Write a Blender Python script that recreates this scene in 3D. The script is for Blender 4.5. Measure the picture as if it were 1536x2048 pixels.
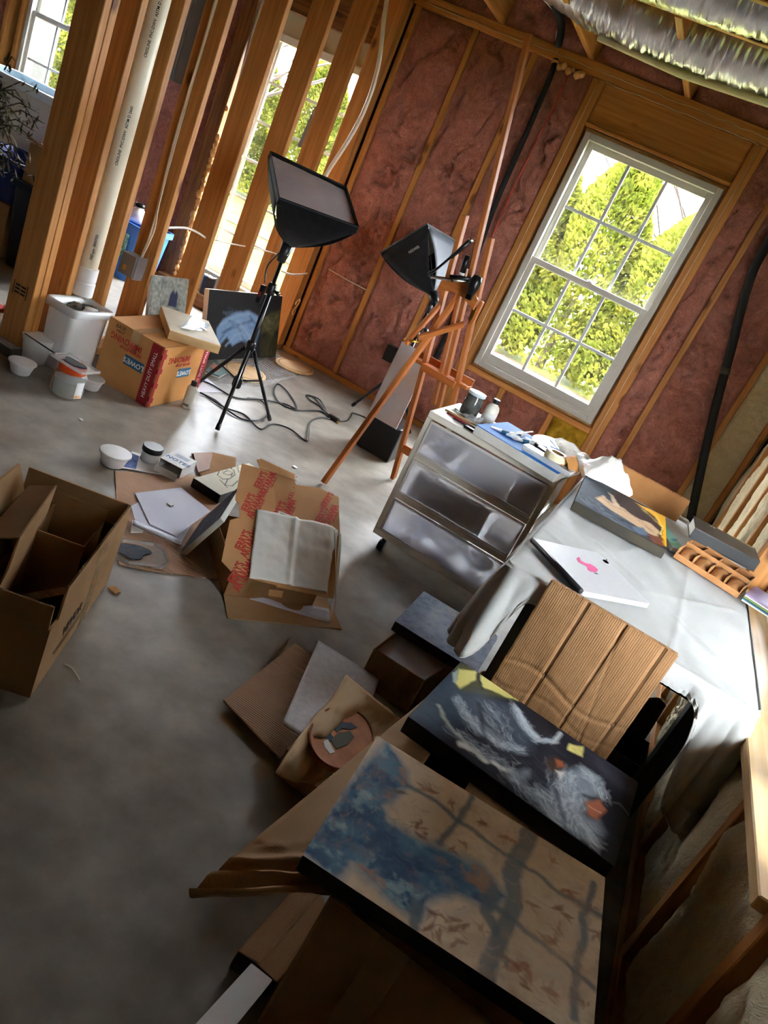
import bpy, bmesh, math, random
import numpy as np
from mathutils import Vector, Matrix, noise as mnoise
random.seed(7); RNG = np.random.default_rng(11)
SC = bpy.context.scene; COL = SC.collection
for _o in list(bpy.data.objects): bpy.data.objects.remove(_o)

# ------------------------------------------------------------------ camera, world, sun, exposure
FPX, ROLL, PITCH, YAW, HC = 1517.1, math.radians(25.572), math.radians(21.625), math.radians(15.251), 1.35
_fw = Vector((-math.sin(YAW)*math.cos(PITCH), math.cos(YAW)*math.cos(PITCH), -math.sin(PITCH)))
_r0 = Vector((math.cos(YAW), math.sin(YAW), 0)); _u0 = _r0.cross(_fw)
_r = math.cos(ROLL)*_r0 + math.sin(ROLL)*_u0; _u = -math.sin(ROLL)*_r0 + math.cos(ROLL)*_u0
CAMPOS = Vector((0, 0, HC))
cam = bpy.data.cameras.new('camera'); camo = bpy.data.objects.new('camera', cam); COL.objects.link(camo)
cam.sensor_fit = 'VERTICAL'; cam.sensor_height = 32.0; cam.lens = FPX/2048*32.0; cam.clip_start = 0.02; cam.clip_end = 200
_m = Matrix((_r, _u, -_fw)).transposed().to_4x4(); _m.translation = CAMPOS; camo.matrix_world = _m
SC.camera = camo

SC.view_settings.view_transform = 'Standard'; SC.view_settings.look = 'None'
SC.view_settings.gamma = 1.0; SC.view_settings.use_curve_mapping = False
SC.view_settings.exposure = 2.38
SKY = 13.0
wd = bpy.data.worlds.new('World'); SC.world = wd; wd.use_nodes = True
_nt = wd.node_tree; _nt.nodes.clear()
_out = _nt.nodes.new('ShaderNodeOutputWorld'); _bg = _nt.nodes.new('ShaderNodeBackground')
_bg.inputs[0].default_value = (0.86, 0.93, 1.0, 1); _bg.inputs[1].default_value = SKY
_nt.links.new(_bg.outputs[0], _out.inputs[0])
sun = bpy.data.lights.new('sun', 'SUN'); sun.energy = 12; sun.angle = 0.02; sun.color = (1, .95, .84)
suno = bpy.data.objects.new('sun', sun); COL.objects.link(suno); suno.location = (-6, -8, 12)
suno.rotation_euler = Vector((0.45, 0.75, -1.0)).to_track_quat('-Z', 'Y').to_euler()
SC.cycles.max_bounces = 8; SC.cycles.diffuse_bounces = 4; SC.cycles.glossy_bounces = 3; SC.cycles.transmission_bounces = 6; SC.cycles.transparent_max_bounces = 10
SC.cycles.caustics_reflective = False; SC.cycles.caustics_refractive = False; SC.cycles.sample_clamp_indirect = 6.0

# ------------------------------------------------------------------ measuring helpers (photo pixel -> point on a real plane)
def ray(x, y): return _r*((x-768)/FPX) - _u*((y-1024)/FPX) + _fw
def F(x, y, z=0.0):
    d = ray(x, y); return CAMPOS + d*((z-HC)/d.z)
def WY(x, y, Y):
    d = ray(x, y); return CAMPOS + d*(Y/d.y)
def WX(x, y, X):
    d = ray(x, y); return CAMPOS + d*(X/d.x)
V = Vector

# ------------------------------------------------------------------ materials
MATS = {}
def lin(c):
    return tuple(((v/255)/12.92 if v/255 <= .04045 else ((v/255+.055)/1.055)**2.4) for v in c)
def newmat(name):
    m = bpy.data.materials.new(name); m.use_nodes = True; m.node_tree.nodes.clear(); nt = m.node_tree
    o = nt.nodes.new('ShaderNodeOutputMaterial'); b = nt.nodes.new('ShaderNodeBsdfPrincipled')
    nt.links.new(b.outputs[0], o.inputs[0]); MATS[name] = m
    return m, nt, b
def mat(name, c1, c2=None, rough=.6, metal=0, scale=6, stretch=(1, 1, 1), detail=4, bump=0, bscale=40, bstretch=None,
        spec=.5, trans=0, ior=1.45, alpha=1, rnd=0.0, lo=.35, hi=.65, coord='Object', sheen=0, coat=0, subs=0, bdist=.01):
    m, nt, b = newmat(name); N = nt.nodes; L = nt.links
    b.inputs['Roughness'].default_value = rough; b.inputs['Metallic'].default_value = metal
    b.inputs['Specular IOR Level'].default_value = spec; b.inputs['IOR'].default_value = ior
    b.inputs['Transmission Weight'].default_value = trans; b.inputs['Alpha'].default_value = alpha
    b.inputs['Sheen Weight'].default_value = sheen; b.inputs['Coat Weight'].default_value = coat
    a = lin(c1) + (1,)
    tc = N.new('ShaderNodeTexCoord')
    def ntex(sc, st, det):
        mp = N.new('ShaderNodeMapping'); mp.inputs['Scale'].default_value = st; L.new(tc.outputs[coord], mp.inputs[0])
        n = N.new('ShaderNodeTexNoise'); n.inputs['Scale'].default_value = sc; n.inputs['Detail'].default_value = det
        L.new(mp.outputs[0], n.inputs[0]); return n
    if c2 is not None:
        n = ntex(scale, stretch, detail); r = N.new('ShaderNodeValToRGB')
        r.color_ramp.elements[0].position = lo; r.color_ramp.elements[1].position = hi
        r.color_ramp.elements[0].color = a; r.color_ramp.elements[1].color = lin(c2) + (1,)
        L.new(n.outputs[0], r.inputs[0]); csock = r.outputs[0]
    else:
        rgb = N.new('ShaderNodeRGB'); rgb.outputs[0].default_value = a; csock = rgb.outputs[0]
    if rnd:
        oi = N.new('ShaderNodeObjectInfo'); mr = N.new('ShaderNodeMapRange'); hs = N.new('ShaderNodeHueSaturation')
        mr.inputs[3].default_value = 1-rnd; mr.inputs[4].default_value = 1+rnd
        L.new(oi.outputs['Random'], mr.inputs[0]); L.new(mr.outputs[0], hs.inputs['Value']); L.new(csock, hs.inputs['Color']); csock = hs.outputs[0]
    L.new(csock, b.inputs['Base Color'])
    if bump:
        n2 = ntex(bscale, bstretch or stretch, 5); bp = N.new('ShaderNodeBump'); bp.inputs['Strength'].default_value = bump
        bp.inputs['Distance'].default_value = bdist
        L.new(n2.outputs[0], bp.inputs['Height']); L.new(bp.outputs[0], b.inputs['Normal'])
    return m
def wood_mat(name, light, dark, rough=.55, knots=True):
    m, nt, b = newmat(name); N = nt.nodes; L = nt.links
    b.inputs['Roughness'].default_value = rough; b.inputs['Specular IOR Level'].default_value = .3
    tc = N.new('ShaderNodeTexCoord'); oi = N.new('ShaderNodeObjectInfo')
    add = N.new('ShaderNodeVectorMath'); add.operation = 'ADD'
    sc = N.new('ShaderNodeVectorMath'); sc.operation = 'SCALE'; sc.inputs['Scale'].default_value = 37.0
    cmb = N.new('ShaderNodeCombineXYZ'); L.new(oi.outputs['Random'], cmb.inputs[0]); L.new(oi.outputs['Random'], cmb.inputs[1])
    L.new(cmb.outputs[0], sc.inputs[0]); L.new(tc.outputs['Object'], add.inputs[0]); L.new(sc.outputs[0], add.inputs[1])
    mp = N.new('ShaderNodeMapping'); mp.inputs['Scale'].default_value = (.6, 14, 14); L.new(add.outputs[0], mp.inputs[0])
    n = N.new('ShaderNodeTexNoise'); n.inputs['Scale'].default_value = 4; n.inputs['Detail'].default_value = 6; n.inputs['Distortion'].default_value = .6
    L.new(mp.outputs[0], n.inputs[0])
    r = N.new('ShaderNodeValToRGB'); r.color_ramp.elements[0].position = .3; r.color_ramp.elements[1].position = .72
    r.color_ramp.elements[0].color = lin(dark)+(1,); r.color_ramp.elements[1].color = lin(light)+(1,)
    L.new(n.outputs[0], r.inputs[0]); c = r.outputs[0]
    if knots:
        mp2 = N.new('ShaderNodeMapping'); mp2.inputs['Scale'].default_value = (4.5, 9, 9); L.new(add.outputs[0], mp2.inputs[0])
        vo = N.new('ShaderNodeTexVoronoi'); vo.inputs['Scale'].default_value = .75; L.new(mp2.outputs[0], vo.inputs[0])
        r2 = N.new('ShaderNodeValToRGB'); r2.color_ramp.elements[0].position = .08; r2.color_ramp.elements[1].position = .17
        r2.color_ramp.elements[0].color = (.22, .14, .1, 1); r2.color_ramp.elements[1].color = (1, 1, 1, 1)
        L.new(vo.outputs['Distance'], r2.inputs[0])
        mx = N.new('ShaderNodeMix'); mx.data_type = 'RGBA'; mx.blend_type = 'MULTIPLY'; mx.inputs[0].default_value = .85
        L.new(c, mx.inputs[6]); L.new(r2.outputs[0], mx.inputs[7]); c = mx.outputs[2]
    hs = N.new('ShaderNodeHueSaturation'); mr = N.new('ShaderNodeMapRange'); mr.inputs[3].default_value = .85; mr.inputs[4].default_value = 1.15
    L.new(oi.outputs['Random'], mr.inputs[0]); L.new(mr.outputs[0], hs.inputs['Value']); L.new(c, hs.inputs['Color'])
    L.new(hs.outputs[0], b.inputs['Base Color'])
    bp = N.new('ShaderNodeBump'); bp.inputs['Strength'].default_value = .25; bp.inputs['Distance'].default_value = .002
    L.new(n.outputs[0], bp.inputs['Height']); L.new(bp.outputs[0], b.inputs['Normal'])
    return m
def card_mat(name, c1, c2, axis=0, freq=62, strength=.06, rough=.8):
    """corrugated cardboard: flute lines run across the given local axis"""
    m = mat(name, c1, c2, rough=rough, scale=5, detail=6, rnd=.06, spec=.25)
    nt = m.node_tree; N = nt.nodes; L = nt.links; b = [n for n in N if n.type == 'BSDF_PRINCIPLED'][0]
    tc = N.new('ShaderNodeTexCoord'); w = N.new('ShaderNodeTexWave'); w.bands_direction = 'XYZ'[axis]
    w.inputs['Scale'].default_value = freq; w.inputs['Distortion'].default_value = .5; w.inputs['Detail'].default_value = 1
    L.new(tc.outputs['Object'], w.inputs[0])
    bp = N.new('ShaderNodeBump'); bp.inputs['Strength'].default_value = strength; bp.inputs['Distance'].default_value = .002
    L.new(w.outputs['Fac'], bp.inputs['Height']); L.new(bp.outputs[0], b.inputs['Normal'])
    return m
def vc_mat(name, rough=.5, bump=.15, spec=.4):
    m, nt, b = newmat(name); N = nt.nodes; L = nt.links
    a = N.new('ShaderNodeVertexColor'); a.layer_name = 'paint'; L.new(a.outputs[0], b.inputs['Base Color'])
    b.inputs['Roughness'].default_value = rough; b.inputs['Specular IOR Level'].default_value = spec
    if bump:
        tc = N.new('ShaderNodeTexCoord'); n = N.new('ShaderNodeTexNoise'); n.inputs['Scale'].default_value = 900
        L.new(tc.outputs['Object'], n.inputs[0]); bp = N.new('ShaderNodeBump'); bp.inputs['Strength'].default_value = bump
        bp.inputs['Distance'].default_value = .001; L.new(n.outputs[0], bp.inputs['Height']); L.new(bp.outputs[0], b.inputs['Normal'])
    return m
def plain(name, c, rough=.5, metal=0, spec=.5, **k): return mat(name, c, rough=rough, metal=metal, spec=spec, **k)
def clear(name, c, rough=.1, mixf=.75):
    """thin clear plastic or glass sheet: mostly see-through with a glossy skin"""
    m = bpy.data.materials.new(name); m.use_nodes = True; nt = m.node_tree; nt.nodes.clear(); MATS[name] = m
    o = nt.nodes.new('ShaderNodeOutputMaterial'); t = nt.nodes.new('ShaderNodeBsdfTransparent'); p = nt.nodes.new('ShaderNodeBsdfPrincipled')
    p.inputs['Base Color'].default_value = lin(c)+(1,); p.inputs['Roughness'].default_value = rough
    mx = nt.nodes.new('ShaderNodeMixShader'); mx.inputs[0].default_value = 1-mixf
    nt.links.new(t.outputs[0], mx.inputs[1]); nt.links.new(p.outputs[0], mx.inputs[2]); nt.links.new(mx.outputs[0], o.inputs[0])
    return m

wood = wood_mat('pine_lumber', (198, 138, 74), (164, 107, 50))
wood_dk = wood_mat('easel_wood', (196, 118, 56), (160, 88, 36), rough=.6, knots=False)
wood_rough = wood_mat('weathered_lumber', (160, 110, 60), (96, 58, 26))
plywood = wood_mat('sheathing', (120, 82, 46), (88, 56, 30))
palewood = wood_mat('pale_pine', (240, 205, 150), (222, 178, 115))
def fiberglass(name, c1, c2, c3, bump=1.0):
    m, nt, b = newmat(name); N = nt.nodes; L = nt.links
    b.inputs['Roughness'].default_value = .95; b.inputs['Specular IOR Level'].default_value = .05; b.inputs['Sheen Weight'].default_value = .2
    tc = N.new('ShaderNodeTexCoord')
    n0 = N.new('ShaderNodeTexNoise'); n0.inputs['Scale'].default_value = 5; n0.inputs['Detail'].default_value = 3; L.new(tc.outputs['Object'], n0.inputs[0])
    mx0 = N.new('ShaderNodeMix'); mx0.data_type = 'RGBA'; mx0.inputs[0].default_value = .22; L.new(tc.outputs['Object'], mx0.inputs[6]); L.new(n0.outputs['Color'], mx0.inputs[7])
    n1 = N.new('ShaderNodeTexNoise'); n1.inputs['Scale'].default_value = 9; n1.inputs['Detail'].default_value = 8; n1.inputs['Roughness'].default_value = .62; n1.inputs['Distortion'].default_value = 1.2; L.new(mx0.outputs[2], n1.inputs[0])
    mp = N.new('ShaderNodeMapping'); mp.inputs['Scale'].default_value = (26, 26, 9); L.new(mx0.outputs[2], mp.inputs[0])
    n2 = N.new('ShaderNodeTexNoise'); n2.inputs['Scale'].default_value = 3.2; n2.inputs['Detail'].default_value = 6; n2.inputs['Distortion'].default_value = 2.0; L.new(mp.outputs[0], n2.inputs[0])
    r = N.new('ShaderNodeValToRGB'); e = r.color_ramp.elements; e[0].position = .30; e[0].color = lin(c2)+(1,); e[1].position = .60; e[1].color = lin(c1)+(1,); k = e.new(.78); k.color = lin(c3)+(1,)
    ad = N.new('ShaderNodeMath'); ad.operation = 'MULTIPLY_ADD'; ad.inputs[1].default_value = .45; L.new(n2.outputs[0], ad.inputs[0])
    sb = N.new('ShaderNodeMath'); sb.operation = 'MULTIPLY'; sb.inputs[1].default_value = .58; L.new(n1.outputs[0], sb.inputs[0]); L.new(sb.outputs[0], ad.inputs[2]); L.new(ad.outputs[0], r.inputs[0])
    L.new(r.outputs[0], b.inputs['Base Color'])
    bp = N.new('ShaderNodeBump'); bp.inputs['Strength'].default_value = bump; bp.inputs['Distance'].default_value = .02; L.new(ad.outputs[0], bp.inputs['Height']); L.new(bp.outputs[0], b.inputs['Normal'])
    return m
pink = fiberglass('pink_fiberglass', (186, 122, 106), (128, 74, 62), (226, 174, 156))
cream = fiberglass('cream_fiberglass', (214, 200, 164), (186, 170, 132), (228, 218, 188), .6)
yellow_ins = mat('yellow_fiberglass', (190, 150, 45), (140, 105, 25), rough=.95, scale=14, bump=.8, bscale=60, spec=.05)
kraft_foam = mat('spray_foam', (225, 175, 115), (190, 130, 70), rough=.8, bump=.6, bscale=90)
vinyl = plain('white_vinyl', (228, 226, 218), .35)
vinyl_g = plain('grey_vinyl', (182, 179, 170), .45)
creamwall = mat('cream_painted_wall', (214, 204, 176), (200, 190, 160), rough=.8, scale=3)
glass = clear('window_glass', (230, 240, 245), .03, .95)
black = plain('black_plastic', (16, 16, 18), .35)
blackm = plain('black_metal', (14, 14, 16), .3, spec=.6)
blackfab = mat('black_fabric', (17, 17, 19), (24, 24, 27), rough=.75, scale=30, bump=.25, bscale=30, spec=.25, sheen=.1)
rubber = mat('black_foam_sleeve', (20, 20, 21), (28, 28, 29), rough=.8, bump=.2, bscale=30)
white_pl = plain('white_plastic', (236, 236, 234), .4)
offwhite = plain('offwhite_plastic', (226, 220, 205), .45)
chrome = plain('chrome', (200, 200, 205), .2, 1)
brass = plain('brass', (205, 160, 70), .3, 1)
grey_metal = plain('grey_metal', (118, 118, 114), .45, .5)
card = card_mat('cardboard', (184, 147, 106), (170, 132, 92), 0)
card_y = card_mat('cardboard_flute_y', (184, 147, 106), (170, 132, 92), 1)
card_dk = card_mat('cardboard_brown', (166, 125, 86), (150, 110, 72), 0, freq=58, strength=.35)
card_pk = card_mat('cardboard_pinkish', (204, 168, 140), (190, 152, 124), 1, freq=42, strength=.9)
card_edge = mat('cardboard_cut_edge', (150, 112, 74), (112, 80, 48), rough=.9, scale=160)
kraft = mat('kraft_paper', (170, 118, 62), (150, 98, 46), rough=.7, scale=8, bump=.3, bscale=14, bdist=.01)
paper = mat('white_paper', (240, 239, 236), (230, 229, 228), rough=.7, scale=3)
paper_blue = mat('bluish_paper', (226, 228, 240), (214, 217, 234), rough=.7, scale=3)
paper_cr = mat('crinkled_paper', (240, 240, 234), (228, 228, 220), rough=.75, scale=4, bump=.25, bscale=10)
red_ink = plain('red_ink', (178, 32, 30), .6)
red_dk = plain('dark_red_print', (150, 28, 34), .6)
blue_ink = plain('blue_ink', (38, 96, 128), .6)
black_ink = plain('black_ink', (24, 22, 20), .7)
# ------------------------------------------------------------------ mesh helpers
def link(name, me, mt, parent=None, mw=None, smooth=False, kind=None, label=None):
    o = bpy.data.objects.new(name, me); COL.objects.link(o)
    if mt is not None:
        for m in (mt if isinstance(mt, (list, tuple)) else [mt]): me.materials.append(m)
    if mw is not None: o.matrix_basis = mw
    if parent is not None:
        o.parent = parent; o.matrix_parent_inverse = parent['_inv_m'] if False else INV[parent.name]
    if smooth: me.polygons.foreach_set('use_smooth', [True]*len(me.polygons))
    if kind: o['kind'] = kind
    if label: o['label'] = label
    INV[o.name] = (INV[parent.name] if False else Matrix.Identity(4)) if mw is None else mw.inverted()
    if parent is not None and mw is None: INV[o.name] = Matrix.Identity(4)
    return o
INV = {}
def tag(o, label, cat, group=None, kind=None):
    o['label'] = label; o['category'] = cat
    if group: o['group'] = group
    if kind: o['kind'] = kind
    return o
def thing(name, label, cat, base, group=None):
    o = bpy.data.objects.new(name, None); COL.objects.link(o); o.empty_display_size = .05
    o.location = base; INV[o.name] = Matrix.Translation(-V(base))
    return tag(o, label, cat, group)
def struct(name, base=(0, 0, 0)):
    o = bpy.data.objects.new(name, None); COL.objects.link(o); o.location = base
    INV[o.name] = Matrix.Translation(-V(base)); o['kind'] = 'structure'; return o
class MB:
    def __init__(s): s.v = []; s.f = []; s.m = []; s.k = 0
    def add(s, vs, fs, mi=0):
        n = len(s.v); s.v += [tuple(p) for p in vs]; s.f += [tuple(i+n for i in f) for f in fs]; s.m += [mi]*len(fs); return s
    def box(s, lo, hi, M=None, mi=0):
        vs = [V((x, y, z)) for x in (lo[0], hi[0]) for y in (lo[1], hi[1]) for z in (lo[2], hi[2])]
        if M is not None: vs = [M @ p for p in vs]
        return s.add(vs, [(0, 1, 3, 2), (4, 6, 7, 5), (0, 4, 5, 1), (2, 3, 7, 6), (0, 2, 6, 4), (1, 5, 7, 3)], mi)
    def prism(s, poly, off, mi=0):
        """planar polygon extruded by the vector off"""
        n = len(poly); off = V(off); p = [V(q) for q in poly]
        vs = p + [q+off for q in p]
        return s.add(vs, [tuple(range(n-1, -1, -1)), tuple(range(n, 2*n))] + [(i, (i+1) % n, n+(i+1) % n, n+i) for i in range(n)], mi)
    def tube(s, path, r, n=8, mi=0, cap=True, closed=False):
        P = [V(p) for p in path]; rs = r if isinstance(r, (list, tuple)) else [r]*len(P); base = len(s.v); k = len(P)
        t0 = (P[1]-P[0]).normalized(); up = V((0, 0, 1)) if abs(t0.z) < .9 else V((1, 0, 0)); a = t0.cross(up).normalized()
        for i, p in enumerate(P):
            t = ((P[min(i+1, k-1)]-P[max(i-1, 0)])); t = t.normalized() if t.length > 1e-9 else t0
            a = (a - t*a.dot(t)); a = a.normalized() if a.length > 1e-6 else t.orthogonal().normalized(); b = t.cross(a)
            for j in range(n):
                an = 2*math.pi*j/n; s.v.append(tuple(p + (a*math.cos(an)+b*math.sin(an))*rs[i]))
        for i in range(k-1):
            for j in range(n):
                s.f.append((base+i*n+j, base+i*n+(j+1) % n, base+(i+1)*n+(j+1) % n, base+(i+1)*n+j)); s.m.append(mi)
        if cap:
            s.f.append(tuple(base+j for j in range(n-1, -1, -1))); s.m.append(mi)
            s.f.append(tuple(base+(k-1)*n+j for j in range(n))); s.m.append(mi)
        return s
    def lathe(s, prof, c=(0, 0, 0), n=28, mi=0, M=None):
        base = len(s.v); c = V(c)
        for (r, z) in prof:
            for j in range(n):
                an = 2*math.pi*j/n; p = V((r*math.cos(an), r*math.sin(an), z))
                s.v.append(tuple((M @ p) if M is not None else p + c))
        for i in range(len(prof)-1):
            for j in range(n):
                s.f.append((base+i*n+j, base+i*n+(j+1) % n, base+(i+1)*n+(j+1) % n, base+(i+1)*n+j)); s.m.append(mi)
        if prof[0][0] > 1e-5: s.f.append(tuple(base+j for j in range(n-1, -1, -1))); s.m.append(mi)
        if prof[-1][0] > 1e-5 and not getattr(s, 'open', False): s.f.append(tuple(base+(len(prof)-1)*n+j for j in range(n))); s.m.append(mi)
        return s
    def grid(s, fn, nu, nv, mi=0):
        base = len(s.v)
        for j in range(nv+1):
            for i in range(nu+1): s.v.append(tuple(fn(i/nu, j/nv)))
        for j in range(nv):
            for i in range(nu):
                a = base+j*(nu+1)+i; s.f.append((a, a+1, a+nu+2, a+nu+1)); s.m.append(mi)
        return s
    def mesh(s, name):
        me = bpy.data.meshes.new(name); me.from_pydata(s.v, [], s.f)
        if any(s.m): me.polygons.foreach_set('material_index', s.m)
        me.update(); return me
    def obj(s, name, mt, parent=None, smooth=False, bevel=0, kind=None, label=None, angle=None, fix=True):
        me = s.mesh(name)
        if bevel or fix:
            bm = bmesh.new(); bm.from_mesh(me); bmesh.ops.recalc_face_normals(bm, faces=bm.faces)
            if bevel:
                es = [e for e in bm.edges if len(e.link_faces) == 2 and e.calc_face_angle(0) > .6]
                bmesh.ops.bevel(bm, geom=es, offset=bevel, segments=2, affect='EDGES', profile=.6)
            bm.to_mesh(me); bm.free()
        o = link(name, me, mt, parent, smooth=smooth, kind=kind, label=label)
        if smooth and angle:
            try: me.set_sharp_from_angle(angle=angle)
            except Exception: pass
        return o
def solid(o, t, offset=0):
    m = o.modifiers.new('thickness', 'SOLIDIFY'); m.thickness = t; m.offset = offset; return o
def subsurf(o, n=1):
    m = o.modifiers.new('smooth', 'SUBSURF'); m.levels = n; m.render_levels = n; return o
def frame(o, u, v):
    """matrix with x along u, y along v (made perpendicular), z = x cross y, at o"""
    u = V(u).normalized(); v = V(v); v = (v-u*v.dot(u)).normalized(); w = u.cross(v)
    m = Matrix((u, v, w)).transposed().to_4x4(); m.translation = V(o); return m
_bx = {}
def board(name, p0, p1, w, t, mt, parent=None, side=(1, 0, 0), kind=None, bev=.003, label=None):
    """lumber of section w x t from p0 to p1 (centre line); w is measured along side"""
    p0 = V(p0); p1 = V(p1); d = p1-p0; L = d.length; u = d.normalized(); sd = V(side); sd = (sd-u*sd.dot(u)).normalized()
    key = (round(L, 4), round(w, 4), round(t, 4), mt.name if mt else '')
    if key not in _bx:
        b = MB().box((-L/2, -w/2, -t/2), (L/2, w/2, t/2)); me = b.mesh('board')
        bm = bmesh.new(); bm.from_mesh(me); bmesh.ops.recalc_face_normals(bm, faces=bm.faces)
        bmesh.ops.bevel(bm, geom=list(bm.edges), offset=min(bev, t*.2, w*.2), segments=1, affect='EDGES'); bm.to_mesh(me); bm.free()
        me.materials.append(mt); _bx[key] = me
    o = bpy.data.objects.new(name, _bx[key]); COL.objects.link(o)
    m = Matrix((u, sd, u.cross(sd))).transposed().to_4x4(); m.translation = (p0+p1)/2; o.matrix_basis = m
    INV[o.name] = m.inverted()
    if parent is not None: o.parent = parent; o.matrix_parent_inverse = INV[parent.name]
    if kind: o['kind'] = kind
    if label: o['label'] = label
    return o
def sheet(name, pts, t, mt, parent=None, label=None, bevel=0, kind=None):
    """flat sheet of any outline with real thickness t (downwards from pts along its normal)"""
    P = [V(p) for p in pts]; n = V((0, 0, 0))
    for i in range(len(P)): n += (P[i]-P[0]).cross(P[(i+1) % len(P)]-P[0])
    n.normalize()
    if n.z < 0: n = -n
    return MB().prism(P, -n*t).obj(name, mt, parent, label=label, bevel=bevel, kind=kind)
def text(body, M, size, mt, parent, name='lettering', ax='CENTER', depth=.0004, sx=1.0, bold=0, shear=0):
    c = bpy.data.curves.new('txt', 'FONT'); c.body = body; c.size = size; c.align_x = ax; c.align_y = 'CENTER'; c.extrude = depth; c.offset = bold; c.shear = shear
    c.resolution_u = 2
    t = bpy.data.objects.new('txt', c); COL.objects.link(t); dg = bpy.context.evaluated_depsgraph_get()
    me = bpy.data.meshes.new_from_object(t.evaluated_get(dg)); bpy.data.objects.remove(t); me.materials.clear()
    return link(name, me, mt, parent, M @ Matrix.Diagonal((sx, 1, 1, 1)))
def fbm(p, o=4): return mnoise.fractal(p, 1.0, 2.0, o, noise_basis='PERLIN_ORIGINAL')
def smooth_path(pts, n=8):
    P = [V(p) for p in pts]; out = []
    for i in range(len(P)-1):
        a, b, c, d = P[max(i-1, 0)], P[i], P[i+1], P[min(i+2, len(P)-1)]
        for k in range(n):
            t = k/n; out.append(.5*((2*b)+(c-a)*t+(2*a-5*b+4*c-d)*t*t+(3*b-a-3*c+d)*t**3))
    return out+[P[-1]]

# ------------------------------------------------------------------ room shell
D = 4.943; XR = .552; XP = -2.583; XL = -7.2; YF = -1.8; ZP0, ZP1 = 2.335, 2.41; ZC = 2.645
# floor
m, nt, b = newmat('concrete'); N = nt.nodes; L = nt.links
tc = N.new('ShaderNodeTexCoord'); n1 = N.new('ShaderNodeTexNoise'); n1.inputs['Scale'].default_value = 1.3; n1.inputs['Detail'].default_value = 9; n1.inputs['Roughness'].default_value = .65
n2 = N.new('ShaderNodeTexNoise'); n2.inputs['Scale'].default_value = 9; n2.inputs['Detail'].default_value = 8
L.new(tc.outputs['Object'], n1.inputs[0]); L.new(tc.outputs['Object'], n2.inputs[0])
r1 = N.new('ShaderNodeValToRGB'); r1.color_ramp.elements[0].position = .32; r1.color_ramp.elements[1].position = .7
r1.color_ramp.elements[0].color = lin((122, 112, 97))+(1,); r1.color_ramp.elements[1].color = lin((174, 169, 160))+(1,)
mx = N.new('ShaderNodeMix'); mx.data_type = 'RGBA'; mx.blend_type = 'OVERLAY'; mx.inputs[0].default_value = .55
L.new(n1.outputs[0], r1.inputs[0]); L.new(r1.outputs[0], mx.inputs[6]); L.new(n2.outputs[0], mx.inputs[7]); L.new(mx.outputs[2], b.inputs['Base Color'])
r3 = N.new('ShaderNodeMapRange'); r3.inputs[3].default_value = .22; r3.inputs[4].default_value = .5; L.new(n1.outputs[0], r3.inputs[0]); L.new(r3.outputs[0], b.inputs['Roughness'])
bp = N.new('ShaderNodeBump'); bp.inputs['Strength'].default_value = .12; bp.inputs['Distance'].default_value = .004; L.new(n2.outputs[0], bp.inputs['Height']); L.new(bp.outputs[0], b.inputs['Normal'])
concrete = m
fl_o = MB().box((XL-.2, YF-.2, -.12), (XR+.35, D+.2, 0)).obj('floor', concrete); fl_o['kind'] = 'structure'

# back wall: sheathing with openings, framing and insulation as its pieces
wall_back = struct('wall_back', (0, D+.14, 0))
WX0, WX1, WZ0, WZ1 = -1.262, -.352, .545, 2.09          # rough opening, near window
DX0, DX1, DZ0, DZ1 = -3.70, -2.74, .255, 1.90            # glazed door unit beyond the partition
LX0, LX1, LZ0, LZ1 = -5.66, -4.78, .60, 2.09             # far left window
SH0, SH1 = D+.14, D+.16
def sh(x0, x1, z0, z1, mt=plywood, nm='sheathing'):
    return MB().box((x0, SH0, z0), (x1, SH1, z1)).obj(nm, mt, wall_back)
xs = [XL, LX0, LX1, DX0, DX1, WX0, WX1, XR+.3]
sh(XL, LX0, 0, ZC); sh(LX0, LX1, 0, LZ0); sh(LX0, LX1, LZ1, ZC); sh(LX1, DX0, 0, ZC); sh(DX0, DX1, 0, DZ0, creamwall, 'sill_panel'); sh(DX0, DX1, DZ1, ZC)
sh(DX1, WX0, 0, ZC); sh(WX0, WX1, 0, WZ0); sh(WX0, WX1, WZ1, ZC); sh(WX1, XR+.3, 0, ZC)
ST, SD_ = .038, .14
def stud(x, z0=.038, z1=ZP0, par=wall_back, y=D, mt=wood):
    return board('stud', (x, y+SD_/2, z0), (x, y+SD_/2, z1), ST, SD_, mt, par)
for x in (-7.0, -6.6, -6.2, -5.83, -5.68, -4.76, -4.45, -3.98, -3.76, -2.70, -2.55, -2.13, -1.725, -1.32, -1.281, -.333, -.295, -.115, .31, .53): stud(x)
for x in (-.98, -.62): stud(x, .038, WZ0-.038)
for x in (-5.4, -5.0): stud(x, .038, LZ0-.038)
def yboard(nm, x0, x1, z, h, par=wall_back, d=SD_, y=D, mt=wood):
    return board(nm, (x0, y+d/2, z), (x1, y+d/2, z), d, h, mt, par, side=(0, 1, 0))
yboard('sole_plate', XL, DX0-.05, .019, .038); yboard('sole_plate', -2.72, XR+.1, .019, .038)
yboard('top_plate', XL, -2.72, ZP0+.019, .037); yboard('top_plate', -2.72, XR+.1, ZP0+.019, .037)
yboard('top_plate', XL, -1.6, ZP0+.0565, .037); yboard('top_plate', -1.6, XR+.1, ZP0+.0565, .037)
yboard('window_sill_plate', WX0, WX1, WZ0-.019, .038); yboard('window_sill_plate', LX0, LX1, LZ0-.019, .038)
yboard('header_bottom_plate', WX0-.0, WX1, WZ1+.010, .02)
board('header', (WX0-.02, D+.055, 2.222), (WX1+.02, D+.055, 2.222), .224, .04, wood, wall_back, side=(0, 0, 1))
board('header', (DX0, D+.03, 2.18), (DX1, D+.03, 2.18), .29, .04, wood_rough, wall_back, side=(0, 0, 1))
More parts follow.
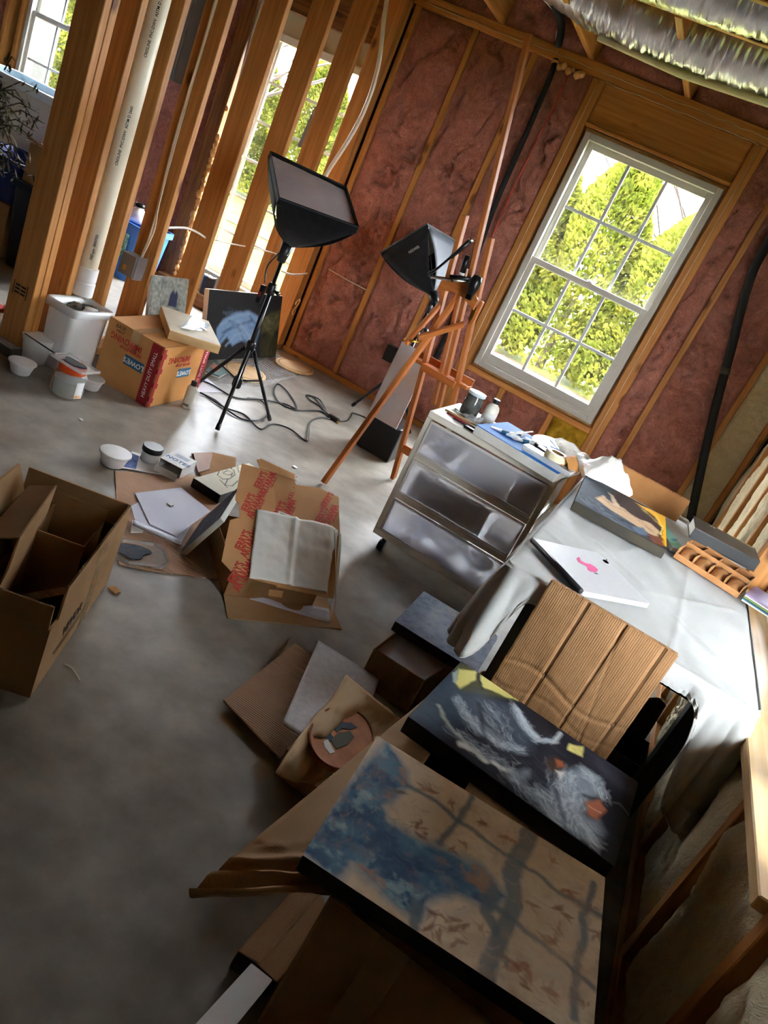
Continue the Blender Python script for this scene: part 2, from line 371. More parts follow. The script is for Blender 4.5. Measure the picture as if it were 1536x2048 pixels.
board('header_trim', (DX0, D+.10, 1.985), (DX1, D+.10, 1.985), .17, .04, creamwall, wall_back, side=(0, 0, 1))
board('header', (LX0, D+.055, 2.21), (LX1, D+.055, 2.21), .24, .04, wood, wall_back, side=(0, 0, 1))
board('blocking', (-2.10, D+.05, .6), (-1.75, D+.05, .6), .04, .04, wood, None or wall_back, side=(0, 0, 1)) if False else None
# caulk lines on the framing
def caulk(pts, par=wall_back):
    return MB().tube([V(p)+V((0, 0, random.uniform(-.004, .004))) for p in pts], .0022, 5).obj('caulk_bead', MATS.get('caulk') or plain('caulk', (225, 205, 175), .6), par, smooth=True)
def cl(x0, z0, x1, z1, n=14): return [(x0+(x1-x0)*i/n, D-.002, z0+(z1-z0)*i/n) for i in range(n+1)]
caulk(cl(-1.76, 2.372, .1, 2.372, 30)); caulk(cl(-1.285, 2.33, -.33, 2.33, 20)); caulk(cl(-1.300, .57, -1.300, 2.33, 20)); caulk(cl(-.315, .3, -.315, 2.33, 24)); caulk(cl(-2.5, 2.365, -1.8, 2.36, 12))
# insulation batts
def batt(x0, x1, z0, z1, mt, seed, name='insulation_batt', par=wall_back, y=D, amp=.022, res=.014, inset=.028, rough=1.0, mapf=None, kind=None):
    nu = max(3, int((x1-x0)/res)); nv = max(3, int((z1-z0)/res)); o3 = V((seed*7.3, seed*3.1, seed*1.7))
    def fn(u, v):
        x = x0+(x1-x0)*u; z = z0+(z1-z0)*v
        e = min(u, 1-u)*(x1-x0); ez = min(v, 1-v)*(z1-z0)
        bul = min(1, e/.05)**.5*min(1, ez/.06)**.5
        p = V((x*4, z*2.2, 0))+o3; w = abs(fbm(p*1.6+V((fbm(p*2, 2), fbm(p*2+V((5, 5, 5)), 2), 0))*.8, 4))
        d = amp*(.9*bul+1.3*fbm(p, 3)*bul) - .045*rough*max(0, .10-w)/.10*bul - .014*rough*max(0, .08-abs(fbm(p*4.5+V((fbm(p*3, 2), fbm(p*3+V((9, 1, 2)), 2), 0))*1.2, 3)))/.08*bul + .008*rough*fbm(V((x*38, z*16, 0))+o3, 3)
        q = (x, y+inset-d, z)
        return mapf(q) if mapf else q
    o = MB().grid(fn, nu, nv).obj(name, mt, par, smooth=True, fix=False); return o
bays = [(-2.531, -2.149), (-2.111, -1.744), (-1.706, -1.339), (-.276, -.134), (-.096, .291)]
for i, (a, c) in enumerate(bays): batt(a, c, .04, ZP0, pink, i+1)
batt(.329, .56, .04, ZP0, cream, 9, rough=.4)
for i, (a, c) in enumerate([(-1.262, -.999), (-.961, -.639)]): batt(a, c, .04, WZ0-.04, pink, 20+i)
batt(-.601, -.352, .04, WZ0-.04, yellow_ins, 25)
for i, (a, c) in enumerate([(-6.98, -6.62), (-6.58, -6.22), (-6.18, -5.86), (-4.74, -4.47), (-4.43, -4.0), (-3.96, -3.78)]): batt(a, c, .04, ZP0, pink, 30+i, res=.03)
for i in range(12):
    a = -6.9+i*.61
    batt(a+.03, min(a+.6, XR), ZP1, ZC-.01, pink, 50+i, res=.02, name='rim_insulation')

# windows ------------------------------------------------------------------------------------------
munt = plain('muntin_shade_grey', (178, 181, 184), .5)  # backlight shade put into the colour of white muntins
def dh_window(nm, x0, x1, z0, z1, zr, cols=3):
    r = struct(nm, ((x0+x1)/2, D+.07, z0)); y0, y1 = D+.005, D+.10
    fw = .038
    for (a, c, e, g) in ((x0, x0+fw, z0, z1), (x1-fw, x1, z0, z1), (x0+fw, x1-fw, z1-fw, z1), (x0+fw, x1-fw, z0, z0+fw)):
        MB().box((a, y0, e), (c, y1, g)).obj('frame', vinyl_g, r, bevel=.004)
        MB().box((a-.0 if a == x0 else a, y0-.008, e), (c, y0+.01, g)).obj('frame_lip', vinyl_g, r, bevel=.002) if False else None
    MB().box((x0+fw, y0+.01, z0+fw), (x1-fw, y0+.05, z0+fw+.018)).obj('inner_sill', vinyl_g, r, bevel=.003)
    ix0, ix1 = x0+fw, x1-fw; s = .036
    for (za, zb, ya, yb) in ((z0+fw+.01, zr+.02, y0+.018, y0+.042), (zr-.02, z1-fw, y0+.046, y0+.070)):
        lower = ya < y0+.03
        sb = (.055 if lower else .036)
        for (a, c, e, g) in ((ix0, ix0+s, za, zb), (ix1-s, ix1, za, zb), (ix0+s, ix1-s, zb-.036, zb), (ix0+s, ix1-s, za, za+sb)):
            MB().box((a, ya, e), (c, yb, g)).obj('sash_rail', vinyl_g, r, bevel=.003)
        gx0, gx1, gz0, gz1 = ix0+s, ix1-s, za+sb, zb-.036; ym = (ya+yb)/2
        MB().box((gx0-.004, ym-.002, gz0-.004), (gx1+.004, ym+.002, gz1+.004)).obj('pane', glass, r)
        for i in range(1, cols):
            x = gx0+(gx1-gx0)*i/cols; MB().box((x-.009, ym-.006, gz0), (x+.009, ym+.006, gz1)).obj('muntin', munt, r)
        z = (gz0+gz1)/2; MB().box((gx0, ym-.0055, z-.009), (gx1, ym+.0055, z+.009)).obj('muntin', munt, r)
    MB().lathe([(.02, 0), (.02, .008), (.014, .014), (0, .014)], ((x0+x1)/2, y0+.03, zr+.02), 14).obj('sash_lock', vinyl_g, r, smooth=True)
    g = .03
    for (a, c, e, h) in ((x0-g, x0, z0-g, z1+g), (x1, x1+g, z0-g, z1+g), (x0, x1, z1, z1+g), (x0, x1, z0-g, z0)): MB().box((a, D+.06, e), (c, D+.15, h)).obj('foam_seal', kraft_foam, r)
    return r
dh_window('window_1', -1.239, -.372, .565, 2.067, 1.30)
dh_window('window_2', -5.63, -4.81, .62, 2.067, 1.338)
w3 = struct('window_3', (-3.22, D+.08, DZ0))
for (a, c, e, g) in ((DX0, DX0+.05, DZ0, DZ1), (DX1-.05, DX1, DZ0, DZ1), (DX0+.05, DX1-.05, DZ1-.05, DZ1), (DX0+.05, DX1-.05, DZ0, DZ0+.045), (-3.245, -3.195, DZ0+.045, DZ1-.05)):
    MB().box((a, D+.05, e), (c, D+.11, g)).obj('frame', vinyl, w3, bevel=.004)
for (a, c) in ((DX0+.05, -3.245), (-3.195, DX1-.05)):
    MB().box((a, D+.078, DZ0+.045), (c, D+.082, DZ1-.05)).obj('pane', glass, w3)
    x = (a+c)/2; MB().box((x-.010, D+.072, DZ0+.045), (x+.010, D+.088, DZ1-.05)).obj('muntin', vinyl, w3)
    for i in range(1, 6):
        z = DZ0+.045+(DZ1-DZ0-.095)*i/6; MB().box((a, D+.073, z-.009), (c, D+.087, z+.009)).obj('muntin', vinyl, w3)
MB().box((DX0-.02, D-.02, DZ0-.03), (DX1+.02, D+.1, DZ0)).obj('window_ledge', creamwall, w3, bevel=.003)
for x in (DX0-.02, DX1+.02):
    board('jamb', (x, D+.06, 0), (x, D+.06, 2.05), .04, .12, creamwall, w3, side=(1, 0, 0))
# sill panel facing board, inner
MB().box((DX0, D+.03, .02), (DX1, D+.06, DZ0-.03)).obj('apron_panel', creamwall, w3)
MB().box((DX0, D-.01, .0), (DX1, D+.03, .045)).obj('dark_base_strip', wood_rough, w3)

# stud partition (left)
wall_left = struct('wall_left', (XP-.07, 3.8, 0))
def pstud(y, w=ST, mt=wood, x=XP):
    return board('stud', (x-.07, y+w/2, .038), (x-.07, y+w/2, ZP0), .14, w, mt, wall_left)
for y in (2.594, 2.634, 2.777, 3.012, 3.302, 3.705, 4.11, 4.50): pstud(y)
pstud(4.86, .042); pstud(4.905, .036)
pstud(2.2) if False else None
board('sole_plate', (XP-.07, 2.594, .019), (XP-.07, D, .019), .14, .038, wood, wall_left)
board('top_plate', (XP-.07, 2.594, ZP0+.019), (XP-.07, D, ZP0+.019), .14, .037, wood, wall_left)
board('top_plate', (XP-.07, 2.594, ZP0+.0565), (XP-.07, D, ZP0+.0565), .14, .037, wood, wall_left)

# right wall: framing, cream insulation, window over the table
wall_right = struct('wall_right', (XR+.14, 2, 0))
RY0, RY1, RZ0, RZ1 = 1.24, 3.05, .60, 1.95
def rsh(y0, y1, z0, z1): return MB().box((XR+.14, y0, z0), (XR+.16, y1, z1)).obj('sheathing', plywood, wall_right)
rsh(YF, RY0, 0, ZC); rsh(RY0, RY1, 0, RZ0); rsh(RY0, RY1, RZ1, ZC); rsh(RY1, D+.16, 0, ZC)
def rstud(y, z0=.038, z1=ZP0): return board('stud', (XR+.07, y, z0), (XR+.07, y, z1), .14, ST, wood, wall_right)
for y in (-1.6, -1.2, -.8, -.4, 0, .4, .78, 1.221, 3.069, 3.11, 3.45, 3.86, 4.27, 4.68): rstud(y)
for y in (1.62, 2.03, 2.43, 2.83): rstud(y, .038, RZ0-.038)
def rboard(nm, y0, y1, z, h=.038): return board(nm, (XR+.07, y0, z), (XR+.07, y1, z), .14, h, wood, wall_right)
rboard('sole_plate', YF, D, .019); rboard('top_plate', YF, D, ZP0+.019, .037); rboard('top_plate', YF, D, ZP0+.0565, .037)
board('window_stool', (XR+.056, RY0, RZ0-.012), (XR+.056, RY1, RZ0-.012), .158, .03, palewood, wall_right)
board('header', (XR+.06, RY0, 2.2), (XR+.06, RY1, 2.2), .24, .05, wood, wall_right, side=(0, 0, 1))
def rb(y0, y1, z0, z1, seed, **k):
    return batt(y0, y1, z0, z1, cream, seed, par=wall_right, y=0, rough=.5, mapf=lambda q: (XR+q[1], q[0], q[2]), **k)
for i, (a, c) in enumerate([(-1.58, -1.22), (-1.18, -.82), (-.78, -.42), (-.38, -.02), (.02, .38), (.42, .76), (.80, 1.20), (3.13, 3.43), (3.47, 3.84), (3.88, 4.25), (4.29, 4.66), (4.70, 4.93)]): rb(a, c, .04, ZP0, 70+i, res=.02)
for i, (a, c) in enumerate([(1.24, 1.60), (1.64, 2.01), (2.05, 2.41), (2.45, 2.81), (2.85, 3.05)]): rb(a, c, .04, RZ0-.04, 90+i, amp=.03)
w4 = struct('window_4', (XR+.1, 2.2, RZ0))
for (a, c, e, g) in ((RY0, RY0+.05, RZ0, RZ1), (RY1-.05, RY1, RZ0, RZ1), (RY0+.05, RY1-.05, RZ1-.05, RZ1), (RY0+.05, RY1-.05, RZ0, RZ0+.05), (2.29, 2.35, RZ0+.05, RZ1-.05), (1.55, 1.61, RZ0+.05, RZ1-.05), (RY0+.05, 1.55, 1.3, 1.35), (1.61, 2.29, 1.3, 1.35), (2.35, RY1-.05, 1.3, 1.35)):
    MB().box((XR+.09, a, e), (XR+.15, c, g)).obj('frame', vinyl, w4, bevel=.004)
for (a, c) in ((RY0+.05, 1.55), (1.61, 2.29), (2.35, RY1-.05)):
    for (e, g) in ((RZ0+.05, 1.3), (1.35, RZ1-.05)): MB().box((XR+.118, a, e), (XR+.122, c, g)).obj('pane', glass, w4)
# outer walls never seen from here but closing the room
for nm, lo, hi in (('wall_front', (XL, YF-.05, 0), (XR+.16, YF, ZC)), ('wall_far_left', (XL-.05, YF, 0), (XL, D+.16, ZC))):
    o = MB().box(lo, hi).obj(nm, plywood); o['kind'] = 'structure'

# ceiling: joists and subfloor
ceiling = struct('ceiling', (0, 2, ZC))
MB().box((XL-.05, YF-.05, ZC), (XR+.16, D+.16, ZC+.02)).obj('subfloor', plywood, ceiling)
for y in [3.72-.41*i for i in range(13)]:
    board('joist', (XL, y, ZP1+.117), (XR+.14, y, ZP1+.117), .235, ST, wood, ceiling, side=(0, 0, 1))
for x in (-2.0, -1.4, -.8, -.2, .4): board('joist_block', (x, 3.76, ZP1+.117), (x, D+.13, ZP1+.117), .235, ST, wood, ceiling, side=(0, 0, 1))
# ------------------------------------------------------------------ outdoors
GZ = -.12
grass_m = mat('lawn', (62, 72, 18), (78, 80, 27), rough=.95, scale=2.5, detail=8, spec=.05, bump=.5, bscale=60)
mulch_m = mat('mulch', (62, 40, 30), (80, 54, 44), rough=.95, scale=9, detail=8, spec=.05, bump=.6, bscale=30)
leaf_m = mat('hedge_leaves', (64, 71, 13), (96, 96, 33), rough=.7, scale=3.2, detail=6, spec=.1, lo=.4, hi=.6)
_n = leaf_m.node_tree; _p = [x for x in _n.nodes if x.type == 'BSDF_PRINCIPLED'][0]; _o = [x for x in _n.nodes if x.type == 'OUTPUT_MATERIAL'][0]
_t = _n.nodes.new('ShaderNodeBsdfTranslucent'); _c = _p.inputs['Base Color'].links[0].from_socket; _n.links.new(_c, _t.inputs[0]); _x = _n.nodes.new('ShaderNodeMixShader'); _x.inputs[0].default_value = .5
_n.links.new(_p.outputs[0], _x.inputs[1]); _n.links.new(_t.outputs[0], _x.inputs[2]); _n.links.new(_x.outputs[0], _o.inputs[0])
bark_m = mat('bark', (60, 48, 40), (42, 34, 28), rough=.9, scale=12)
brick_m = newmat('brickwork'); _m0, _nt0, _b0 = brick_m
_bt = _nt0.nodes.new('ShaderNodeTexBrick'); _bt.inputs['Color1'].default_value = lin((24, 15, 11))+(1,); _bt.inputs['Color2'].default_value = lin((20, 14, 11))+(1,)
_bt.inputs['Mortar'].default_value = lin((27, 24, 21))+(1,); _bt.inputs['Scale'].default_value = 5
_tc0 = _nt0.nodes.new('ShaderNodeTexCoord'); _mp0 = _nt0.nodes.new('ShaderNodeMapping'); _mp0.inputs['Rotation'].default_value = (math.pi/2, 0, math.pi/2)
_nt0.links.new(_tc0.outputs['Object'], _mp0.inputs[0]); _nt0.links.new(_mp0.outputs[0], _bt.inputs[0]); _nt0.links.new(_bt.outputs[0], _b0.inputs['Base Color'])
sky_blocker = MB().box((XR+.17, -2.5, 2.25), (XR+1.35, D+.1, 2.33)).obj('added_sky_blocker', wood_rough); sky_blocker['kind'] = 'structure'  # added unseen slab that keeps high sky light off the table
ground2 = MB().box((XR+.17, -20, GZ-.1), (25, D+.17, GZ)).obj('ground_side_lawn', grass_m); ground2['kind'] = 'structure'
ground = MB().box((-40, D+.17, GZ-.1), (25, 45, GZ)).obj('ground_lawn', grass_m); ground['kind'] = 'structure'; ground['label'] = 'bright green lawn outside the windows'
mulch = MB().grid(lambda u, v: (-30+50*u, 10.2+.9*v+.25*fbm(V((u*30, v, 0)), 2), GZ+.012+.02*math.sin(math.pi*v)), 80, 4).obj('mulch_bed', mulch_m, smooth=True)
tag(mulch, 'reddish brown mulch strip along the foot of the hedge', 'mulch', kind='stuff')
def foliage_mesh(nm, h, r, n, sz, seed, taper=True):
    rg = random.Random(seed); b = MB()
    for i in range(n):
        t = rg.random()**.9; z = .12+t*(h-.12); rr = r*((1-t)**.55 if taper else math.sin(math.pi*min(1, t*.75+.25)))*(.55+.45*rg.random()**.35)+.05
        a = rg.random()*6.283; rr *= 1+.18*math.sin(a*3+z*4+seed)
        c = V((rr*math.cos(a), rr*math.sin(a), z)); s = sz*rg.uniform(.6, 1.4)
        d = (V((math.cos(a), math.sin(a), rg.uniform(.2, 1.6)))+V((rg.uniform(-.6, .6), rg.uniform(-.6, .6), 0))).normalized(); w = d.cross(V((rg.uniform(-1, 1), rg.uniform(-1, 1), rg.uniform(-1, 1)))).normalized()
        b.add([c-w*s*.35, c+d*s*.5+w*s*.1, c+w*s*.35, c-d*s*.55], [(0, 1, 2, 3)])
    me = b.mesh(nm); me.materials.append(leaf_m); return me
_tree = [foliage_mesh('hedge_foliage', 3.6, .88, 20000, .085, s) for s in (1, 2)]
_trunk = MB().tube([(0, 0, 0), (.02, 0, 1.2), (0, .02, 3.0)], [.07, .05, .015], 7).mesh('hedge_trunk'); _trunk.materials.append(bark_m)
ORD = ['leftmost', 'second', 'third', 'fourth', 'fifth', 'sixth', 'last']
def hedge(x, y, s, k, nm, lb, grp, cat='tree'):
    t = thing(nm, lb, cat, (x, y, GZ), grp); t.rotation_euler = (0, 0, k*1.7); t.scale = (1, 1, s)
    for n_, me in (('foliage', _tree[k % 2]), ('trunk', _trunk)):
        o = bpy.data.objects.new(n_, me); COL.objects.link(o); o.parent = t
        if n_ == 'foliage': o['kind'] = 'stuff'
    return t
for k, (x, y, s) in enumerate([(-5.3, 11.7, .80), (-4.2, 11.9, .84), (-3.1, 11.7, .86), (-2.0, 11.8, .92), (-.85, 11.7, .80), (.25, 11.9, .88), (1.3, 11.8, .8)]):
    hedge(x, y, s, k, 'arborvitae', ORD[k]+' tall arborvitae from the left in the hedge outside the near window', 'hedge trees beyond the lawn')
for k, (x, y, s) in enumerate([(-13.2, 14.5, .8), (-11.8, 14.8, .85), (-10.3, 14.6, .75), (-8.8, 14.7, .85), (-7.4, 14.6, .8), (-17, 13, .8), (-15.4, 13.2, .9)]):
    hedge(x, y, s, k+3, 'bush', ORD[(k+2) % 7]+' yellow green shrub from the left at the far lawn edge between the studs', 'shrubs at the far lawn edge', 'shrub')
for k, (y, s) in enumerate([(1.78, .78), (2.95, .78), (4.1, .74)]): hedge(1.95, y, s, k+5, 'arborvitae', ['nearest', 'middle', 'farthest'][k]+' unseen arborvitae added outside the window above the table to block light', 'added light blocking trees beside the right wall')  # unseen trees added to cut daylight through the right window
for k, (x, y) in enumerate([(-12.2, 11.2), (-13.6, 12.6)]): hedge(x, y, .85, k+1, 'bush', ['nearer', 'farther'][k]+' yellow shrub outside the far left window', 'shrubs at the far lawn edge', 'shrub')
def bare_tree(x, y, h, seed, lb):
    rg = random.Random(seed); t = thing('bare_tree', lb, 'tree', (x, y, GZ)); b = MB()
    b.tube([(x, y, GZ), (x+.1, y, h*.5), (x, y+.1, h)], [.09, .06, .015], 6); b2 = MB()
    for i in range(60):
        z = h*rg.uniform(.25, .95); a = rg.random()*6.283; l = (h-z)*.35+.5; p = V((x, y, z)); q = p+V((math.cos(a)*l, math.sin(a)*l, l*.7)); e = q+V((rg.uniform(-.4, .4), rg.uniform(-.3, .3), .4))
        b2.tube([p, q, e], [.022, .013, .005], 4)
    b.obj('trunk', bark_m, t, smooth=True); b2.obj('branches', bark_m, t, kind='stuff')
for i, (x, y) in enumerate([(-1.1, 13.5), (-10.9, 12.5), (-9.2, 13.2)]):
    bare_tree(x, y, 6.0, i, ['bare branched tree rising behind the hedge in the near window', 'leafless tree left of the pair seen through the stud wall', 'leafless tree right of the pair seen through the stud wall'][i])
ac = thing('utility_box', 'pale grey utility box with slatted lid on the lawn outside the window', 'utility box', (-1.72, 6.75, GZ))
MB().box((-2.1, 6.5, GZ), (-1.62, 7.0, .50)).obj('body', plain('pale_grey_paint', (70, 72, 76), .5), ac, bevel=.01)
MB().box((-2.12, 6.48, .50), (-1.60, 7.02, .54)).obj('lid', plain('pale_lid', (88, 92, 96), .5), ac, bevel=.01)
for i in range(7): MB().box((-2.06+i*.066, 6.52, .54), (-2.03+i*.066, 6.98, .55)).obj('slat', MATS['pale_lid'], ac)
bw = MB().box((-9.9, 8.2, GZ), (-9.05, 8.5, 3.4)).obj('brick_wall', MATS['brickwork']); bw['kind'] = 'structure'

# ------------------------------------------------------------------ painting toolkit: pictures are laid out in metres on the canvas itself
def vnoise(nx, ny, cells, seed, octv=4):
    rg = np.random.default_rng(seed); out = np.zeros((ny, nx)); amp = 1; tot = 0
    for o in range(octv):
        c = max(2, int(cells*2**o)); cy = max(2, int(c*ny/nx)); g = rg.random((cy+2, c+2))
        x = np.linspace(0, c, nx, endpoint=False); y = np.linspace(0, cy, ny, endpoint=False); xi = x.astype(int); yi = y.astype(int); fx = x-xi; fy = y-yi
        fx = fx*fx*(3-2*fx); fy = (fy*fy*(3-2*fy))[:, None]
        out += amp*((g[yi][:, xi]*(1-fx)+g[yi][:, xi+1]*fx)*(1-fy)+(g[yi+1][:, xi]*(1-fx)+g[yi+1][:, xi+1]*fx)*fy); tot += amp; amp *= .55
    return out/tot
class Canvas:
    def __init__(s, M, w, h, nx, base):
        s.M = M; s.Mi = M.inverted(); s.w = w; s.h = h; s.nx = nx+1; s.ny = max(4, int(nx*h/w))+1
        s.X, s.Y = np.meshgrid(np.linspace(0, w, s.nx), np.linspace(0, h, s.ny)); s.C = np.zeros((s.ny, s.nx, 3)); s.C[:] = lin(base)
        s.wob = None
    def loc(s, q):
        d = ray(*q); n = s.M.col[2].to_3d(); o = s.M.translation; P = CAMPOS + d*((o-CAMPOS).dot(n)/d.dot(n)); p = s.Mi @ P; return (p.x, p.y)
    def wobble(s, amp, cells, seed):
        s.WX = s.X+amp*(vnoise(s.nx, s.ny, cells, seed)-.5)*2; s.WYv = s.Y+amp*(vnoise(s.nx, s.ny, cells, seed+1)-.5)*2; s.wob = 1
    def noise(s, cells, seed, o=4): return vnoise(s.nx, s.ny, cells, seed, o)
    def mix(s, a, col): a = np.clip(a, 0, 1)[..., None]; s.C[:] = s.C*(1-a)+np.array(lin(col))*a
    def _sd(s, pts, closed, sl):
        X = (s.WX if s.wob is not None else s.X)[sl]; Y = (s.WYv if s.wob is not None else s.Y)[sl]
        d = np.full(X.shape, 9.0); ins = np.zeros(X.shape, bool); n = len(pts)
        for i in range(n if closed else n-1):
            (ax, ay), (bx, by) = pts[i], pts[(i+1) % n]; dx, dy = bx-ax, by-ay; L2 = dx*dx+dy*dy+1e-12
            t = np.clip(((X-ax)*dx+(Y-ay)*dy)/L2, 0, 1); d = np.minimum(d, np.hypot(X-ax-t*dx, Y-ay-t*dy))
            if closed:
                c = ((ay > Y) != (by > Y)) & (X < (bx-ax)*(Y-ay)/(by-ay+1e-12)+ax); ins ^= c
        return np.where(ins, -d, d) if closed else d
    def _sl(s, pts, m):
        xs = [p[0] for p in pts]; ys = [p[1] for p in pts]; m += .03
        i0 = int(np.clip((min(xs)-m)/s.w*(s.nx-1), 0, s.nx)); i1 = int(np.clip((max(xs)+m)/s.w*(s.nx-1)+2, 0, s.nx))
        j0 = int(np.clip((min(ys)-m)/s.h*(s.ny-1), 0, s.ny)); j1 = int(np.clip((max(ys)+m)/s.h*(s.ny-1)+2, 0, s.ny))
        return (slice(j0, j1), slice(i0, i1))
    def _put(s, sl, a, col):
        a = np.clip(a, 0, 1)[..., None]; s.C[sl] = s.C[sl]*(1-a)+np.array(lin(col))*a
    def poly(s, pts, col, soft=.004, alpha=1, px=True):
        P = [s.loc(p) for p in pts] if px else pts; sl = s._sl(P, soft); d = s._sd(P, True, sl)
        s._put(sl, alpha*np.clip(.5-d/(2*soft), 0, 1), col); return s
    def stroke(s, pts, width, col, soft=.002, alpha=1, px=True):
        P = [s.loc(p) for p in pts] if px else pts; sl = s._sl(P, width+soft)
        if s.C[sl].size == 0: return s
        d = s._sd(P, False, sl); s._put(sl, alpha*np.clip(.5-(d-width/2)/(2*soft), 0, 1), col); return s
    def fur(s, pts, n, spread, length, width, cols, seed, alpha=.7):
        """many short strokes that follow a path"""
        rg = random.Random(seed); P = [s.loc(p) for p in pts]
        n0 = n; n = int(n*3.2); w0, a0, l0 = width, alpha, length
        for k in range(n):
            soft_ = k < n*.45; width = w0*(1.7 if soft_ else .6); alpha = a0*(.32 if soft_ else .5); length = l0*(1.0 if soft_ else .85)
            i = rg.randrange(len(P)-1); t = rg.random(); a, b = P[i], P[i+1]; dx, dy = b[0]-a[0], b[1]-a[1]; l = math.hypot(dx, dy)+1e-9; dx /= l; dy /= l
            c = (a[0]+(b[0]-a[0])*t-dy*rg.gauss(0, spread), a[1]+(b[1]-a[1])*t+dx*rg.gauss(0, spread)); an = rg.gauss(0, .3); ux, uy = dx*math.cos(an)-dy*math.sin(an), dx*math.sin(an)+dy*math.cos(an)
            L_ = length*rg.uniform(.5, 1.3); s.stroke([(c[0]-ux*L_/2, c[1]-uy*L_/2), (c[0]+uy*L_*.13, c[1]-ux*L_*.13), (c[0]+ux*L_/2, c[1]+uy*L_/2)], width*rg.uniform(.5, 1.4), rg.choice(cols), width*(.9 if soft_ else .5), alpha, px=False)
    def obj(s, name, mt, parent, lift=0.0):
        nx, ny = s.nx, s.ny; co = np.zeros((ny, nx, 3)); co[..., 0] = s.X; co[..., 1] = s.Y; co[..., 2] = lift
        me = bpy.data.meshes.new(name); j, i = np.meshgrid(np.arange(ny-1), np.arange(nx-1), indexing='ij'); a = (j*nx+i).ravel()
        fs = np.stack([a, a+1, a+nx+1, a+nx], 1); nf = len(fs)
        me.vertices.add(nx*ny); me.vertices.foreach_set('co', co.ravel()); me.loops.add(nf*4); me.loops.foreach_set('vertex_index', fs.ravel().astype(np.int32))
        me.polygons.add(nf); me.polygons.foreach_set('loop_start', np.arange(nf, dtype=np.int32)*4); me.update(calc_edges=True); me.validate()
        ca = me.color_attributes.new('paint', 'FLOAT_COLOR', 'POINT'); c4 = np.ones((nx*ny, 4)); c4[:, :3] = s.C.reshape(-1, 3); ca.data.foreach_set('color', c4.ravel().astype(np.float32))
        return link(name, me, mt, parent, s.M.copy())
paint_m = vc_mat('oil_paint', .58, .2, .08); paint_gl = vc_mat('glossy_paint', .22, .2, .9); print_m = vc_mat('printed_surface', .35, 0)
def canvas_body(t, M, w, h, d, mt, name='stretched_edge', bev=.003, lift=.0008):
    b = MB().box((0, 0, -d), (w, h, -lift)); o = b.obj(name, mt, None, bevel=bev); o.matrix_basis = M; o.parent = t; o.matrix_parent_inverse = INV[t.name]; return o
# ------------------------------------------------------------------ services on the framing
def tubeobj(name, pts, r, mt, label, cat, n=8, sm=6, group=None, parent=None):
    o = MB().tube(smooth_path(pts, sm) if sm > 1 else pts, r, n).obj(name, mt, parent, smooth=True)
    return tag(o, label, cat, group) if parent is None else o
pvc = plain('pvc', (236, 228, 204), .35)
pp = thing('drain_pipe', 'cream plastic drain pipe standing between the partition studs', 'pipe', (-2.575, 2.89, 0))
px_, py_ = -2.60, 2.89
MB().lathe([(.042, .0), (.042, 2.6)], (px_, py_, 0), 24).obj('pipe', pvc, pp, smooth=True)
o = MB().lathe([(.046, .31), (.051, .312), (.051, .375), (.047, .38), (.050, .385), (.050, .445), (.045, .448)], (px_, py_, 0), 24).obj('coupling', white_pl, pp, smooth=True, angle=.6)
for i, z in enumerate((.55, 1.05, 1.5)):
    M = Matrix.Translation((px_+.0425*math.cos(-.8), py_+.0425*math.sin(-.8), z)) @ Matrix.Rotation(-.8+math.pi/2, 4, 'Z') @ Matrix.Rotation(math.pi/2, 4, 'X') @ Matrix.Rotation(math.pi/2, 4, 'Z')
    text('CRESLINE  PVC-DWV  ASTM D 2665' if i else 'NSF-pw  08/07/03', M, .016, black_ink, pp, bold=.0003)
ep = thing('breaker_panel', 'grey metal breaker panel on the far wall behind the studs', 'electrical panel', (-4.2, D-.03, 1.33))
MB().box((-4.33, D-.10, 1.33), (-4.06, D-.002, 2.02)).obj('cabinet', grey_metal, ep, bevel=.004)
MB().box((-4.31, D-.108, 1.36), (-4.08, D-.10, 1.99)).obj('door', grey_metal, ep, bevel=.003)
MB().box((-4.12, D-.114, 1.62), (-4.10, D-.108, 1.68)).obj('latch', black, ep)
cable_m = plain('beige_cable', (205, 190, 165), .5)
tubeobj('cable', [WY(437, -20, 3.285), WY(400, 110, 3.285), WY(352, 270, 3.285), WY(322, 390, 3.285), WY(300, 470, 3.285), WY(282, 520, 3.272)], .0065, cable_m, 'beige cable stapled down the side of a partition stud', 'cable', 7)
tubeobj('cable', [WY(440, -20, 3.288), WY(396, 130, 3.29), WY(350, 290, 3.286), WY(318, 410, 3.28), WY(310, 455, 3.25), WY(296, 490, 3.25), WY(280, 520, 3.262)], .005, cable_m, 'thin beige cable looping beside the grey switch box', 'cable', 7)
jb = thing('switch_box', 'grey metal switch box hung on a partition stud', 'electrical box', WY(265, 530, 3.24))
q = WY(262, 530, 3.23)
MB().box((q.x-.045, q.y-.03, q.z-.055), (q.x+.045, q.y+.045, q.z+.055)).obj('box', grey_metal, jb, bevel=.003)
MB().box((q.x+.046, q.y-.02, q.z-.06), (q.x+.05, q.y+.055, q.z+.06)).obj('bracket', chrome, jb)
MB().box((q.x-.02, q.y-.033, q.z-.03), (q.x-.0, q.y-.0301, q.z-.005)).obj('knockout', brass, jb)
wht = plain('white_cable', (230, 226, 218), .5)
def wxp(x, y, X=-2.62): return WX(x, y, X)
tubeobj('wire_stub', [V((-2.60, 3.345, wxp(340, 455).z)), wxp(372, 456), wxp(395, 465), V((-2.62, 3.706, wxp(408, 475).z))], .006, wht, 'white cable crossing between studs above the small canvas', 'cable', 7)
tubeobj('wire_stub', [V((-2.62, 3.75, wxp(432, 480).z+.0)), wxp(455, 486), V((-2.62, 4.109, wxp(487, 492).z))], .004, wht, 'thin white wire crossing in front of the tall window', 'cable', 6)
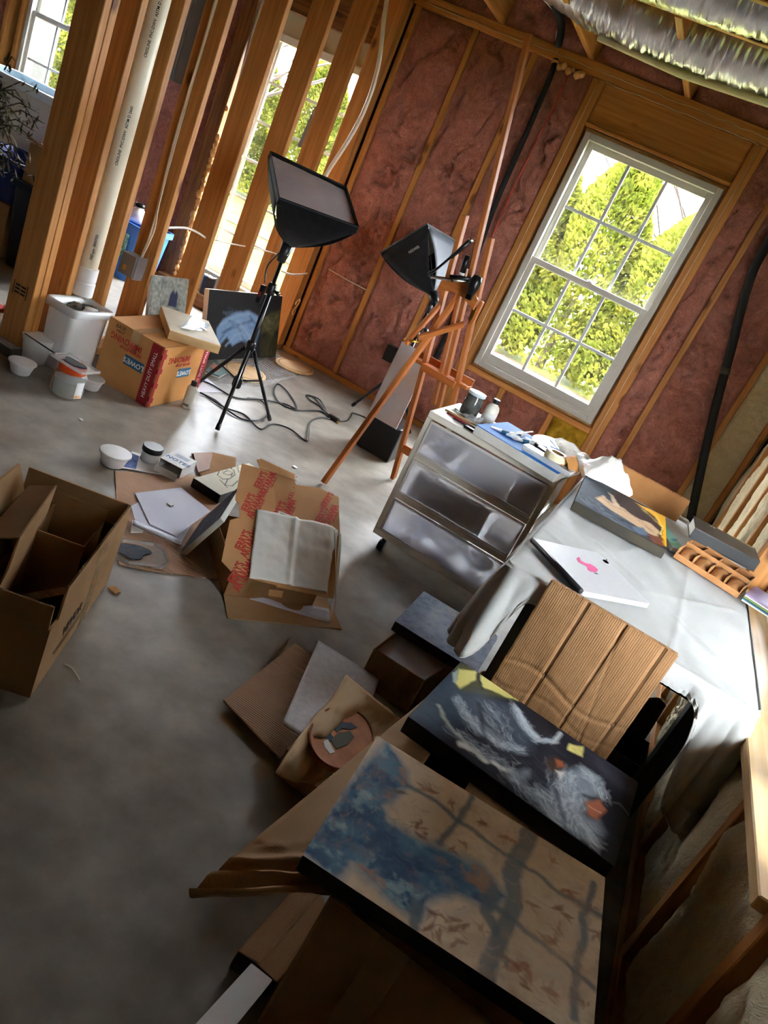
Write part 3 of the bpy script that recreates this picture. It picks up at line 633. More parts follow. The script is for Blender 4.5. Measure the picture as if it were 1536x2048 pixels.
tubeobj('wire_stub', [V((-2.62, 4.15, wxp(510, 497).z)), wxp(525, 500), wxp(548, 506), V((-2.62, 4.5, wxp(556, 510).z))], .004, wht, 'thin white wire ending behind the near softbox', 'cable', 6)
tubeobj('wire_stub', [V((-2.575, 4.54, .57)), V((-2.57, 4.66, .56)), V((-2.56, 4.78, .575)), V((-2.565, 4.86, .585))], .006, wht, 'short white cable stub clipped at the corner post', 'cable', 7)
tubeobj('pex_pipe', [WY(778, -30, 4.46), WY(768, 40, 4.46), WY(757, 130, 4.46), WY(735, 205, 4.46), WY(700, 275, 4.46), WY(655, 345, 4.46), WY(625, 405, 4.46)], .013, plain('pex', (215, 208, 190), .4), 'long pale flexible pipe bowing down beside the corner post', 'pipe', 10)
tubeobj('hook_loop', [(-2.555, 4.845, .36), (-2.545, 4.83, .385), (-2.545, 4.86, .40), (-2.55, 4.875, .37), (-2.55, 4.85, .335), (-2.55, 4.83, .31), (-2.55, 4.85, .285), (-2.55, 4.865, .31), (-2.552, 4.85, .33)], .006, kraft_foam, 'pale looped hook on the corner post', 'hook', 7)
rp = board('rough_post', (-3.66, D-.03, 0), (-3.66, D-.03, ZP0), .11, .10, wood_rough); tag(rp, 'rough weathered timber post beside the tall window', 'post')
fo = thing('foam_seam', 'dried spray foam oozing down the rough post', 'spray foam', (-3.60, D-.06, .1))
rg = random.Random(4)
for i in range(26):
    z = .12+i*.05; r = rg.uniform(.012, .028)
    if z > 1.15 and rg.random() < .5: continue
    MB().lathe([(0, -r*1.6), (r*.7, -r), (r, 0), (r*.7, r), (0, r*1.6)], (-3.595+rg.uniform(-.008, .008), D-.07, z), 8).obj('foam_blob', kraft_foam, fo, smooth=True)
tubeobj('conduit', [WY(530, -30, D-.06), WY(450, 280, D-.06), WY(368, 560, D-.06), V((-3.50, D-.06, .0))], .017, plain('grey_conduit', (178, 172, 160), .45), 'pale grey conduit running down beside the rough post', 'conduit', 10, 2)
# tin on the dark base ledge
ledge = MB().box((-3.68, D-.16, 0), (-2.74, D-.022, .10)).obj('ledge_board', wood_rough); tag(ledge, 'dark wooden ledge at the foot of the tall window', 'ledge')
ca = thing('can', 'black can with silver lid on the ledge under the tall window', 'can', (-3.285, D-.09, .10))
MB().lathe([(.045, 0), (.046, .005), (.046, .13), (.044, .132)], (-3.285, D-.09, .10), 20).obj('body', black, ca, smooth=True, angle=.6)
MB().lathe([(.047, .132), (.047, .142), (.04, .143), (.04, .138), (0, .138)], (-3.285, D-.09, .10), 20).obj('lid', chrome, ca, smooth=True, angle=.6)
gc = sheet('grey_card', [WY(630, 213, D+.067), WY(663, 225, D+.067), WY(634, 306, D+.067), WY(595, 293, D+.067)], .004, plain('grey_board', (120, 118, 118), .7)); tag(gc, 'grey rectangular card fixed against the tall window', 'card')
# back wall services
tubeobj('black_hose', [WY(1112, 118, D-.02), WY(1098, 160, D-.03), WY(1062, 245, D-.03), WY(1020, 340, D-.035), WY(988, 415, D-.035), WY(950, 520, D-.03), WY(905, 640, D-.03), WY(860, 740, D-.02)], .017, rubber, 'black sleeved pipe behind the easel left of the window', 'pipe', 10)
tubeobj('red_wire', [WY(1142, 140, D-.015), WY(1080, 270, D-.02), WY(1030, 370, D-.02), WY(980, 482, D-.02)], .004, plain('red_wire', (190, 60, 30), .5), 'thin red wire hanging over the pink insulation', 'wire', 6)
tubeobj('black_pipe', [WY(1555, 455, D-.05), WY(1528, 500, D-.06), WY(1505, 545, D-.06), WY(1482, 620, D-.05), WY(1462, 700, D-.05), WY(1440, 780, D-.05), WY(1420, 860, D-.05), WY(1400, 950, D-.05), WY(1385, 1020, D-.05), WY(1370, 1100, D-.05)], .026, rubber, 'thick black sleeved pipe right of the window', 'pipe', 14)
pb = tag(MB().tube([WY(1453, 735, D-.05), WY(1449, 748, D-.05)], .028, 14).obj('tape_band', plain('dark_green_tape', (58, 56, 44), .5), smooth=True), 'strip of tape wrapped around the thick black pipe', 'tape')
ob = MB().box((-1.83, D-.03, .30), (-1.755, D+.03, .41)).obj('outlet_box', black, bevel=.004); tag(ob, 'black outlet box sunk in the insulation by the far softbox', 'electrical box')
tubeobj('thin_cable', [WY(657, 538, D-.035), WY(690, 557, D-.03), WY(733, 580, D-.01)], .004, cable_m, 'thin cable lying across the pink insulation', 'cable', 6)
sf = thing('foam_plug', 'crumbly foam plug where the black pipe enters the top plate', 'spray foam', WY(1118, 130, D-.02))
for i in range(7):
    c = WY(1110+i*9, 124+i*4+(i % 2)*6, D-.02); r = random.uniform(.014, .028)
    MB().lathe([(0, -r), (r*.8, -r*.5), (r, .2*r), (0, r)], c, 8).obj('foam_blob', kraft_foam, sf, smooth=True)
# foil ducts
m, nt, b = newmat('foil'); b.inputs['Metallic'].default_value = .9; b.inputs['Roughness'].default_value = .3; b.inputs['Base Color'].default_value = (.6, .6, .62, 1)
tc = nt.nodes.new('ShaderNodeTexCoord'); mp = nt.nodes.new('ShaderNodeMapping'); mp.inputs['Scale'].default_value = (34, 7, 7); nn = nt.nodes.new('ShaderNodeTexNoise'); nn.inputs['Scale'].default_value = 2.2; nn.inputs['Detail'].default_value = 6
bp = nt.nodes.new('ShaderNodeBump'); bp.inputs['Strength'].default_value = .5; bp.inputs['Distance'].default_value = .01
nt.links.new(tc.outputs['Object'], mp.inputs[0]); nt.links.new(mp.outputs[0], nn.inputs[0]); nt.links.new(nn.outputs[0], bp.inputs['Height']); nt.links.new(bp.outputs[0], b.inputs['Normal'])
foil = m
def duct(nm, pts, r, lb):
    P = smooth_path(pts, 60); rs = [r*(1+.008*math.sin(i*1.7)) for i in range(len(P))]
    t = thing(nm, lb, 'duct', P[0]); b_ = MB().tube(P, rs, 56); cnt = len(P)
    for i in range(cnt):
        for j in range(56):
            k = i*56+j; v_ = V(b_.v[k]); c_ = P[i]; d_ = v_-c_; a_ = 2*math.pi*j/56
            f_ = 1+.065*fbm(V((v_.x*70, math.cos(a_)*2.2+9, math.sin(a_)*2.2)), 4)+.035*abs(fbm(V((v_.x*9, math.cos(a_)*3, math.sin(a_)*3+4)), 3)); b_.v[k] = tuple(c_+d_*f_)
    b_.obj('foil_sleeve', foil, t, smooth=True); return t
d1 = duct('foil_duct', [(-2.3, 4.28, 2.70), (-1.75, 4.24, 2.62), (-1.25, 4.20, 2.52), (-.75, 4.15, 2.49), (-.2, 4.13, 2.51), (.5, 4.15, 2.54)], .155, 'thick foil wrapped flexible duct nearest the window wall')
MB().tube([(-1.2, 4.20, 2.352), (-.75, 4.15, 2.322), (-.2, 4.13, 2.342), (.5, 4.15, 2.372)], .022, 8).obj('seam_strip', mat('duct_fleece', (222, 216, 170), (200, 194, 150), rough=.9), d1, smooth=True)
d2 = duct('foil_duct', [(-2.2, 3.51, 2.56), (-1.4, 3.51, 2.50), (-.8, 3.51, 2.48), (-.2, 3.51, 2.50), (.5, 3.51, 2.5)], .125, 'second foil duct tucked between two ceiling joists')
MB().tube([(-.37, 3.51, 2.495), (-.33, 3.51, 2.497)], .135, 24).obj('strap', black, d2, smooth=True)
tubeobj('black_hose', [(-1.95, 4.3, 2.62), (-1.72, 4.6, 2.56), (-1.62, 4.8, 2.50), (-1.60, 4.90, 2.40)], .022, rubber, 'black pipe bending down through the top plate', 'pipe', 10)
tubeobj('ceiling_wire', [(-2.2, 4.4, 2.62), (-1.85, 4.6, 2.56), (-1.66, 4.82, 2.52), (-1.63, 4.9, 2.42)], .005, wht, 'white wire drooping beside the black pipe under the ceiling', 'wire', 6)

# ------------------------------------------------------------------ lights on tripods
diff_m = mat('softbox_diffuser', (232, 224, 228), (214, 206, 212), rough=.8, scale=4, bump=.3, bscale=9, bdist=.02)
sb_lit_pipe = plain('softbox_lit_side_piping', (66, 69, 76), .6, spec=.3)  # grey for piping, and window light painted onto one black side panel
def light_stand(base, ang, zh, ztop, spread, lb, up=0.0):
    bx, by = base; t = thing('light_stand', lb, 'light stand', (bx, by, 0))
    MB().lathe([(.012, zh-.18), (.012, zh+.35), (.0095, zh+.35), (.0095, ztop)], (bx, by, 0), 12).obj('pole', blackm, t, smooth=True)
    for z in (zh+.30, zh+.0): MB().lathe([(.021, z), (.023, z+.01), (.023, z+.045), (.018, z+.055)], (bx, by, 0), 14).obj('collar', black, t, smooth=True)
    MB().lathe([(.02, zh-.20), (.024, zh-.19), (.024, zh-.15), (.018, zh-.14)], (bx, by, 0), 14).obj('lower_collar', black, t, smooth=True)
    kb = MB().tube([(bx+.02, by-.0, zh+.325), (bx+.055, by-.02, zh+.325)], [.006, .012], 8).obj('knob', black, t, smooth=True)
    for k, a in enumerate(ang):
        e = V((bx+spread*math.cos(a), by+spread*math.sin(a), .012)); s = V((bx+.025*math.cos(a), by+.025*math.sin(a), zh+.01))
        lg = MB().tube([s, e], .0095, 10).obj('leg', blackm, t, smooth=True)
        MB().tube([e+(s-e)*.0, e+(s-e).normalized()*.03], .012, 10).obj('rubber_foot', black, lg, smooth=True)
        m_ = s+(e-s)*.42; MB().tube([(bx+.02*math.cos(a), by+.02*math.sin(a), zh-.16), m_], .005, 6).obj('brace', blackm, lg, smooth=True)
        MB().tube([m_-V((0, 0, .008)), m_+V((0, 0, .008))], .006, 6).obj('rivet', chrome, lg, smooth=True)
    return t
c1 = V((-1.885, 3.29, 0))
st1 = light_stand((c1.x, c1.y), [math.atan2(3.062-c1.y, -1.768-c1.x), math.atan2(3.545-c1.y, -1.752-c1.x), math.atan2(.12, -1)], .36, .84, .27, 'black tripod light stand in the middle of the floor')
def softbox(nm, lb, apex, corners, diffm, parts):
    t = thing(nm, lb, 'softbox', apex); A = V(apex); P = [V(p) for p in corners]; n = len(P); cen = sum(P, V())/n; ax = (cen-A).normalized()
    for i in range(n):
        a, c = P[i], P[(i+1) % n]; a0 = A+(a-A).normalized()*.03; c0 = A+(c-A).normalized()*.03; mid = (a+c)/2; out = (mid-cen).normalized()
        nrm = (a-A).cross(c-A).normalized(); nrm = nrm if nrm.dot(cen-A-(mid-A)) < 0 else -nrm
        def fn(u, v): 
            e = a0.lerp(c0, u).lerp(a.lerp(c, u), v); return e + nrm*(.028*math.sin(math.pi*v)*1.0)
        o = MB().grid(fn, 6, 8).obj('side_panel', parts[i], t, smooth=True, fix=False); solid(o, .002)
        b = MB().prism([a, c, c+ax*.03, a+ax*.03], -out*.003).obj('rim_band', blackfab, t)
        MB().tube([a0.lerp(a, k/6)+(a-A).cross(ax).cross(a-A).normalized()*(-.0) for k in range(7)], .0025, 6).obj('rib', blackm, t)
    def df(u, v): return (P[0].lerp(P[1], u)).lerp(P[3].lerp(P[2], u), v)+ax*(.012+.012*math.sin(math.pi*u)*math.sin(math.pi*v)+.004*fbm(V((u*4, v*4, 2)), 3))
    MB().grid(df, 24, 18).obj('diffuser', diffm, t, smooth=True, fix=False)
    MB().tube([P[0]+ax*.024, P[1]+ax*.024, P[2]+ax*.024, P[3]+ax*.024, P[0]+ax*.024], .0035, 6).obj('rim_piping', sb_lit_pipe, t)
    MB().tube([A-ax*.07, A+ax*.03], [.02, .032], 12).obj('lamp_socket', black, t, smooth=True)
    return t
s1 = softbox('softbox', 'near softbox with a wrinkled grey diffuser tilted up beside the stud wall', (-1.885, 3.29, .89), [WY(553, 407, 3.14), WY(712, 466, 3.14), WY(688, 385, 3.50), WY(536, 313, 3.50)], diff_m, [blackfab]*4)
st1_neck = MB().tube([(c1.x, c1.y, .83), (c1.x+.012, c1.y-.01, .87)], .014, 10).obj('tilt_head', black, st1, smooth=True)
pk = thing('cord_switch', 'black inline cord switch clipped on the near light stand', 'switch', (c1.x-.03, c1.y-.015, .64))
MB().box((c1.x-.045, c1.y-.03, .60), (c1.x-.022, c1.y-.006, .69)).obj('housing', black, pk, bevel=.005); MB().box((c1.x-.04, c1.y-.033, .63), (c1.x-.028, c1.y-.03, .655)).obj('button', red_dk, pk)
tubeobj('stand_cord', [(c1.x-.01, c1.y-.02, .87), (c1.x-.05, c1.y-.02, .78), (c1.x-.034, c1.y-.018, .70)], .0035, black, 'black cord hanging from the near softbox lamp socket', 'cord', 6)
c2 = V((-1.505, 4.44, 0))
st2 = light_stand((c2.x, c2.y), [math.atan2(4.261-c2.y, -1.468-c2.x), math.atan2(4.586-c2.y, -1.823-c2.x), math.atan2(4.68-c2.y, -1.33-c2.x)], .36, .80, .27, 'black tripod light stand behind the easel')
A2 = V((-1.50, 4.43, .875)); Bc = V((-1.64, 4.25, 1.22)); Ac = V((-1.895, 4.39, .955)); Cc = V((-1.60, 4.66, 1.195))
s2 = softbox('softbox', 'far softbox seen from behind with a side panel coloured as lit next to the easel', A2, [Ac, Bc, Cc, Ac+(Cc-Bc)], diff_m, [blackfab, sb_lit_pipe, blackfab, blackfab])
MB().tube([(c2.x, c2.y, .78), A2-V((0, 0, .03))], .014, 10).obj('tilt_head', black, st2, smooth=True)
bl = WY(805, 513, 4.20); 
_fm = frame(A2.lerp((Ac*.35+Bc*.65), .80)+V((-.0, -.035, .0)), Bc-Ac, (Bc-A2)); text('NEEWER', _fm, .022, plain('light_print', (200, 200, 200), .5), s2)

# cords on the floor
cord_m = plain('black_cord', (22, 21, 21), .45)
def cord(pts, lb, r=.0045):
    return tubeobj('power_cord', [F(x, y, r+.0005+.004*(i % 2)) for i, (x, y) in enumerate(pts)], r, cord_m, lb, 'cord', 7, 7)
cord([(400, 760), (425, 770), (470, 795), (520, 800), (535, 825), (520, 840), (485, 838), (455, 820), (430, 800), (400, 785)], 'black power cord coiled around the near tripod foot')
cord([(410, 790), (450, 815), (490, 830), (520, 858), (545, 848), (580, 858), (612, 882), (617, 870), (620, 845), (640, 835), (660, 838)], 'black power cord running from the near tripod to the plug')
cord([(495, 796), (530, 800), (570, 808), (592, 818), (590, 805), (572, 780), (555, 768), (548, 785), (562, 808), (595, 820), (640, 822), (660, 836)], 'looped black cord lying right of the near tripod')
cord([(612, 790), (625, 793), (640, 808), (655, 828), (640, 812), (620, 800), (613, 790), (640, 800), (660, 835), (690, 842), (702, 832), (706, 826), (730, 835), (745, 848), (765, 850)], 'black cord trailing toward the far light stand')
pl = thing('plug', 'black plug joining two cords on the floor', 'plug', F(664, 838))
MB().box(F(658, 833)+V((0, 0, .001)), F(668, 845)+V((.01, .02, .022))).obj('body', black, pl, bevel=.004)
for s in (0, .012): MB().box(F(668, 845)+V((.01, .004+s, .008)), F(668, 845)+V((.026, .006+s, .014))).obj('prong', brass, pl)

# ------------------------------------------------------------------ easel, seen from behind
ez = thing('easel', 'tall wooden easel standing in front of the window wall', 'easel', (-1.0, 3.6, 0))
uA0, uA1 = V((-1.054, 3.735, 0)), V((-1.195, 3.46, 1.36)); uB0, uB1 = V((-.81, 3.715, 0)), V((-1.035, 3.44, 1.32))
board('upright', uA0+V((0, 0, .012)), uA1, .022, .042, wood_dk, ez, side=(1, 0, 0)); board('upright', uB0+V((0, 0, .012)), uB1, .022, .042, wood_dk, ez, side=(1, 0, 0))
board('rear_leg', V((-1.199, 3.173, .012)), V((-1.085, 3.535, 1.06)), .022, .042, wood_dk, ez, side=(1, 0, 0))
m0, m1 = V((-.965, 3.62, .50)), V((-1.205, 3.29, 2.06))
board('mast', m0, m1, .020, .040, wood_dk, ez, side=(1, 0, 0)); board('mast_channel', m0+V((-.03, 0, 0)), m0.lerp(m1, .42)+V((-.03, 0, 0)), .018, .03, wood_dk, ez, side=(1, 0, 0)); 
def onA(z): return uA0.lerp(uA1, z/1.36)
def onB(z): return uB0.lerp(uB1, z/1.32)
ar = [] 
ca_, cb_ = onA(1.06), onB(1.06)
for i in range(13):
    u = i/12; ar.append(ca_.lerp(cb_, -.1+1.2*u)+V((0, -.025, .05*math.sin(math.pi*u))))
arr = ar+[p-V((0, 0, .05+.02*math.sin(math.pi*k/12))) for k, p in reversed(list(enumerate(ar)))]
MB().prism(arr, (0, -.02, 0)).obj('arched_crossbar', wood_dk, ez, bevel=.002)
board('tray', onA(.66)+V((-.06, .02, 0)), onB(.66)+V((.06, .02, 0)), .075, .02, wood_dk, ez, side=(0, 1, 0)); board('tray_lip', onA(.66)+V((-.06, .055, .015)), onB(.66)+V((.06, .055, .015)), .012, .05, wood_dk, ez, side=(0, 1, 0))
board('lower_rail', onA(.20), onB(.20), .02, .045, wood_dk, ez, side=(0, 1, 0)); board('middle_rail', onA(.66)+V((0, -.03, -.01)), onB(.66)+V((0, -.03, -.01)), .02, .036, wood_dk, ez, side=(0, 1, 0))
board('brace_arm', onA(.95)+V((.0, -.02, 0)), V((-1.155, 3.31, .76)), .018, .03, wood_dk, ez, side=(1, 0, 0)); board('brace_arm', onB(.93)+V((-.03, -.02, 0)), V((-1.12, 3.33, .80)), .018, .03, wood_dk, ez, side=(1, 0, 0))
MB().tube([(-1.17, 3.31, .77), (-1.10, 3.33, .79)], .006, 8).obj('pivot_bolt', brass, ez, smooth=True)
q = onB(.99); MB().box((q.x-.0, q.y-.035, q.z-.03), (q.x+.024, q.y-.022, q.z+.03)).obj('clamp_block', brass, ez, bevel=.003)
board('slide_strip', onB(1.0)+V((.02, -.02, -.05)), onB(1.0)+V((.02, -.02, .06)), .016, .03, wood_dk, ez)
# clamp lamp arm on the easel
la = thing('clamp_lamp', 'black and chrome swing arm lamp clamped on the easel', 'lamp', onB(1.08))
e0 = WY(945, 565, 3.42); e1 = WY(858, 553, 3.38); e2 = WY(940, 482, 3.34)
MB().tube([e0, e0.lerp(e1, .96)], .0075, 10).obj('lower_arm', chrome, la, smooth=True); MB().tube([e0+V((0, 0, .014)), e0.lerp(e1, .55)+V((0, 0, .014))], .0085, 10).obj('arm_sleeve', black, la, smooth=True)
MB().tube([e0.lerp(e1, .44), e0.lerp(e1, .48)], .011, 10).obj('arm_band', black, la, smooth=True)
MB().tube(smooth_path([e1, e1+V((-.006, 0, .014)), e1.lerp(e2, .12)+V((0, 0, .008)), e1.lerp(e2, .5)+V((0, 0, .004)), e2], 5), .006, 8).obj('upper_arm', blackm, la, smooth=True)
MB().tube([e1.lerp(e2, .55), e2], [.009, .011], 10).obj('lamp_head', blackm, la, smooth=True); MB().tube([e2, e2+(e2-e1)*.04], .011, 10).obj('head_cap', chrome, la, smooth=True)
MB().lathe([(0, -.05), (.02, -.045), (.028, -.01), (.028, .015), (.02, .04), (0, .042)], e0+V((.012, 0, -.005)), 14).obj('joint', black, la, smooth=True)
MB().box(e0+V((0, -.012, -.075)), e0+V((.028, .012, -.02))).obj('clamp', black, la, bevel=.004)
mk = thing('marker', 'black marker standing on the easel crossbar', 'marker', onA(1.1)+V((.06, -.03, 0)))
q = WY(925, 545, 3.44); MB().tube([q, q+V((-.008, -.01, .075))], .014, 12).obj('barrel', black, mk, smooth=True); MB().tube([q+V((.001, .001, -.012)), q], .013, 12).obj('tip_cap', white_pl, mk, smooth=True)
wbp = [WY(800, 700, 3.95), WY(868, 735, 3.95), WY(838, 858, 3.95), WY(797, 808, 3.95)]
wb = sheet('art_board', [V((-1.43, 4.03, .63)), V((-1.24, 4.03, .63)), V((-1.20, 3.88, .215)), V((-1.39, 3.88, .215))], .006, paper_blue); tag(wb, 'plain white panel leaning behind the easel', 'panel')
# ------------------------------------------------------------------ left floor cluster
def cup(nm, lb, c, rb, rt, h, mt, cat='cup', ribs=True, group=None, fill=None):
    t = thing(nm, lb, cat, c, group); c = V(c); w = .0022
    MB().lathe([(rb*.9, 0), (rb, .004), (rb+(rt-rb)*.78, h*.78), (rt*.985, h*.79), (rt, h*.985)], c, 30).obj('body', mt, t, smooth=True, angle=.9) if False else None
    b = MB(); b.open = True
    b.lathe([(0, .001), (rb*.92, .001), (rb, .004), (rb+(rt-rb)*.8, h*.80), (rt*.99, h*.81), (rt, h-.004), (rt+.004, h-.003), (rt+.004, h), (rt-w, h), (rt-w-.003, h*.82), (rb+(rt-rb)*.78-w, h*.78), (rb-w, .006), (0, .006)], c, 32)
    b.obj('body', mt, t, smooth=True, angle=.9)
    MB().lathe([(rt, h-.006), (rt+.0045, h-.005), (rt+.0045, h), (rt, h+.001)], c, 32).obj('rim', mt, t, smooth=True)
    if fill:
        r = rb+(rt-rb)*fill[0]; MB().lathe([(0, h*fill[0]-.001), (r-.004, h*fill[0]-.001), (r-.004, h*fill[0]), (0, h*fill[0])], c, 24).obj('contents', fill[1], t)
    return t
gritty = mat('murky_water', (70, 66, 60), (96, 92, 86), rough=.2)
def fp(x, y, z=0.0): return F(x, y, z)
cup('deli_container', 'tall white plastic tub with a stick laid across it', fp(66, 722), .05, .066, .122, white_pl, 'tub')
cup('small_cup', 'small white cup at the far left of the floor cluster', fp(40, 746), .039, .054, .056, white_pl)
cup('small_cup', 'small white cup with dark water right of the glass jar', fp(180, 777), .037, .05, .055, white_pl, fill=(.72, gritty))
cup('small_cup', 'small white cup beside the flattened cardboard', fp(224, 929), .042, .057, .056, white_pl)
p0, p1 = fp(66, 722)+V((-.05, -.03, .124)), fp(140, 762)+V((0, 0, .15))
stk = MB().tube([F(50, 667, .13), F(110, 707, .135)], .003, 7).obj('stick', black, smooth=True); tag(stk, 'thin black stick resting on the tall white tub', 'stick')
# glass jar with orange lid
jar_gl = clear('jar_glass', (225, 230, 228), .05, .72); water_m = clear('water', (205, 208, 196), .05, .55)
jc = fp(131, 789)
j = thing('glass_jar', 'clear round jar of water with an orange screw ring', 'jar', jc)
b = MB(); b.open = True; b.lathe([(0, .001), (.055, .001), (.066, .008), (.069, .02), (.069, .095), (.064, .108), (.052, .118), (.052, .122)], jc, 32); b.obj('glass', jar_gl, j, smooth=True)
MB().lathe([(0, .006), (.058, .006), (.064, .015), (.064, .078), (0, .078)], jc, 28).obj('water', water_m, j, smooth=True, angle=.6)
b = MB(); b.open = True; b.lathe([(.056, .112), (.058, .114), (.058, .142), (.055, .145), (.045, .145), (.045, .138), (.052, .136), (.052, .116)], jc, 32); b.obj('screw_ring', plain('orange_plastic', (225, 82, 22), .35), j, smooth=True, angle=.7)
def arc_label(a0, a1, z0, z1, mt, nm='paper_label'):
    return MB().grid(lambda u, v: (jc.x+.0698*math.cos(a0+(a1-a0)*u), jc.y+.0698*math.sin(a0+(a1-a0)*u), jc.z+z0+(z1-z0)*v), 10, 1).obj(nm, mt, j, smooth=True, fix=False)
arc_label(-.35, .25, .015, .09, paper); arc_label(-2.6, -1.95, .012, .10, mat('orange_label', (200, 110, 40), (120, 70, 40), scale=60)); arc_label(-.33, .2, .016, .03, plain('label_orange', (230, 150, 40), .5), 'label_stripe')
tr = thing('clear_tray', 'clear plastic tray with dark paint lying on the orange jar ring', 'tray', jc+V((0, 0, .146)))
clr = clear('clear_plastic', (235, 238, 238), .08, .70)
tb = MB().box((jc.x-.085, jc.y-.055, jc.z+.147), (jc.x+.10, jc.y+.055, jc.z+.150)); tb.obj('tray_base', clr, tr)
for lo, hi in (((-.085, -.055), (.10, -.050)), ((-.085, .050), (.10, .055)), ((-.085, -.05), (-.08, .05)), ((.095, -.05), (.10, .05))):
    MB().box((jc.x+lo[0], jc.y+lo[1], jc.z+.150), (jc.x+hi[0], jc.y+hi[1], jc.z+.158)).obj('tray_rim', clr, tr)
MB().prism([(jc.x+.052*math.cos(a)*(1+.25*math.sin(3*a)), jc.y+.036*math.sin(a)*(1+.2*math.cos(2*a)), jc.z+.1505) for a in [k*.3142 for k in range(20)]], (0, 0, .004)).obj('dark_paint', mat('dark_paint', (42, 44, 50), (30, 30, 34), rough=.3), tr)
# waste bin
bn = thing('waste_bin', 'white rectangular waste bin with a plastic liner beside the studs', 'waste bin', (-2.495, 2.80, 0))
def rrect(x0, x1, y0, y1, r, n=5):
    pts = []
    for cx, cy, a in ((x1-r, y0+r, -90), (x1-r, y1-r, 0), (x0+r, y1-r, 90), (x0+r, y0+r, 180)):
        for k in range(n+1): an = math.radians(a+90*k/n); pts.append((cx+r*math.cos(an), cy+r*math.sin(an)))
    return pts
def loft(rings, close=True):
    b = MB(); n = len(rings[0])
    for rg_ in rings: b.v += [tuple(p) for p in rg_]
    for i in range(len(rings)-1):
        for k in range(n): b.f.append((i*n+k, i*n+(k+1) % n, (i+1)*n+(k+1) % n, (i+1)*n+k)); b.m.append(0)
    if close: b.f.append(tuple(range(n-1, -1, -1))); b.m.append(0)
    return b
bx0, bx1, by0, by1 = -2.575, -2.405, 2.665, 2.905
def bring(z, e, x0=bx0, x1=bx1, y0=by0, y1=by1): return [(x, y, z) for x, y in rrect(x0+e, x1-e, y0+e, y1-e, .025)]
loft([bring(.002, .014), bring(.02, .012), bring(.285, .004), bring(.288, -.004), bring(.305, -.004), bring(.305, .004), bring(.285, .008), bring(.03, .018), bring(.012, .024)]).obj('body', white_pl, bn, smooth=True, angle=.5)
linr = clear('bin_liner', (225, 228, 228), .25, .45)
loft([[(x+.004*fbm(V((x*60, y*60, 0)), 2), y, z) for x, y, z in bring(.272, -.008)], bring(.306, -.0075), bring(.311, .0), bring(.30, .012), bring(.12, .03)], False).obj('bag_liner', linr, bn, smooth=True)
tb = thing('trash', 'crumpled dark trash inside the white waste bin', 'trash', (-2.50, 2.80, .20))
rg = random.Random(5)
for i in range(7):
    c = V((-2.495+rg.uniform(-.03, .03), 2.80+rg.uniform(-.07, .07), .248+rg.uniform(-.01, .025)))
    b = MB(); b.lathe([(0, -.03), (.03, -.02), (.038, 0), (.028, .02), (0, .028)], (0, 0, 0), 9); b.v = [tuple(V(v)*(1+.5*fbm(V(v)*40+c*9, 3))+c) for v in b.v]
    b.obj('scrap', [mat('dark_scrap', (70, 72, 66), (40, 42, 40), scale=40), paper, gritty][i % 3] if i < 3 else MATS['dark_scrap'], tb)
# glass bottles at the very left
for i, (x, y, r, h, lb) in enumerate([(4, 600, .032, .16, 'tall clear glass bottle cut off by the left picture edge'), (-6, 668, .045, .12, 'clear jar with a red lid at the left picture edge')]):
    c = F(x, y, .0); c = V((c.x-.02, c.y, 0)) if i else V((-2.62, 2.40, 0)); t = thing('glass_bottle', lb, 'bottle', c)
    if i == 0: c = F(2, 672, 0); t.location = c; INV[t.name] = Matrix.Translation(-c)
    b = MB(); b.open = True; b.lathe([(0, .001), (r, .001), (r, h*.75), (r*.6, h*.86), (r*.6, h*.96), (r*.7, h*.97), (r*.7, h)], c, 24); b.obj('glass', jar_gl, t, smooth=True)
    if i: MB().lathe([(r*.75, h*.93), (r*.8, h*.94), (r*.8, h*1.08), (0, h*1.09)], c, 24).obj('lid', red_ink, t, smooth=True, angle=.6)
dkb = thing('dark_crate', 'low dark box on the floor at the foot of the leftmost stud', 'box', F(25, 705))
q = F(10, 705); MB().box((q.x-.12, q.y-.03, 0), (q.x+.06, q.y+.10, .045)).obj('body', plain('dark_brown_box', (60, 50, 44), .6), dkb, bevel=.004); MB().box((q.x-.10, q.y-.025, .045), (q.x+.055, q.y+.095, .050)).obj('lid', clr, dkb)
# moving box
lb0, lbu, lbv = V((-2.044, 2.863, 0)), V((-1, -.045, 0)).normalized(), V((-.105, .995, 0)).normalized(); LW, LD, LH = .325, .425, .305
mvb = thing('moving_box', 'taped moving carton with upside down red lettering', 'box', lb0+lbu*.16+lbv*.2)
def lp(a, c, z): return lb0+lbu*a+lbv*c+V((0, 0, z))
kr2 = mat('moving_box_board', (206, 150, 92), (194, 136, 78), rough=.75, scale=5, spec=.25)
for nm, ps, off in (('side_panel', [(0, 0, 0), (LW, 0, 0), (LW, 0, LH), (0, 0, LH)], lbv*.004), ('side_panel', [(0, 0, 0), (0, LD, 0), (0, LD, LH), (0, 0, LH)], lbu*.004), ('side_panel', [(LW, 0, 0), (LW, LD, 0), (LW, LD, LH), (LW, 0, LH)], -lbu*.004), ('side_panel', [(0, LD, 0), (LW, LD, 0), (LW, LD, LH), (0, LD, LH)], -lbv*.004), ('base_panel', [(0, 0, 0), (LW, 0, 0), (LW, LD, 0), (0, LD, 0)], V((0, 0, .004)))):
    MB().prism([lp(*p) for p in ps], off).obj(nm, kr2, mvb)
for a0, a1 in ((0, LW/2-.001), (LW/2+.001, LW)): MB().prism([lp(a0, 0, LH), lp(a1, 0, LH), lp(a1, LD, LH), lp(a0, LD, LH)], V((0, 0, -.004))).obj('top_flap', kr2, mvb)
tape_m = clear('packing_tape', (215, 180, 130), .15, .6)
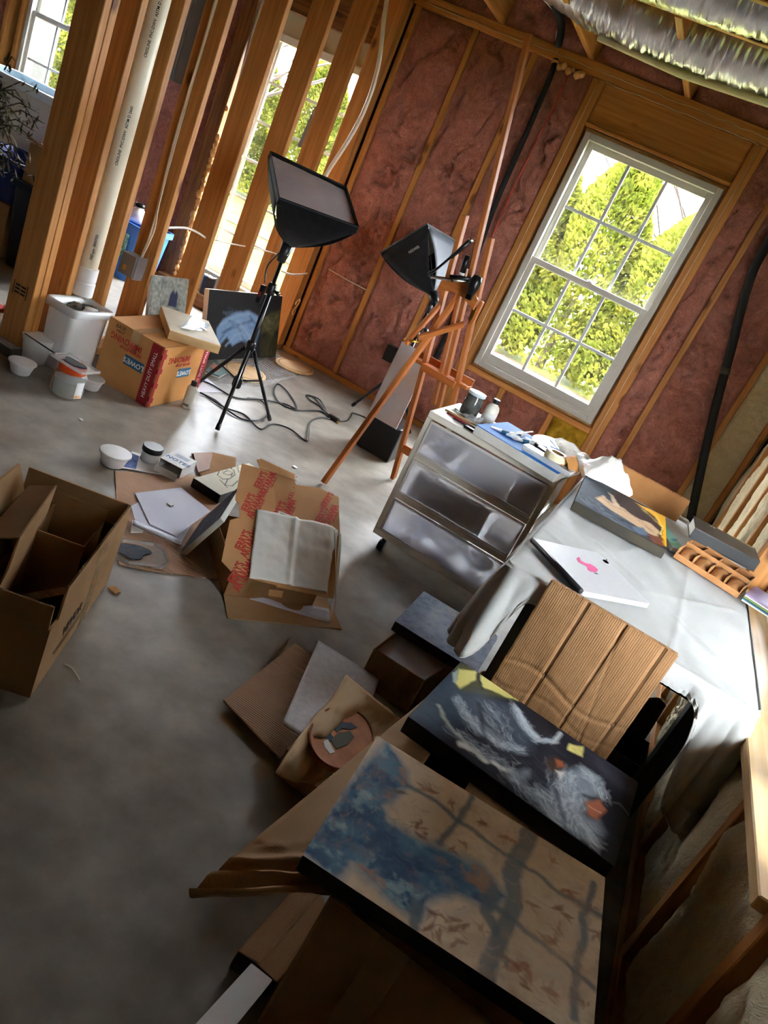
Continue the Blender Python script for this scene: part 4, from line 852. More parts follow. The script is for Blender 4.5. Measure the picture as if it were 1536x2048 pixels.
MB().prism([lp(LW/2-.025, -.0008, .20), lp(LW/2+.025, -.0008, .20), lp(LW/2+.025, -.0008, LH+.0008), lp(LW/2-.025, -.0008, LH+.0008)], lbv*.0005).obj('tape', tape_m, mvb)
MB().prism([lp(LW/2-.025, 0, LH+.0008), lp(LW/2+.025, 0, LH+.0008), lp(LW/2+.025, LD, LH+.0008), lp(LW/2-.025, LD, LH+.0008)], V((0, 0, -.0005))).obj('tape', tape_m, mvb)
# printing: face A (towards the camera) and face B (to the right); the carton stands on its head so print is upside down
nA, nB = -lbv, -lbu
def face_frame(face, a, z, flip=True):
    if face == 'A':   # local x runs left->right when seen from outside: from +lbu to 0
        o = lp(a, -.0012, z); x = -lbu
    else: o = lp(-.0012, a, z); x = lbv
    up = V((0, 0, 1)); M = frame(o, x, up)
    return M @ Matrix.Rotation(math.pi, 4, 'Z') if flip else M
def rect_on(face, a0, a1, z0, z1, mt, nm='print_band', e=.001):
    if face == 'A': P = [lp(a0, -e, z0), lp(a1, -e, z0), lp(a1, -e, z1), lp(a0, -e, z1)]; off = lbv*.0006
    else: P = [lp(-e, a0, z0), lp(-e, a1, z0), lp(-e, a1, z1), lp(-e, a0, z1)]; off = lbu*.0006
    return MB().prism(P, off).obj(nm, mt, mvb)
rect_on('A', .008, .068, .0, LH-.005, red_dk); rect_on('B', .0, .022, .0, LH-.01, red_dk); rect_on('B', LD-.06, LD, 0, LH-.005, red_dk)
for i in range(4): rect_on('A', .0, .012, .03+.07*i, .055+.07*i, red_dk); rect_on('B', .022, .034, .02+.075*i, .045+.075*i, red_dk)
text('IMPROVING', face_frame('A', .205, .235), .043, red_ink, mvb, bold=.0006, sx=.8); text('NEVER STOP', face_frame('A', .17, .205), .022, red_ink, mvb, bold=.0004)
text('IMPROVING', face_frame('B', .155, .235), .043, red_ink, mvb, bold=.0006, sx=.8); text('NEVER STOP', face_frame('B', .20, .205), .022, red_ink, mvb, bold=.0004)
for f_, a in (('A', .135), ('B', .23)):
    rect_on(f_, a-.055, a+.055, .135, .182, blue_ink, 'logo_panel'); rect_on(f_, a-.025, a+.025, .182, .195, blue_ink, 'logo_panel') if False else None
    text("LOWE'S", face_frame(f_, a, .158) @ Matrix.Translation((0, 0, .0006)), .034, plain('white_print', (235, 232, 225), .6) if 'white_print' not in MATS else MATS['white_print'], mvb, bold=.0005)
Mv = face_frame('A', .038, .15) @ Matrix.Rotation(-math.pi/2, 4, 'Z') @ Matrix.Translation((0, 0, .0006)); text('HEAVY DUTY SMALL', Mv, .027, MATS['white_print'] if 'white_print' in MATS else paper, mvb, sx=.92)
Mv = face_frame('B', LD-.03, .15) @ Matrix.Rotation(-math.pi/2, 4, 'Z') @ Matrix.Translation((0, 0, .0006)); text('HEAVY DUTY SMALL', Mv, .027, MATS['white_print'], mvb, sx=.92)
text('BASE', face_frame('A', .255, .283, False), .026, plain('marker_ink', (70, 55, 40), .8), mvb, shear=.2); text('MENT', face_frame('A', .25, .262, False), .018, MATS['marker_ink'], mvb, shear=.2)
# cradled wood panel on the box with paint tubes
zc = LH+.045
Mc = frame(F(340, 660, zc), F(442, 692, zc)-F(340, 660, zc), F(285, 600, zc)-F(340, 660, zc))
wp_w = (F(442, 692, zc)-F(340, 660, zc)).length; wp_h = (F(285, 600, zc)-F(340, 660, zc)).length
wpn = thing('cradled_artboard', 'pale cradled wood panel lying on the moving carton', 'panel', Mc.translation)
o = MB().box((0, 0, -.044), (wp_w, wp_h, -.004)).obj('cradle', palewood, None, bevel=.002); o.matrix_basis = Mc; o.parent = wpn; o.matrix_parent_inverse = INV[wpn.name]
cv = Canvas(Mc, wp_w, wp_h, 60, (205, 190, 160)); cv.mix(cv.noise(3, 3)*.9, (178, 170, 158)); cv.obj('painted_face', paint_m, wpn, .0); 
o = MB().box((0.0, 0, -.004), (wp_w, wp_h, -.0006)).obj('panel_top', palewood, None); o.matrix_basis = Mc; o.parent = wpn; o.matrix_parent_inverse = INV[wpn.name]
zt = zc
tr2 = sheet('clear_sleeve', [F(362, 655, zt+.004), F(405, 662, zt+.004), F(420, 650, zt+.004), F(385, 632, zt+.004)], .002, clear('blue_clear', (190, 222, 238), .1, .45)); tag(tr2, 'small clear plastic packet on the pale wood panel', 'packet')
tp = sheet('white_wrapper', [F(362, 655, zt+.008), F(385, 660, zt+.008), F(402, 655, zt+.008), F(415, 662, zt+.008), F(408, 653, zt+.008), F(376, 648, zt+.008)], .003, paper); tag(tp, 'torn white wrapper on the clear packet', 'wrapper')
# bottle by the box
bc = fp(372, 815); bt = thing('squeeze_bottle', 'white squeeze bottle standing before the moving carton', 'bottle', bc)
b = MB(); b.lathe([(0, 0), (.022, 0), (.025, .004), (.025, .105), (.021, .116), (.013, .12), (.013, .124)], bc, 24); b.obj('body', offwhite, bt, smooth=True, angle=.9)
MB().lathe([(.015, .122), (.015, .142), (.012, .145), (0, .145)], bc, 20).obj('cap', black, bt, smooth=True, angle=.7)
MB().grid(lambda u, v: (bc.x+.0254*math.cos(-1.9+1.2*u), bc.y+.0254*math.sin(-1.9+1.2*u), .015+.012*v), 8, 1).obj('printed_line', grey_metal, bt, fix=False)
# leaning pictures along the partition
sc_o, sc_u, sc_v = V((-2.47, 3.315, .0)), V((.0, 1, 0)), V((-.11, .0, .45))
Ms = frame(sc_o, sc_u, sc_v)
cv = Canvas(Ms, .31, .46, 70, (112, 112, 104)); cv.mix(cv.noise(22, 8, 3)*1.3-.3, (160, 160, 150)); cv.mix((cv.noise(9, 18, 3)-.5)*3, (86, 88, 80))
cv.poly([(335, 612), (340, 590), (347, 580), (350, 588), (354, 580), (356, 592), (352, 615)], (38, 40, 62), .004)
spn = thing('small_canvas', 'small grey painting of a dark silhouette leaning on the studs', 'painting', sc_o); cv.obj('painted_face', paint_m, spn); canvas_body(spn, Ms, .31, .46, .02, plain('raw_canvas_edge', (205, 200, 188), .7))
lp_o = V((-2.45, 3.815, .012)); lp_v = V((-.115, .012, .40)); Ml = frame(lp_o, (0, 1, 0), lp_v)
cv = Canvas(Ml, .83, .41, 200, (34, 33, 34)); cv.mix(cv.noise(5, 2)*.4, (52, 48, 46)); cv.wobble(.012, 9, 3)
cv.poly([(432, 660), (445, 640), (470, 624), (500, 622), (515, 632), (520, 660), (512, 690), (490, 680), (478, 682), (465, 690), (455, 672), (440, 690), (434, 682)], (112, 138, 170), .01)
for k, (pts, c) in enumerate([([(440, 650), (470, 632), (500, 628)], (134, 156, 180)), ([(445, 665), (475, 650), (505, 640)], (52, 68, 92)), ([(460, 640), (480, 660), (490, 685)], (58, 74, 98)), ([(475, 640), (492, 660), (505, 690)], (140, 160, 182)), ([(440, 680), (450, 665), (465, 650)], (60, 76, 104)), ([(500, 632), (512, 650), (515, 680)], (64, 80, 104)), ([(452, 690), (470, 670), (486, 664)], (130, 150, 176))]): cv.stroke(pts, .012, c, .008, .8)
cv.poly([(525, 640), (545, 622), (566, 622), (562, 655), (550, 662), (542, 680), (535, 665), (522, 668)], (78, 76, 46), .012)
cv.fur([(530, 640), (545, 655), (560, 630)], 26, .03, .06, .008, [(120, 118, 86), (58, 58, 30), (150, 146, 120)], 4, .6); cv.fur([(452, 645), (480, 655), (505, 660)], 30, .04, .08, .006, [(120, 146, 176), (70, 92, 122), (160, 178, 196)], 5, .5)
cv.wob = None
cv.poly([(522, 680), (545, 672), (560, 672), (557, 712), (520, 715)], (66, 62, 40), .02, .7); cv.fur([(540, 672), (535, 715)], 20, .05, .1, .008, [(92, 88, 56), (44, 42, 28)], 6, .5)
lpn = thing('large_canvas', 'large dark still life of blue cloth leaning in the corner', 'painting', lp_o); cv.obj('painted_face', paint_m, lpn); canvas_body(lpn, Ml, .83, .41, .035, plain('pale_canvas_edge', (190, 182, 172), .7))
MB().box((0, .4105, -.03), (.83, .4125, 0)).obj('top_edge', white_pl, None).matrix_basis = Ml
_o = bpy.data.objects['top_edge']; _o.parent = lpn; _o.matrix_parent_inverse = INV[lpn.name]
# oval wood slices, bubble wrap, papers, green book
ovm = wood_mat('birch_slice', (226, 192, 146), (205, 168, 120), knots=False)
def oval(x, y, rx, ry, ang, lb, z=.012):
    c = F(x, y, z); t = thing('wood_plaque', lb, 'plaque', c, None); R_ = Matrix.Translation(c) @ Matrix.Rotation(ang, 4, 'Z') @ Matrix.Diagonal((rx, ry, 1, 1))
    MB().lathe([(0, -.006), (.97, -.006), (1, -.003), (1, .004), (.97, .006), (0, .006)], n=40, M=R_).obj('disc', ovm, t, smooth=True, angle=.5)
    MB().tube([R_ @ V((.84*math.cos(a), .84*math.sin(a), .0062)) for a in [k*math.pi/16 for k in range(33)]], .002, 5).obj('burnt_line', plain('burnt_line', (120, 76, 40), .7) if 'burnt_line' not in MATS else MATS['burnt_line'], t)
oval(489, 744, .17, .13, 1.75, 'oval wood plaque lying behind the near tripod legs'); oval(590, 733, .17, .125, 1.5, 'oval wood plaque by the corner under the pink insulation')
bub_m = clear('bubble_wrap', (225, 228, 230), .12, .72)
bw_ = thing('bubble_wrap', 'clear bubble wrap spread before the large dark canvas', 'bubble wrap', F(520, 760))
P4 = [F(430, 765), F(525, 775), F(600, 750), F(555, 712), F(500, 724)]
MB().prism([p+V((0, 0, .003)) for p in P4], V((0, 0, -.002))).obj('sheet', bub_m, bw_)
bb = MB(); 
for i in range(26):
    for k in range(18):
        u, v = i/25, k/17; p = (P4[0].lerp(P4[1], .5*v+.0).lerp(P4[3].lerp(P4[2], v), u)); 
        bb.add([p+V((.009*math.cos(a), .009*math.sin(a), .003)) for a in (0, 1.047, 2.094, 3.1416, 4.189, 5.236)]+[p+V((.005*math.cos(a), .005*math.sin(a), .010)) for a in (0, 1.047, 2.094, 3.1416, 4.189, 5.236)], [(6, 7, 8, 9, 10, 11)]+[(q_, (q_+1) % 6, 6+(q_+1) % 6, 6+q_) for q_ in range(6)])
bb.obj('bubbles', bub_m, bw_, smooth=True, kind='stuff')
gb = thing('picture_book', 'teal covered picture book on the floor behind the carton', 'book', F(430, 740))
MB().prism([F(412, 742, .03), F(440, 752, .03), F(458, 742, .03), F(430, 718, .03)], V((0, 0, -.006))).obj('cover', plain('teal_cover', (70, 104, 100), .4), gb); MB().prism([F(413, 741, .024), F(440, 750, .024), F(457, 741, .024), F(431, 720, .024)], V((0, 0, -.02))).obj('pages', paper, gb); MB().prism([F(420, 735, .0312), F(436, 744, .0312), F(442, 738, .0312), F(428, 724, .0312)], V((0, 0, -.001))).obj('cover_picture', plain('cover_pink', (170, 110, 90), .5), gb)
pa = sheet('note_sheet', [F(392, 782, .003), F(412, 755, .003), F(450, 785, .003), F(398, 784, .003)], .0012, paper_blue); tag(pa, 'printed paper sheet under the near tripod cord', 'paper')
# things beyond the partition, far left
bin_b = plain('blue_bin', (72, 132, 216), .4); bin_d = plain('dark_blue_bin', (22, 40, 110), .4); bin_n = plain('navy_bin', (14, 26, 50), .4)
def tote(nm, lb, x0, x1, y0, y1, z0, z1, mt, lid=None, taper=.03):
    t = thing(nm, lb, 'bin', ((x0+x1)/2, (y0+y1)/2, z0)); def_ = lambda z, e: [(x, y, z) for x, y in rrect(x0+e, x1-e, y0+e, y1-e, .04)]
    loft([def_(z0, taper), def_(z1-.04, .004), def_(z1-.04, -.012), def_(z1, -.012), def_(z1, .004), def_(z0+.03, taper+.01)]).obj('body', mt, t, smooth=True, angle=.5)
    if lid: loft([def_(z1+.001, -.016), def_(z1+.03, -.016), def_(z1+.035, -.005)]).obj('lid', lid, t, smooth=True, angle=.5).data
    return t
q = WY(262, 445, 4.5); q2 = WY(258, 530, 4.5)
tt = tote('recycling_bin', 'light blue recycling bin glimpsed between the partition studs', q.x-.22, q.x+.18, 4.4, 4.75, 0, q.z+.02, bin_b)
MB().box((q.x-.06, 4.395, q.z-.22), (q.x+.10, 4.402, q.z-.06)).obj('label', mat('bin_label', (170, 225, 215), (40, 110, 100), scale=50, rough=.5), tt)
jg = thing('jug', 'white plastic jug on top of the light blue bin', 'jug', (q.x+.02, 4.5, q.z)); MB().lathe([(.0, 0), (.07, 0), (.075, .02), (.07, .06), (.03, .09), (.03, .11), (0, .112)], (q.x+.02, 4.52, q.z+.02), 18).obj('body', white_pl, jg, smooth=True); MB().lathe([(.034, .1), (.034, .125), (0, .126)], (q.x+.02, 4.52, q.z+.02), 14).obj('cap', black, jg, smooth=True)
qb0 = WY(34, 360, 3.55); qb1 = WY(10, 408, 3.55); qb2 = WY(10, 312, 3.55)
tote('storage_bin', 'royal blue storage bin at the far left behind the plant', qb0.x-.5, qb0.x, 3.55, 3.98, qb1.z, qb2.z, bin_d); 
tote('storage_bin', 'navy storage bin standing behind the leftmost stud', qb0.x+.02, qb0.x+.5, 3.5, 3.95, 0, .50, bin_n)
cbx = thing('carton', 'brown carton stacked on the navy bin behind the leftmost stud', 'box', (-3.95, 3.7, .552))
cq0 = WY(36, 345, 3.52); cq1 = WY(50, 268, 3.52); MB().box((cq0.x+.04, 3.52, .502), (-3.62, 3.92, cq1.z-.02)).obj('body', card, cbx, bevel=.003); MB().prism([(cq0.x+.04, 3.52, cq1.z-.02), (-3.62, 3.52, cq1.z-.02), (-3.62, 3.44, cq1.z+.01), (cq0.x+.04, 3.44, cq1.z+.01)], (0, 0, .004)).obj('flap', card, cbx)
cb2 = thing('carton', 'brown carton on the floor under the royal blue bin', 'box', (-4.5, 3.8, 0)); MB().box((qb0.x-.48, 3.56, 0), (qb0.x-.02, 3.97, qb1.z-.003)).obj('body', card, cb2, bevel=.003); MB().box((qb0.x-.48, 3.74, qb1.z-.003), (qb0.x-.02, 3.79, qb1.z-.001)).obj('tape', tape_m, cb2)
lid_o = thing('storage_tub', 'pale grey tub with a translucent lid under the far left window', 'bin', (-4.9, 4.3, 0))
loft([[(x, y, 0) for x, y in rrect(-5.25, -4.30, 4.15, 4.65, .05)], [(x, y, .88) for x, y in rrect(-5.28, -4.27, 4.12, 4.68, .05)]]).obj('body', plain('grey_tub', (216, 214, 206), .5), lid_o, smooth=True, angle=.5); loft([[(x, y, .881) for x, y in rrect(-5.3, -4.25, 4.10, 4.70, .05)], [(x, y, .93) for x, y in rrect(-5.3, -4.25, 4.10, 4.70, .05)], [(x, y, .93) for x, y in rrect(-5.25, -4.3, 4.15, 4.65, .05)]]).obj('lid', plain('bluish_lid', (224, 238, 246), .3), lid_o, smooth=True, angle=.5)
plt = thing('dried_plant', 'dried branching plant at the left picture edge', 'plant', WY(-10, 230, 3.05)*V((1, 1, 0)) if False else V((WY(-10, 230, 3.05).x, 3.05, 0))); pq = WY(-10, 230, 3.05)
MB().tube([(pq.x-.03, 3.05, 0), (pq.x-.02, 3.06, pq.z*.55), (pq.x, 3.05, pq.z+.15)], [.016, .011, .006], 6).obj('stem', bark_m, plt, smooth=True)
MB().lathe([(0, 0), (.09, 0), (.11, .18), (.10, .18), (.085, .02), (0, .16)], (pq.x-.03, 3.05, 0), 20).obj('pot', plain('terracotta_dark', (70, 46, 36), .7), plt, smooth=True, angle=.5)
tw = MB(); lf = MB(); rg = random.Random(12)
for i in range(46):
    z = pq.z+rg.uniform(-.2, .22); p = V((pq.x-.005, 3.055, z)); a = rg.uniform(-1.2, 1.2) if rg.random() < .75 else rg.random()*6.28; l = rg.uniform(.15, .42); e = p+V((math.cos(a)*l*.6, math.sin(a)*l*.6, rg.uniform(-.35, .25)*l*1.6)); m_ = p.lerp(e, .5)+V((0, 0, .04))
    tw.tube([p, m_, e], [.004, .003, .0015], 4)
    for k in range(10):
        c = p.lerp(e, rg.uniform(.3, 1))+V((rg.uniform(-.03, .03), rg.uniform(-.03, .03), rg.uniform(-.03, .03))); d = V((rg.uniform(-1, 1), rg.uniform(-1, 1), rg.uniform(-1, .4))).normalized()*.028; w = d.cross(V((0, 0, 1))).normalized()*.006
        lf.add([c-d, c+w, c+d, c-w], [(0, 1, 2, 3)])
tw.obj('twigs', bark_m, plt, kind='stuff'); lf.obj('leaves', mat('dry_leaves', (96, 92, 58), (62, 58, 36), rough=.8), plt, kind='stuff')
# ------------------------------------------------------------------ open double-wall carton at the left edge
def par_obj(o, t, M=None):
    if M is not None: o.matrix_basis = M
    o.parent = t; o.matrix_parent_inverse = INV[t.name]; return o
e1 = V((-.238, .498, 0)).normalized(); e2 = V((-.902, -.431, 0)); N0 = V((-.90, 1.176, 0)); BL, BW, BH, FLP = .552, .30, .20, .072
bxo = thing('open_carton', 'large open brown carton at the left picture edge', 'box', N0+e1*.27+e2*.15)
def bp_(a, c, z): return N0+e1*a+e2*c+V((0, 0, z))
T = .006
def panel(nm, pts, off, mt=card): return MB().prism([bp_(*p) for p in pts], off).obj(nm, mt, bxo, bevel=.0008)
panel('side_panel', [(0, 0, 0), (BL, 0, 0), (BL, 0, BH), (0, 0, BH)], e2*T); panel('side_panel', [(0, BW, 0), (BL, BW, 0), (BL, BW, BH), (0, BW, BH)], -e2*T)
panel('end_panel', [(0, 0, 0), (0, BW, 0), (0, BW, BH), (0, 0, BH)], e1*T); panel('end_panel', [(BL, 0, 0), (BL, BW, 0), (BL, BW, BH), (BL, 0, BH)], -e1*T)
panel('base_panel', [(0, 0, .0), (BL, 0, .0), (BL, BW, .0), (0, BW, .0)], V((0, 0, .005)))
panel('flap', [(.045, -.001, BH+.001), (BL, -.001, BH+.001), (BL, .004, BH+FLP), (.075, .004, BH+FLP)], e2*T)
panel('flap', [(-.001, .004, BH+.001), (-.001, BW, BH+.001), (-.012, BW, BH+FLP), (-.012, .004, BH+FLP)], e1*T)
panel('flap', [(BL, .02, BH+.001), (BL, BW, BH+.001), (BL+.006, BW, BH+FLP), (BL+.006, .012, BH+FLP)], -e1*T)
panel('flap', [(0, BW, BH+.001), (BL, BW, BH+.001), (BL, BW+.03, BH+FLP), (.03, BW+.03, BH+FLP)], -e2*T)
# corrugated edge along the rim (real flutes)
def flutes(p, q, w, parent, n):
    b = MB(); d = (q-p); u = d.normalized(); side = u.cross(V((0, 0, 1))).normalized()
    for i in range(n):
        c = p.lerp(q, (i+.5)/n); b.tube([c+side*w*.45*math.sin(k)+u*(k/6.28-.5)*(d.length/n)+V((0, 0, .0006)) for k in (0, 1.57, 3.14, 4.71, 6.28)], .0005, 3, cap=False)
    return b.obj('fluted_edge', card_edge, parent, kind='stuff')
flutes(bp_(.075, .007, BH+FLP), bp_(BL, .007, BH+FLP), .005, bxo, 60); flutes(bp_(-.009, .004, BH+FLP), bp_(-.009, BW, BH+FLP), .005, bxo, 34)
Mt = frame(bp_(.20, -.0008, .10), e1, (0, 0, 1)); text('VEVOR', Mt, .045, black_ink, bxo, bold=.0012, sx=.95)
for i in range(3): MB().box((-.11+.01*i, -.032-.009*i, 0), (.13-.02*i, -.0305-.009*i, .0005)).obj('print_line', black_ink, None).matrix_basis = Mt; par_obj(bpy.data.objects[[o.name for o in bpy.data.objects if o.name.startswith('print_line')][-1]], bxo)
for o in [o for o in bpy.data.objects if o.name.startswith('print_line')]: par_obj(o, bxo)
MB().prism([bp_(0.30, -.0006, 0), bp_(.36, -.0006, 0), bp_(.36, -.0006, BH+.06), bp_(.30, -.0006, BH+.06)], e2*.0004).obj('tape', tape_m, bxo)
# contents: insert board, inner carton, black bag
ins = thing('cardboard_insert', 'folded cardboard insert standing inside the open carton', 'cardboard', bp_(.12, .2, .006))
MB().prism([bp_(.06, .15, .03), bp_(.40, .19, .03), bp_(.46, .19, .30), bp_(.16, .16, .30), bp_(.14, .16, .22), bp_(.09, .155, .20)], e2*.005).obj('upright_board', card_y, ins, bevel=.0008); MB().prism([bp_(.16, .165, .298), bp_(.46, .195, .298), bp_(.46, .26, .27), bp_(.16, .24, .27)], V((0, 0, -.005))).obj('folded_top', card_y, ins, bevel=.0008); MB().prism([bp_(.06, .155, .006), bp_(.40, .195, .006), bp_(.40, .195, .04), bp_(.06, .155, .04)], e2*.005).obj('foot', card_y, ins)
ic = thing('inner_carton', 'small upright carton inside the open carton', 'box', bp_(.44, .10, .006))
for pts, off in (([(.36, .055, .006), (.52, .055, .006), (.52, .055, .21), (.36, .055, .21)], e2*.004), ([(.36, .055, .006), (.36, .20, .006), (.36, .20, .21), (.36, .055, .21)], e1*.004), ([(.52, .055, .006), (.52, .20, .006), (.52, .20, .25), (.52, .055, .25)], -e1*.004), ([(.36, .20, .006), (.52, .20, .006), (.52, .20, .21), (.36, .20, .21)], -e2*.004), ([(.36, .055, .006), (.52, .055, .006), (.52, .2, .006), (.36, .2, .006)], V((0, 0, .003)))):
    MB().prism([bp_(*p) for p in pts], off).obj('panel', card, ic)
bag = thing('black_bag', 'crumpled black plastic bag in the bottom of the open carton', 'bag', bp_(.22, .08, .006))
MB().grid(lambda u, v: bp_(.07+.27*u, .015+.12*v, .012+.07*math.sin(math.pi*u)*math.sin(math.pi*v)*(1+.9*fbm(V((u*5, v*5, 1)), 3))+.03*abs(fbm(V((u*7, v*7, 4)), 3))), 30, 18).obj('film', plain('black_film', (18, 19, 21), .28), bag, smooth=True, fix=False)
st_ = sheet('paper_strip', [bp_(.33, .02, .10), bp_(.35, .04, .10), bp_(.22, .13, .11), bp_(.20, .11, .11)], .002, card_pk); tag(st_, 'pale cardboard strip across the black bag', 'strip')
# ------------------------------------------------------------------ flat cardboard with papers
fc = sheet('cardboard_sheet', [F(230, 941, .004), F(300, 946, .004), F(395, 952, .004), F(448, 1000, .004), F(442, 1158, .004), F(330, 1145, .004), F(238, 1128, .004), F(234, 1020, .004)], .004, card_pk); tag(fc, 'flattened pinkish cardboard under the white papers', 'cardboard')
fb = sheet('cardboard_scrap', [F(383, 906, .009), F(424, 904, .009), F(472, 915, .009), F(470, 962, .009), F(405, 962, .009)], .004, card_dk); tag(fb, 'folded brown cardboard scrap behind the sketch', 'cardboard')
fk = sheet('brown_folder', [F(386, 906, .016), F(426, 904, .016), F(420, 938, .016), F(396, 945, .016)], .006, mat('brown_leather', (142, 92, 62), (124, 78, 50), rough=.45), bevel=.002); tag(fk, 'small brown folder beside the white box', 'folder')
pps = [[(270, 986), (362, 975), (421, 1022), (352, 1072), (300, 1048)], [(262, 1012), (300, 992), (400, 1020), (363, 1084), (275, 1058)]]
for k, (pl_, lb, mt_) in enumerate(((pps[1], 'lower white paper with a bent corner', paper_blue), (pps[0], 'upper blank white sheet on the flattened cardboard', paper_blue))):
    z = .006+.004*k; P = [F(x, y, z) for x, y in pl_]
    tag(sheet('paper_sheet', P, .0012, mt_), lb, 'paper')
cl_ = MB().grid(lambda u, v: F(268+95*u, 1040+40*u+12*v, .014+.012*math.sin(math.pi*v)*(1-.5*u)), 16, 4).obj('curled_paper', paper_blue, smooth=True, fix=False); solid(cl_, .0008); tag(cl_, 'curled paper edge across the white sheets', 'paper')
pk_ = sheet('small_packet', [F(264, 1040, .012), F(290, 1048, .012), F(286, 1064, .012), F(262, 1064, .012)], .004, paper); tag(pk_, 'small printed packet at the corner of the papers', 'packet'); text('EKO', frame(F(276, 1052, .0125), F(290, 1056, .0125)-F(264, 1048, .0125), V((-.4, 1, 0))), .018, black_ink, pk_)
# clear palette tray with dark blob
def oct_(x0, x1, y0, y1, c): return [(x0+c, y0), (x1-c, y0), (x1, y0+c), (x1, y1-c), (x1-c, y1), (x0+c, y1), (x0, y1-c), (x0, y0+c)]
pt = thing('paint_tray', 'clear plastic lid holding dark blue grey paint', 'lid', F(280, 1108, .005)); cP = F(282, 1110, .006); Mp = Matrix.Translation(cP) @ Matrix.Rotation(.9, 4, 'Z')
o = MB().prism([(x, y, 0) for x, y in oct_(-.085, .085, -.07, .07, .03)], (0, 0, .001)).obj('base', clr, None); par_obj(o, pt, Mp)
b = MB(); R1 = oct_(-.085, .085, -.07, .07, .03); R2 = oct_(-.078, .078, -.063, .063, .027)
b = loft([[(x, y, .001) for x, y in R2], [(x, y, .012) for x, y in R2], [(x, y, .014) for x, y in R1], [(x, y, .012) for x, y in R1]], False); par_obj(b.obj('rim', clr, None), pt, Mp)
o = MB().prism([(-.03+.055*math.cos(a)*(1+.22*math.sin(4*a+1)), .01+.042*math.sin(a)*(1+.2*math.sin(3*a)), .0015) for a in [k*.2094 for k in range(30)]], (0, 0, .006)).obj('paint', mat('slate_paint', (52, 62, 80), (38, 46, 60), rough=.6, bump=.6, bscale=60), None, bevel=.001); par_obj(o, pt, Mp)
# dark gallery canvas leaning on the printed carton
A_, B_, D_ = F(358, 1108, .0), F(378, 1074, .0), F(440, 1036, .20); C_ = D_+(B_-A_)
dc = thing('dark_canvas', 'charcoal canvas with pale edges propped against the printed carton', 'painting', A_)
Md = frame(A_, D_-A_, B_-A_); wd_ = (D_-A_).length; hd_ = .24
cv = Canvas(Md, wd_, hd_, 60, (72, 74, 82)); cv.mix(cv.noise(6, 4)*.8, (48, 48, 54)); cv.mix((cv.noise(14, 5)-.55)*2, (120, 122, 130)); cv.obj('painted_face', paint_m, dc)
o = MB().box((0, 0, -.020), (wd_, hd_, -.0008)).obj('canvas_edge', plain('pale_edge', (206, 204, 194), .7), None, bevel=.002); par_obj(o, dc, Md)
# sketch board
zs = .045
Q = [F(388, 956, zs), F(441, 990, zs), F(512, 935, zs), F(471, 911, zs)]; Mq = frame(Q[0], Q[1]-Q[0], Q[3]-Q[0]); w_, h_ = (Q[1]-Q[0]).length, (Q[3]-Q[0]).length
sk = thing('sketch_board', 'pencil sketch of a curled figure on a black edged board', 'sketch', Q[0])
cv = Canvas(Mq, w_, h_, 150, (232, 228, 208)); cv.mix(cv.noise(5, 7)*.25, (214, 208, 186))
rg = random.Random(3)
for pts in ([(435, 950), (440, 938), (455, 935), (468, 940), (470, 950), (458, 958), (445, 958), (437, 952)], [(445, 945), (455, 940), (465, 945), (462, 953)], [(452, 938), (460, 930), (475, 935), (478, 945)], [(455, 958), (450, 970), (465, 972), (475, 962)], [(440, 960), (448, 968), (455, 975)], [(462, 938), (470, 930), (480, 936)], [(448, 948), (456, 950), (462, 948)]):
    for k in range(3): cv.stroke([(x+rg.uniform(-1.5, 1.5), y+rg.uniform(-1.5, 1.5)) for x, y in pts], .0025, (80, 76, 70), .0015, .65)
cv.obj('paper_face', paint_m, sk); o = MB().box((-.002, -.002, -.04), (w_+.002, h_+.002, -.0008)).obj('board', black, None, bevel=.002); par_obj(o, sk, Mq)
# note box, magazine, jar
nb = thing('card_box', 'small white card box with blue lettering on the flat cardboard', 'box', F(350, 940)); zt = .055; nq = [F(321, 915, zt), F(365, 938, zt), F(391, 918, zt), F(346, 898, zt)]
Mn = frame(nq[0], nq[1]-nq[0], nq[3]-nq[0]); nw, nh = (nq[1]-nq[0]).length, (nq[3]-nq[0]).length
for nm, lo, hi in (('top', (0, 0, -.002), (nw, nh, 0)), ('bottom', (0, 0, -.046), (nw, nh, -.044)), ('back', (0, nh-.002, -.044), (nw, nh, -.002)), ('side', (nw-.002, 0, -.044), (nw, nh-.002, -.002)), ('side', (0, 0, -.044), (.002, nh-.002, -.002)), ('end_flap', (.002, -.03, -.05), (nw, -.028, -.02))):
    par_obj(MB().box(lo, hi).obj(nm, paper, None), nb, Mn)
text('NOTES', Mn @ Matrix.Translation((nw*.55, nh*.35, .0005)) @ Matrix.Rotation(.0, 4, 'Z'), .034, plain('sky_blue_ink', (70, 140, 190), .6), nb, bold=.0006); text('blue pad', Mn @ Matrix.Translation((nw*.4, nh*.7, .0005)), .013, MATS['sky_blue_ink'], nb) if False else None
for i in range(4): par_obj(MB().box((nw*.2, nh*.62+.008*i, .0003), (nw*.8, nh*.62+.002+.008*i, .0006)).obj('print_rule', MATS['sky_blue_ink'], None), nb, Mn)
mg = thing('magazine', 'blue and white leaflet under the black lidded jar', 'magazine', F(290, 925)); mq = [F(243, 935, .008), F(264, 903, .008), F(335, 922, .008), F(345, 952, .008)]
MB().prism(mq, (0, 0, -.003)).obj('pages', paper, mg); MB().prism([F(246, 933, .0086), F(264, 906, .0086), F(278, 912, .0086), F(272, 938, .0086)], (0, 0, -.0005)).obj('cover_photo', mat('blue_photo', (40, 76, 150), (110, 140, 190), scale=30), mg)
jr = thing('paint_jar', 'clear squat jar with a black screw lid', 'jar', F(298, 920)); c = F(298, 921, .008)
